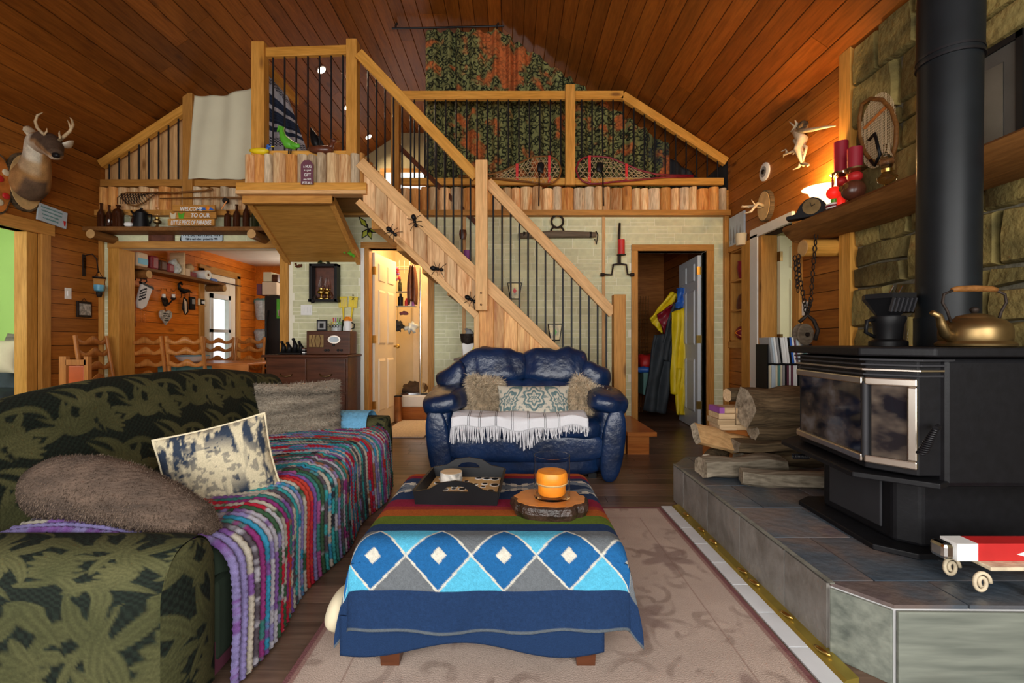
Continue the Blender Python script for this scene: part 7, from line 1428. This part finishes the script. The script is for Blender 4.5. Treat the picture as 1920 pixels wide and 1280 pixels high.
for pts, rs in ((((1490, 245), (1500, 262), (1500, 280), (1505, 300), (1502, 312)), (.025, .045, .035, .018, .008)), (((1492, 247), (1520, 243), (1548, 239), (1568, 236)), (.022, .015, .010, .004)), (((1498, 278), (1485, 283), (1473, 290), (1470, 295)), (.02, .012, .008, .003)), (((1502, 305), (1512, 309), (1517, 312)), (.015, .01, .004)), (((1502, 305), (1494, 313), (1490, 318)), (.014, .01, .004)), (((1488, 246), (1490, 232), (1494, 225)), (.02, .012, .003)), (((1485, 248), (1487, 238), (1483, 228)), (.016, .01, .003)), (((1496, 268), (1508, 276), (1512, 290), (1507, 302)), (.016, .012, .010, .006)), (((1475, 286), (1470, 280), (1468, 284)), (.01, .006, .003)), (((1490, 262), (1493, 276), (1490, 290)), (.018, .012, .004))):
    MB().tube([rw(x, y, .06)+Vector((.02*sin(i*2), 0, 0)) for i, (x, y) in enumerate(pts)], list(rs), 9).build('branch', 'bone', t, smooth=1)
MB().sup(rw(1496, 241, .05), (.02, .07, .028), 1, 1, None, 12, 8, wr(3, .05, 20)).build('burl', 'bark', t, smooth=1)
a, b = rw(1371, 462), rw(1398, 412); t = thing('canvas_print', 'pale winter tree canvas at the far end of the right wall', 'picture', (XR, (a.y+b.y)/2, a.z)); z0, z1 = 2.02+.02, 2.36; bxo('canvas', 'paleblue', XR-.02, XR, b.y, min(a.y, 5.17), z0, z1, t)
for i in range(4): y = b.y+.07+i*.07; MB().tube([(XR-.021, y, z0+.03), (XR-.021, y, z0+.17+.03*(i % 2))], .003, 4).build('tree_stem', 'darkgrey', t); MB().prism([(XR-.021, y-.022, z0+.07), (XR-.021, y+.022, z0+.07), (XR-.021, y, z0+.2+.03*(i % 2))], (-.002, 0, 0)).build('tree', 'grey', t)
c = rw(1399, 449); t = thing('wall_cup', 'small cream box shaped sensor on the wall above the niche', 'sensor', c-Vector((0, 0, .06))); MB().lathe([(.05, -.06), (.055, .06), (.045, .062), (0, .062)], c+Vector((-.05, 0, 0)), 16).build('body', 'cream_cloth', t, smooth=40); MB().sup(c+Vector((-.045, .06, 0)), (.02, .02, .035), 1, 1, None, 10, 6).build('knob', 'bone', t, smooth=1)
# niche ornaments
q = lambda z: Vector((XR+.06, 4.98, z)); t = thing('red_vase', 'dark red glass vase on the top niche shelf', 'vase', q(1.678)); MB().lathe([(.03, 0), (.045, .03), (.06, .12), (.05, .17), (.055, .19), (.045, .185), (0, .04)], q(1.679), 18).build('vase', 'darkred', t, smooth=50); MB().sup(q(1.70)+Vector((-.02, -.08, 0)), (.03, .035, .022), 1, 1, None, 10, 8).build('pebble', 'bone', t, smooth=1)
t = thing('red_lamp', 'dark red beaded votive lamp on the middle niche shelf', 'votive', q(1.358)); MB().lathe([(.05, 0), (.065, .02), (.06, .1), (.045, .15), (.02, .17), (0, .172)], q(1.359), 16).build('shade', 'ceramic', t, smooth=40); MB().lathe([(.012, .17), (.015, .19), (0, .195)], q(1.359), 10).build('finial', 'iron', t)
t = thing('red_ornament', 'round red ornament with orange star lattice at the niche bottom', 'ornament', q(1.036)); MB().sup(q(1.112), (.075, .075, .075), 1, 1, None, 20, 14).build('ball', 'darkred', t, smooth=1); MB().lathe([(.018, .148), (.018, .17), (0, .18)], q(1.036), 10).build('cap', 'brass', t)
for a in (-35, 35): R = ROT(0, 0, 0); MB().tube([q(1.112)+Vector((-.078*cos(u), .078*sin(u)*cos(R_(a)), .078*sin(u)*sin(R_(a)))) for u in [(-1+i/6)*1.0 for i in range(13)]], .004, 5).build('lattice', 'orange', t)
switch(1509, 578, 'R', label='white light switch behind the hanging chain')
# mantel log and bracket
mt_ = thing('mantel_log', 'rough hewn half log mantel shelf across the stone wall', 'mantel', (2.2, 2.4, 1.75)); MZ = 1.90
pf = [(2.385, 1.90), (2.10, 1.90), (2.075, 1.875), (2.09, 1.82), (2.15, 1.78), (2.25, 1.765), (2.385, 1.77)]
m_ = MB(); ys = [3.62, 3.55, 3.3, 2.9, 2.5, 2.0, 1.4, .6, -.4]; rr = random.Random(3); vs = []
for i, y in enumerate(ys): vs += [Vector((x+(rr.uniform(-.012, .012) if x < 2.3 else 0), y-(.06*(1.9-z)/.13 if i == 0 else 0), z+(rr.uniform(-.012, .012) if z < 1.89 else 0))) for x, z in pf]
n = len(pf); m_.add(vs, [(j*n+i, j*n+(i+1) % n, (j+1)*n+(i+1) % n, (j+1)*n+i) for j in range(len(ys)-1) for i in range(n)]+[tuple(range(n-1, -1, -1)), tuple(range((len(ys)-1)*n, len(ys)*n))]); m_.build('log', 'mantel', mt_, smooth=40)
lb = MB().tube([(2.12, 3.42, 1.70), (2.388, 3.42, 1.70)], .062, 18).build('bracket_log', 'rail_x', mt_, smooth=50); MB().tube([(2.115, 3.42, 1.70), (2.12, 3.42, 1.70)], .058, 18).build('bracket_end', 'logend', mt_)
# hanging chain hoist
t = thing('chain_hoist', 'rusty iron chain with old wooden pulley hanging from the mantel bracket', 'chain', (2.13, 3.4, 1.1))
def chain(pts, n, r=.013):
    for i in range(n):
        f = i/(n-1)*(len(pts)-1); k = min(int(f), len(pts)-2); c = Vector(pts[k]).lerp(Vector(pts[k+1]), f-k); e = [c+Vector((0, r*cos(a*pi/4), r*1.7*sin(a*pi/4))) if i % 2 else c+Vector((r*cos(a*pi/4), 0, r*1.7*sin(a*pi/4))) for a in range(8)]
        MB().tube(e, .0042, 5, closed=True).build('link', 'iron', t, smooth=1)
chain([(2.17, 3.35, 1.77), (2.15, 3.35, 1.55), (2.14, 3.36, 1.32), (2.12, 3.37, 1.22)], 16); chain([(2.10, 3.44, 1.64), (2.10, 3.43, 1.5), (2.11, 3.40, 1.35), (2.12, 3.38, 1.22)], 14); chain([(2.08, 3.45, 1.63), (2.085, 3.44, 1.5), (2.09, 3.43, 1.4)], 8)
pu = MB().lathe([(.075, -.03), (.08, -.02), (.06, 0), (.08, .02), (.075, .03)], (2.10, 3.39, 1.07), 20, ROT(90, 0, 20)).build('pulley_wheel', 'yoke', t, smooth=40); MB().lathe([(.015, -.045), (.015, .045)], (2.10, 3.39, 1.07), 10, ROT(90, 0, 20)).build('axle', 'iron', pu)
MB().tube([(2.17, 3.36, 1.03), (2.19, 3.36, 1.10), (2.16, 3.36, 1.17), (2.12, 3.37, 1.21), (2.07, 3.38, 1.16)], .014, 8).build('shackle', 'iron', t, smooth=1)
# mantel things
MX = 2.20
def mp(px, x=MX): return Vector((x, x*F_/(px-960), MZ+.001))
c = mp(1524, 2.14); t = thing('mantel_clock', 'black tambour mantel clock at the far end of the mantel', 'clock', c); R = ROT(0, 0, -42); pr = [(-.16, 0), (.16, 0), (.16, .025), (.10, .035), (.075, .09), (.04, .125), (0, .138), (-.04, .125), (-.075, .09), (-.10, .035), (-.16, .025)]
MB().prism([c+R @ Vector((a, -.04, b)) for a, b in pr], R @ Vector((0, .08, 0))).build('case', 'black', t, bevel=.004); MB().lathe([(.052, 0), (.052, .008), (.046, .010), (0, .010)], c+R @ Vector((0, -.04, .07)), 20, R @ ROT(90)).build('face', 'bone', t, smooth=40); MB().lathe([(.056, 0), (.056, .011), (.049, .011)], c+R @ Vector((0, -.04, .07)), 20, R @ ROT(90)).build('bezel', 'oldbrass', t, smooth=40)
for dx, dz in ((.022, .012), (-.008, .03)): MB().tube([c+R @ Vector((0, -.053, .07)), c+R @ Vector((dx, -.053, .07+dz))], .0022, 4).build('hand', 'black', t)
c = mp(1517, 2.33); t = thing('pillar_candle', 'short cream candle behind the mantel clock', 'candle', c); MB().lathe([(.032, 0), (.032, .13), (.01, .128), (0, .128)], c, 16).build('wax', 'cream_cloth', t, smooth=40); MB().tube([c+Vector((0, 0, .127)), c+Vector((0, 0, .14))], .002, 4).build('wick', 'black', t)
c = mp(1541, 2.28); t = thing('table_lamp', 'lit lamp with flared frosted glass shade on the mantel', 'lamp', c); MB().lathe([(.055, 0), (.05, .02), (.015, .03), (.012, .06), (.025, .09), (.03, .11), (.02, .12)], c, 18).build('base', 'oldbrass', t, smooth=40)
MB().lathe([(.035, .115), (.06, .14), (.075, .19), (.09, .225), (.13, .245), (.127, .248), (.086, .23), (.07, .19), (.055, .145), (.03, .12)], c, 28).build('shade', 'lampshade', t, smooth=1); light('mantel_lamp', 'POINT', c+Vector((-.0, 0, .27)), 24, (1, .62, .24), .05)
c = mp(1564, 2.14); t = thing('red_globe_lamp', 'little oil lamp with red glass globe and checked base', 'oil lamp', c); MB().lathe([(.045, 0), (.05, .015), (.05, .03), (.02, .04)], c, 16).build('base', 'white', t, smooth=40); MB().lathe([(.0505, .008), (.0505, .02)], c, 16).build('checked_band', 'darkred', t, smooth=40); MB().lathe([(.018, .038), (.02, .06), (.012, .07)], c, 12).build('neck', 'green', t, smooth=40); MB().sup(c+Vector((0, 0, .105)), (.046, .046, .042), 1, 1, None, 18, 12).build('globe', 'red_glow', t, smooth=1); MB().lathe([(.015, .145), (.015, .23)], c, 12).build('chimney', 'glass', t, smooth=40)
c = mp(1577, 2.13); MB().lathe([(.022, 0), (.024, .04), (.018, .055), (0, .055)], c+Vector((0, .0, 0)), 12).build('red_votive', 'red_glow', label='tiny red glass votive beside the red globe lamp', cat='votive', smooth=40)
for i, (px, x, hh, ch_) in enumerate(((1577, 2.30, .30, .22), (1603, 2.26, .26, .14))):
    c = mp(px, x); t = thing('candlestick', ('taller', 'shorter')[i]+' bronze candlestick with red glass ball and red pillar candle', 'candlestick', c, 0, 'red candlesticks on the mantel'); s = hh/.30
    MB().lathe([(.05, 0), (.045, .02), (.02, .05), (.03, .09), (.038, .13), (.03, .16), (.035, .18), (.02, .2)], c, 16).build('stem', 'oldbrass', t, smooth=40) if i == 0 else MB().lathe([(a, b*s) for a, b in [(.05, 0), (.045, .02), (.02, .05), (.03, .09), (.038, .13), (.03, .16), (.035, .18), (.02, .2)]], c, 16).build('stem', 'oldbrass', t, smooth=40)
    MB().sup(c+Vector((0, 0, .235*s)), (.045, .045, .035), 1, 1, None, 16, 10).build('glass_ball', 'red', t, smooth=1); MB().lathe([(.02, .265*s), (.062, .285*s), (.066, .295*s), (.02, .29*s)], c, 18).build('dish', 'oldbrass', t, smooth=40); MB().lathe([(.043, .292*s), (.043, .292*s+ch_), (.01, .288*s+ch_), (0, .288*s+ch_)], c, 18).build('candle', 'darkred2', t, smooth=40)
c = mp(1600, 2.13); t = thing('owl_jar', 'round brown carved owl jar on the mantel', 'jar', c); MB().sup(c+Vector((0, 0, .062)), (.068, .06, .062), .9, 1, None, 20, 14).build('body', 'ceramic', t, smooth=1)
for s in (-1, 1): MB().lathe([(.018, 0), (.018, .006), (.008, .010), (0, .01)], c+Vector((-.058, s*.022, .08)), 12, ROT(0, -90)).build('eye_ring', 'mantel', t)
MB().prism([c+Vector((-.062, -.008, .07)), c+Vector((-.062, .008, .07)), c+Vector((-.07, 0, .05))], (-.004, 0, 0)).build('beak', 'mantel', t)
oil_lamp(mp(1663, 2.24).x, mp(1663, 2.24).y, MZ+.001, .95, 'glass chimney oil lamp on the mantel next to the flue pipe', 'amber_glass')
# framed picture on the mantel
t = thing('framed_picture', 'large black framed dark photograph leaning on the stone above the mantel', 'picture frame', (2.32, 2.25, MZ)); y0, y1 = 2.11, 2.6; z1 = MZ+.53; R = 0
for a in ((y0, y0+.03, MZ, z1), (y1-.03, y1, MZ, z1), (y0, y1, MZ+.001, MZ+.03), (y0, y1, z1-.03, z1)): bxo('frame_bar', 'black', 2.295, 2.32, *a, t)
plain('matgrey', (.085, .08, .07), .7); bxo('mat_board', 'matgrey', 2.305, 2.315, y0+.03, y1-.03, MZ+.03, z1-.03, t); bxo('photograph', plain('darkphoto', (.03, .03, .028), .3, var=.6, sc=5), 2.302, 2.305, y0+.09, y1-.09, MZ+.07, z1-.10, t)
MB().prism([Vector((2.3015, 2.33+.035*cos(i*pi/10), MZ+.27+.10*sin(i*pi/10)*(1 if i < 10 else 1.5))) for i in range(20)], (-.001, 0, 0)).build('figure', 'felt', t)
# snowshoe on the stone
t = thing('bear_paw_snowshoe', 'oval brown bear paw snowshoe hanging on the stone wall', 'snowshoe', rw(1645, 312, .1)); o = [(1617, 195), (1632, 185), (1655, 187), (1672, 205), (1681, 235), (1680, 270), (1672, 298), (1655, 308), (1635, 302), (1622, 285), (1613, 255), (1612, 220)]; ring = [rw(x, y, .085) for x, y in o]
MB().tube(ring, .013, 8, closed=True).build('frame', 'mantel', t, smooth=1); lc = MB(); cc = sum(ring, Vector())/12
ys_ = [p.y for p in ring]; zs_ = [p.z for p in ring]; ry_, rz_ = (max(ys_)-min(ys_))/2, (max(zs_)-min(zs_))/2
for k in range(-13, 14):
    f = k/14; h = math.sqrt(1-f*f); lc.tube([cc+Vector((0, f*ry_, -h*rz_)), cc+Vector((0, f*ry_, h*rz_))], .0022, 4, False); lc.tube([cc+Vector((0, -h*ry_, f*rz_)), cc+Vector((0, h*ry_, f*rz_))], .0022, 4, False)
lc.build('lacing', 'wick', t, kind='stuff'); MB().tube([rw(1622, 240, .085), rw(1662, 200, .085)], .013, 6).build('crossbar', 'tablewood', t); MB().tube([rw(1630, 262, .09), rw(1640, 250, .11), rw(1650, 290, .11), rw(1640, 310, .1), rw(1632, 300, .1)], .010, 6).build('strap', 'black', t, smooth=1)
# media rack in front of the right doorway
mr = thing('media_rack', 'black wire two tier rack for film cases by the right doorway', 'rack', (2.0, 3.5, 0)); RD = 3.45
for z in (.66, .86): bxo('tier', 'black', 1.84, 2.16, RD-.07, RD+.09, z-.012, z, mr)
for x in (1.842, 2.158): bxo('side', 'black', x-.004, x+.004, RD-.07, RD+.09, .0, 1.0, mr)
bxo('foot_board', 'walnut', 1.82, 2.18, RD-.09, RD+.11, .60, .648, mr)
rr = random.Random(12); cols = ('white', 'black', 'blue', 'grey', 'darkgrey', 'paleblue', 'white', 'cream_cloth', 'teal', 'black', 'plum'); ORD = 'first second third fourth fifth sixth seventh eighth ninth tenth eleventh twelfth thirteenth fourteenth fifteenth sixteenth seventeenth eighteenth nineteenth twentieth'.split()
for row, z in enumerate((.66, .86)):
    x = 1.852; k = 0
    while x < 2.135:
        wdt = .0145; ct = rr.choice(cols); lean = .0 if row == 0 else 7; o = MB().box((x+wdt/2+(.01 if row else 0), RD+rr.uniform(-.008, .004), z+.096), (wdt-.001, .135, .19-rr.uniform(0, .008)), ROT(0, -lean)).build('film_case', ct, label='%s film case from the left in the %s row of the media rack' % (ORD[k], ('lower', 'upper')[row]), cat='film case', group='film cases %s row' % ('lower', 'upper')[row]); x += wdt+.0015; k += 1
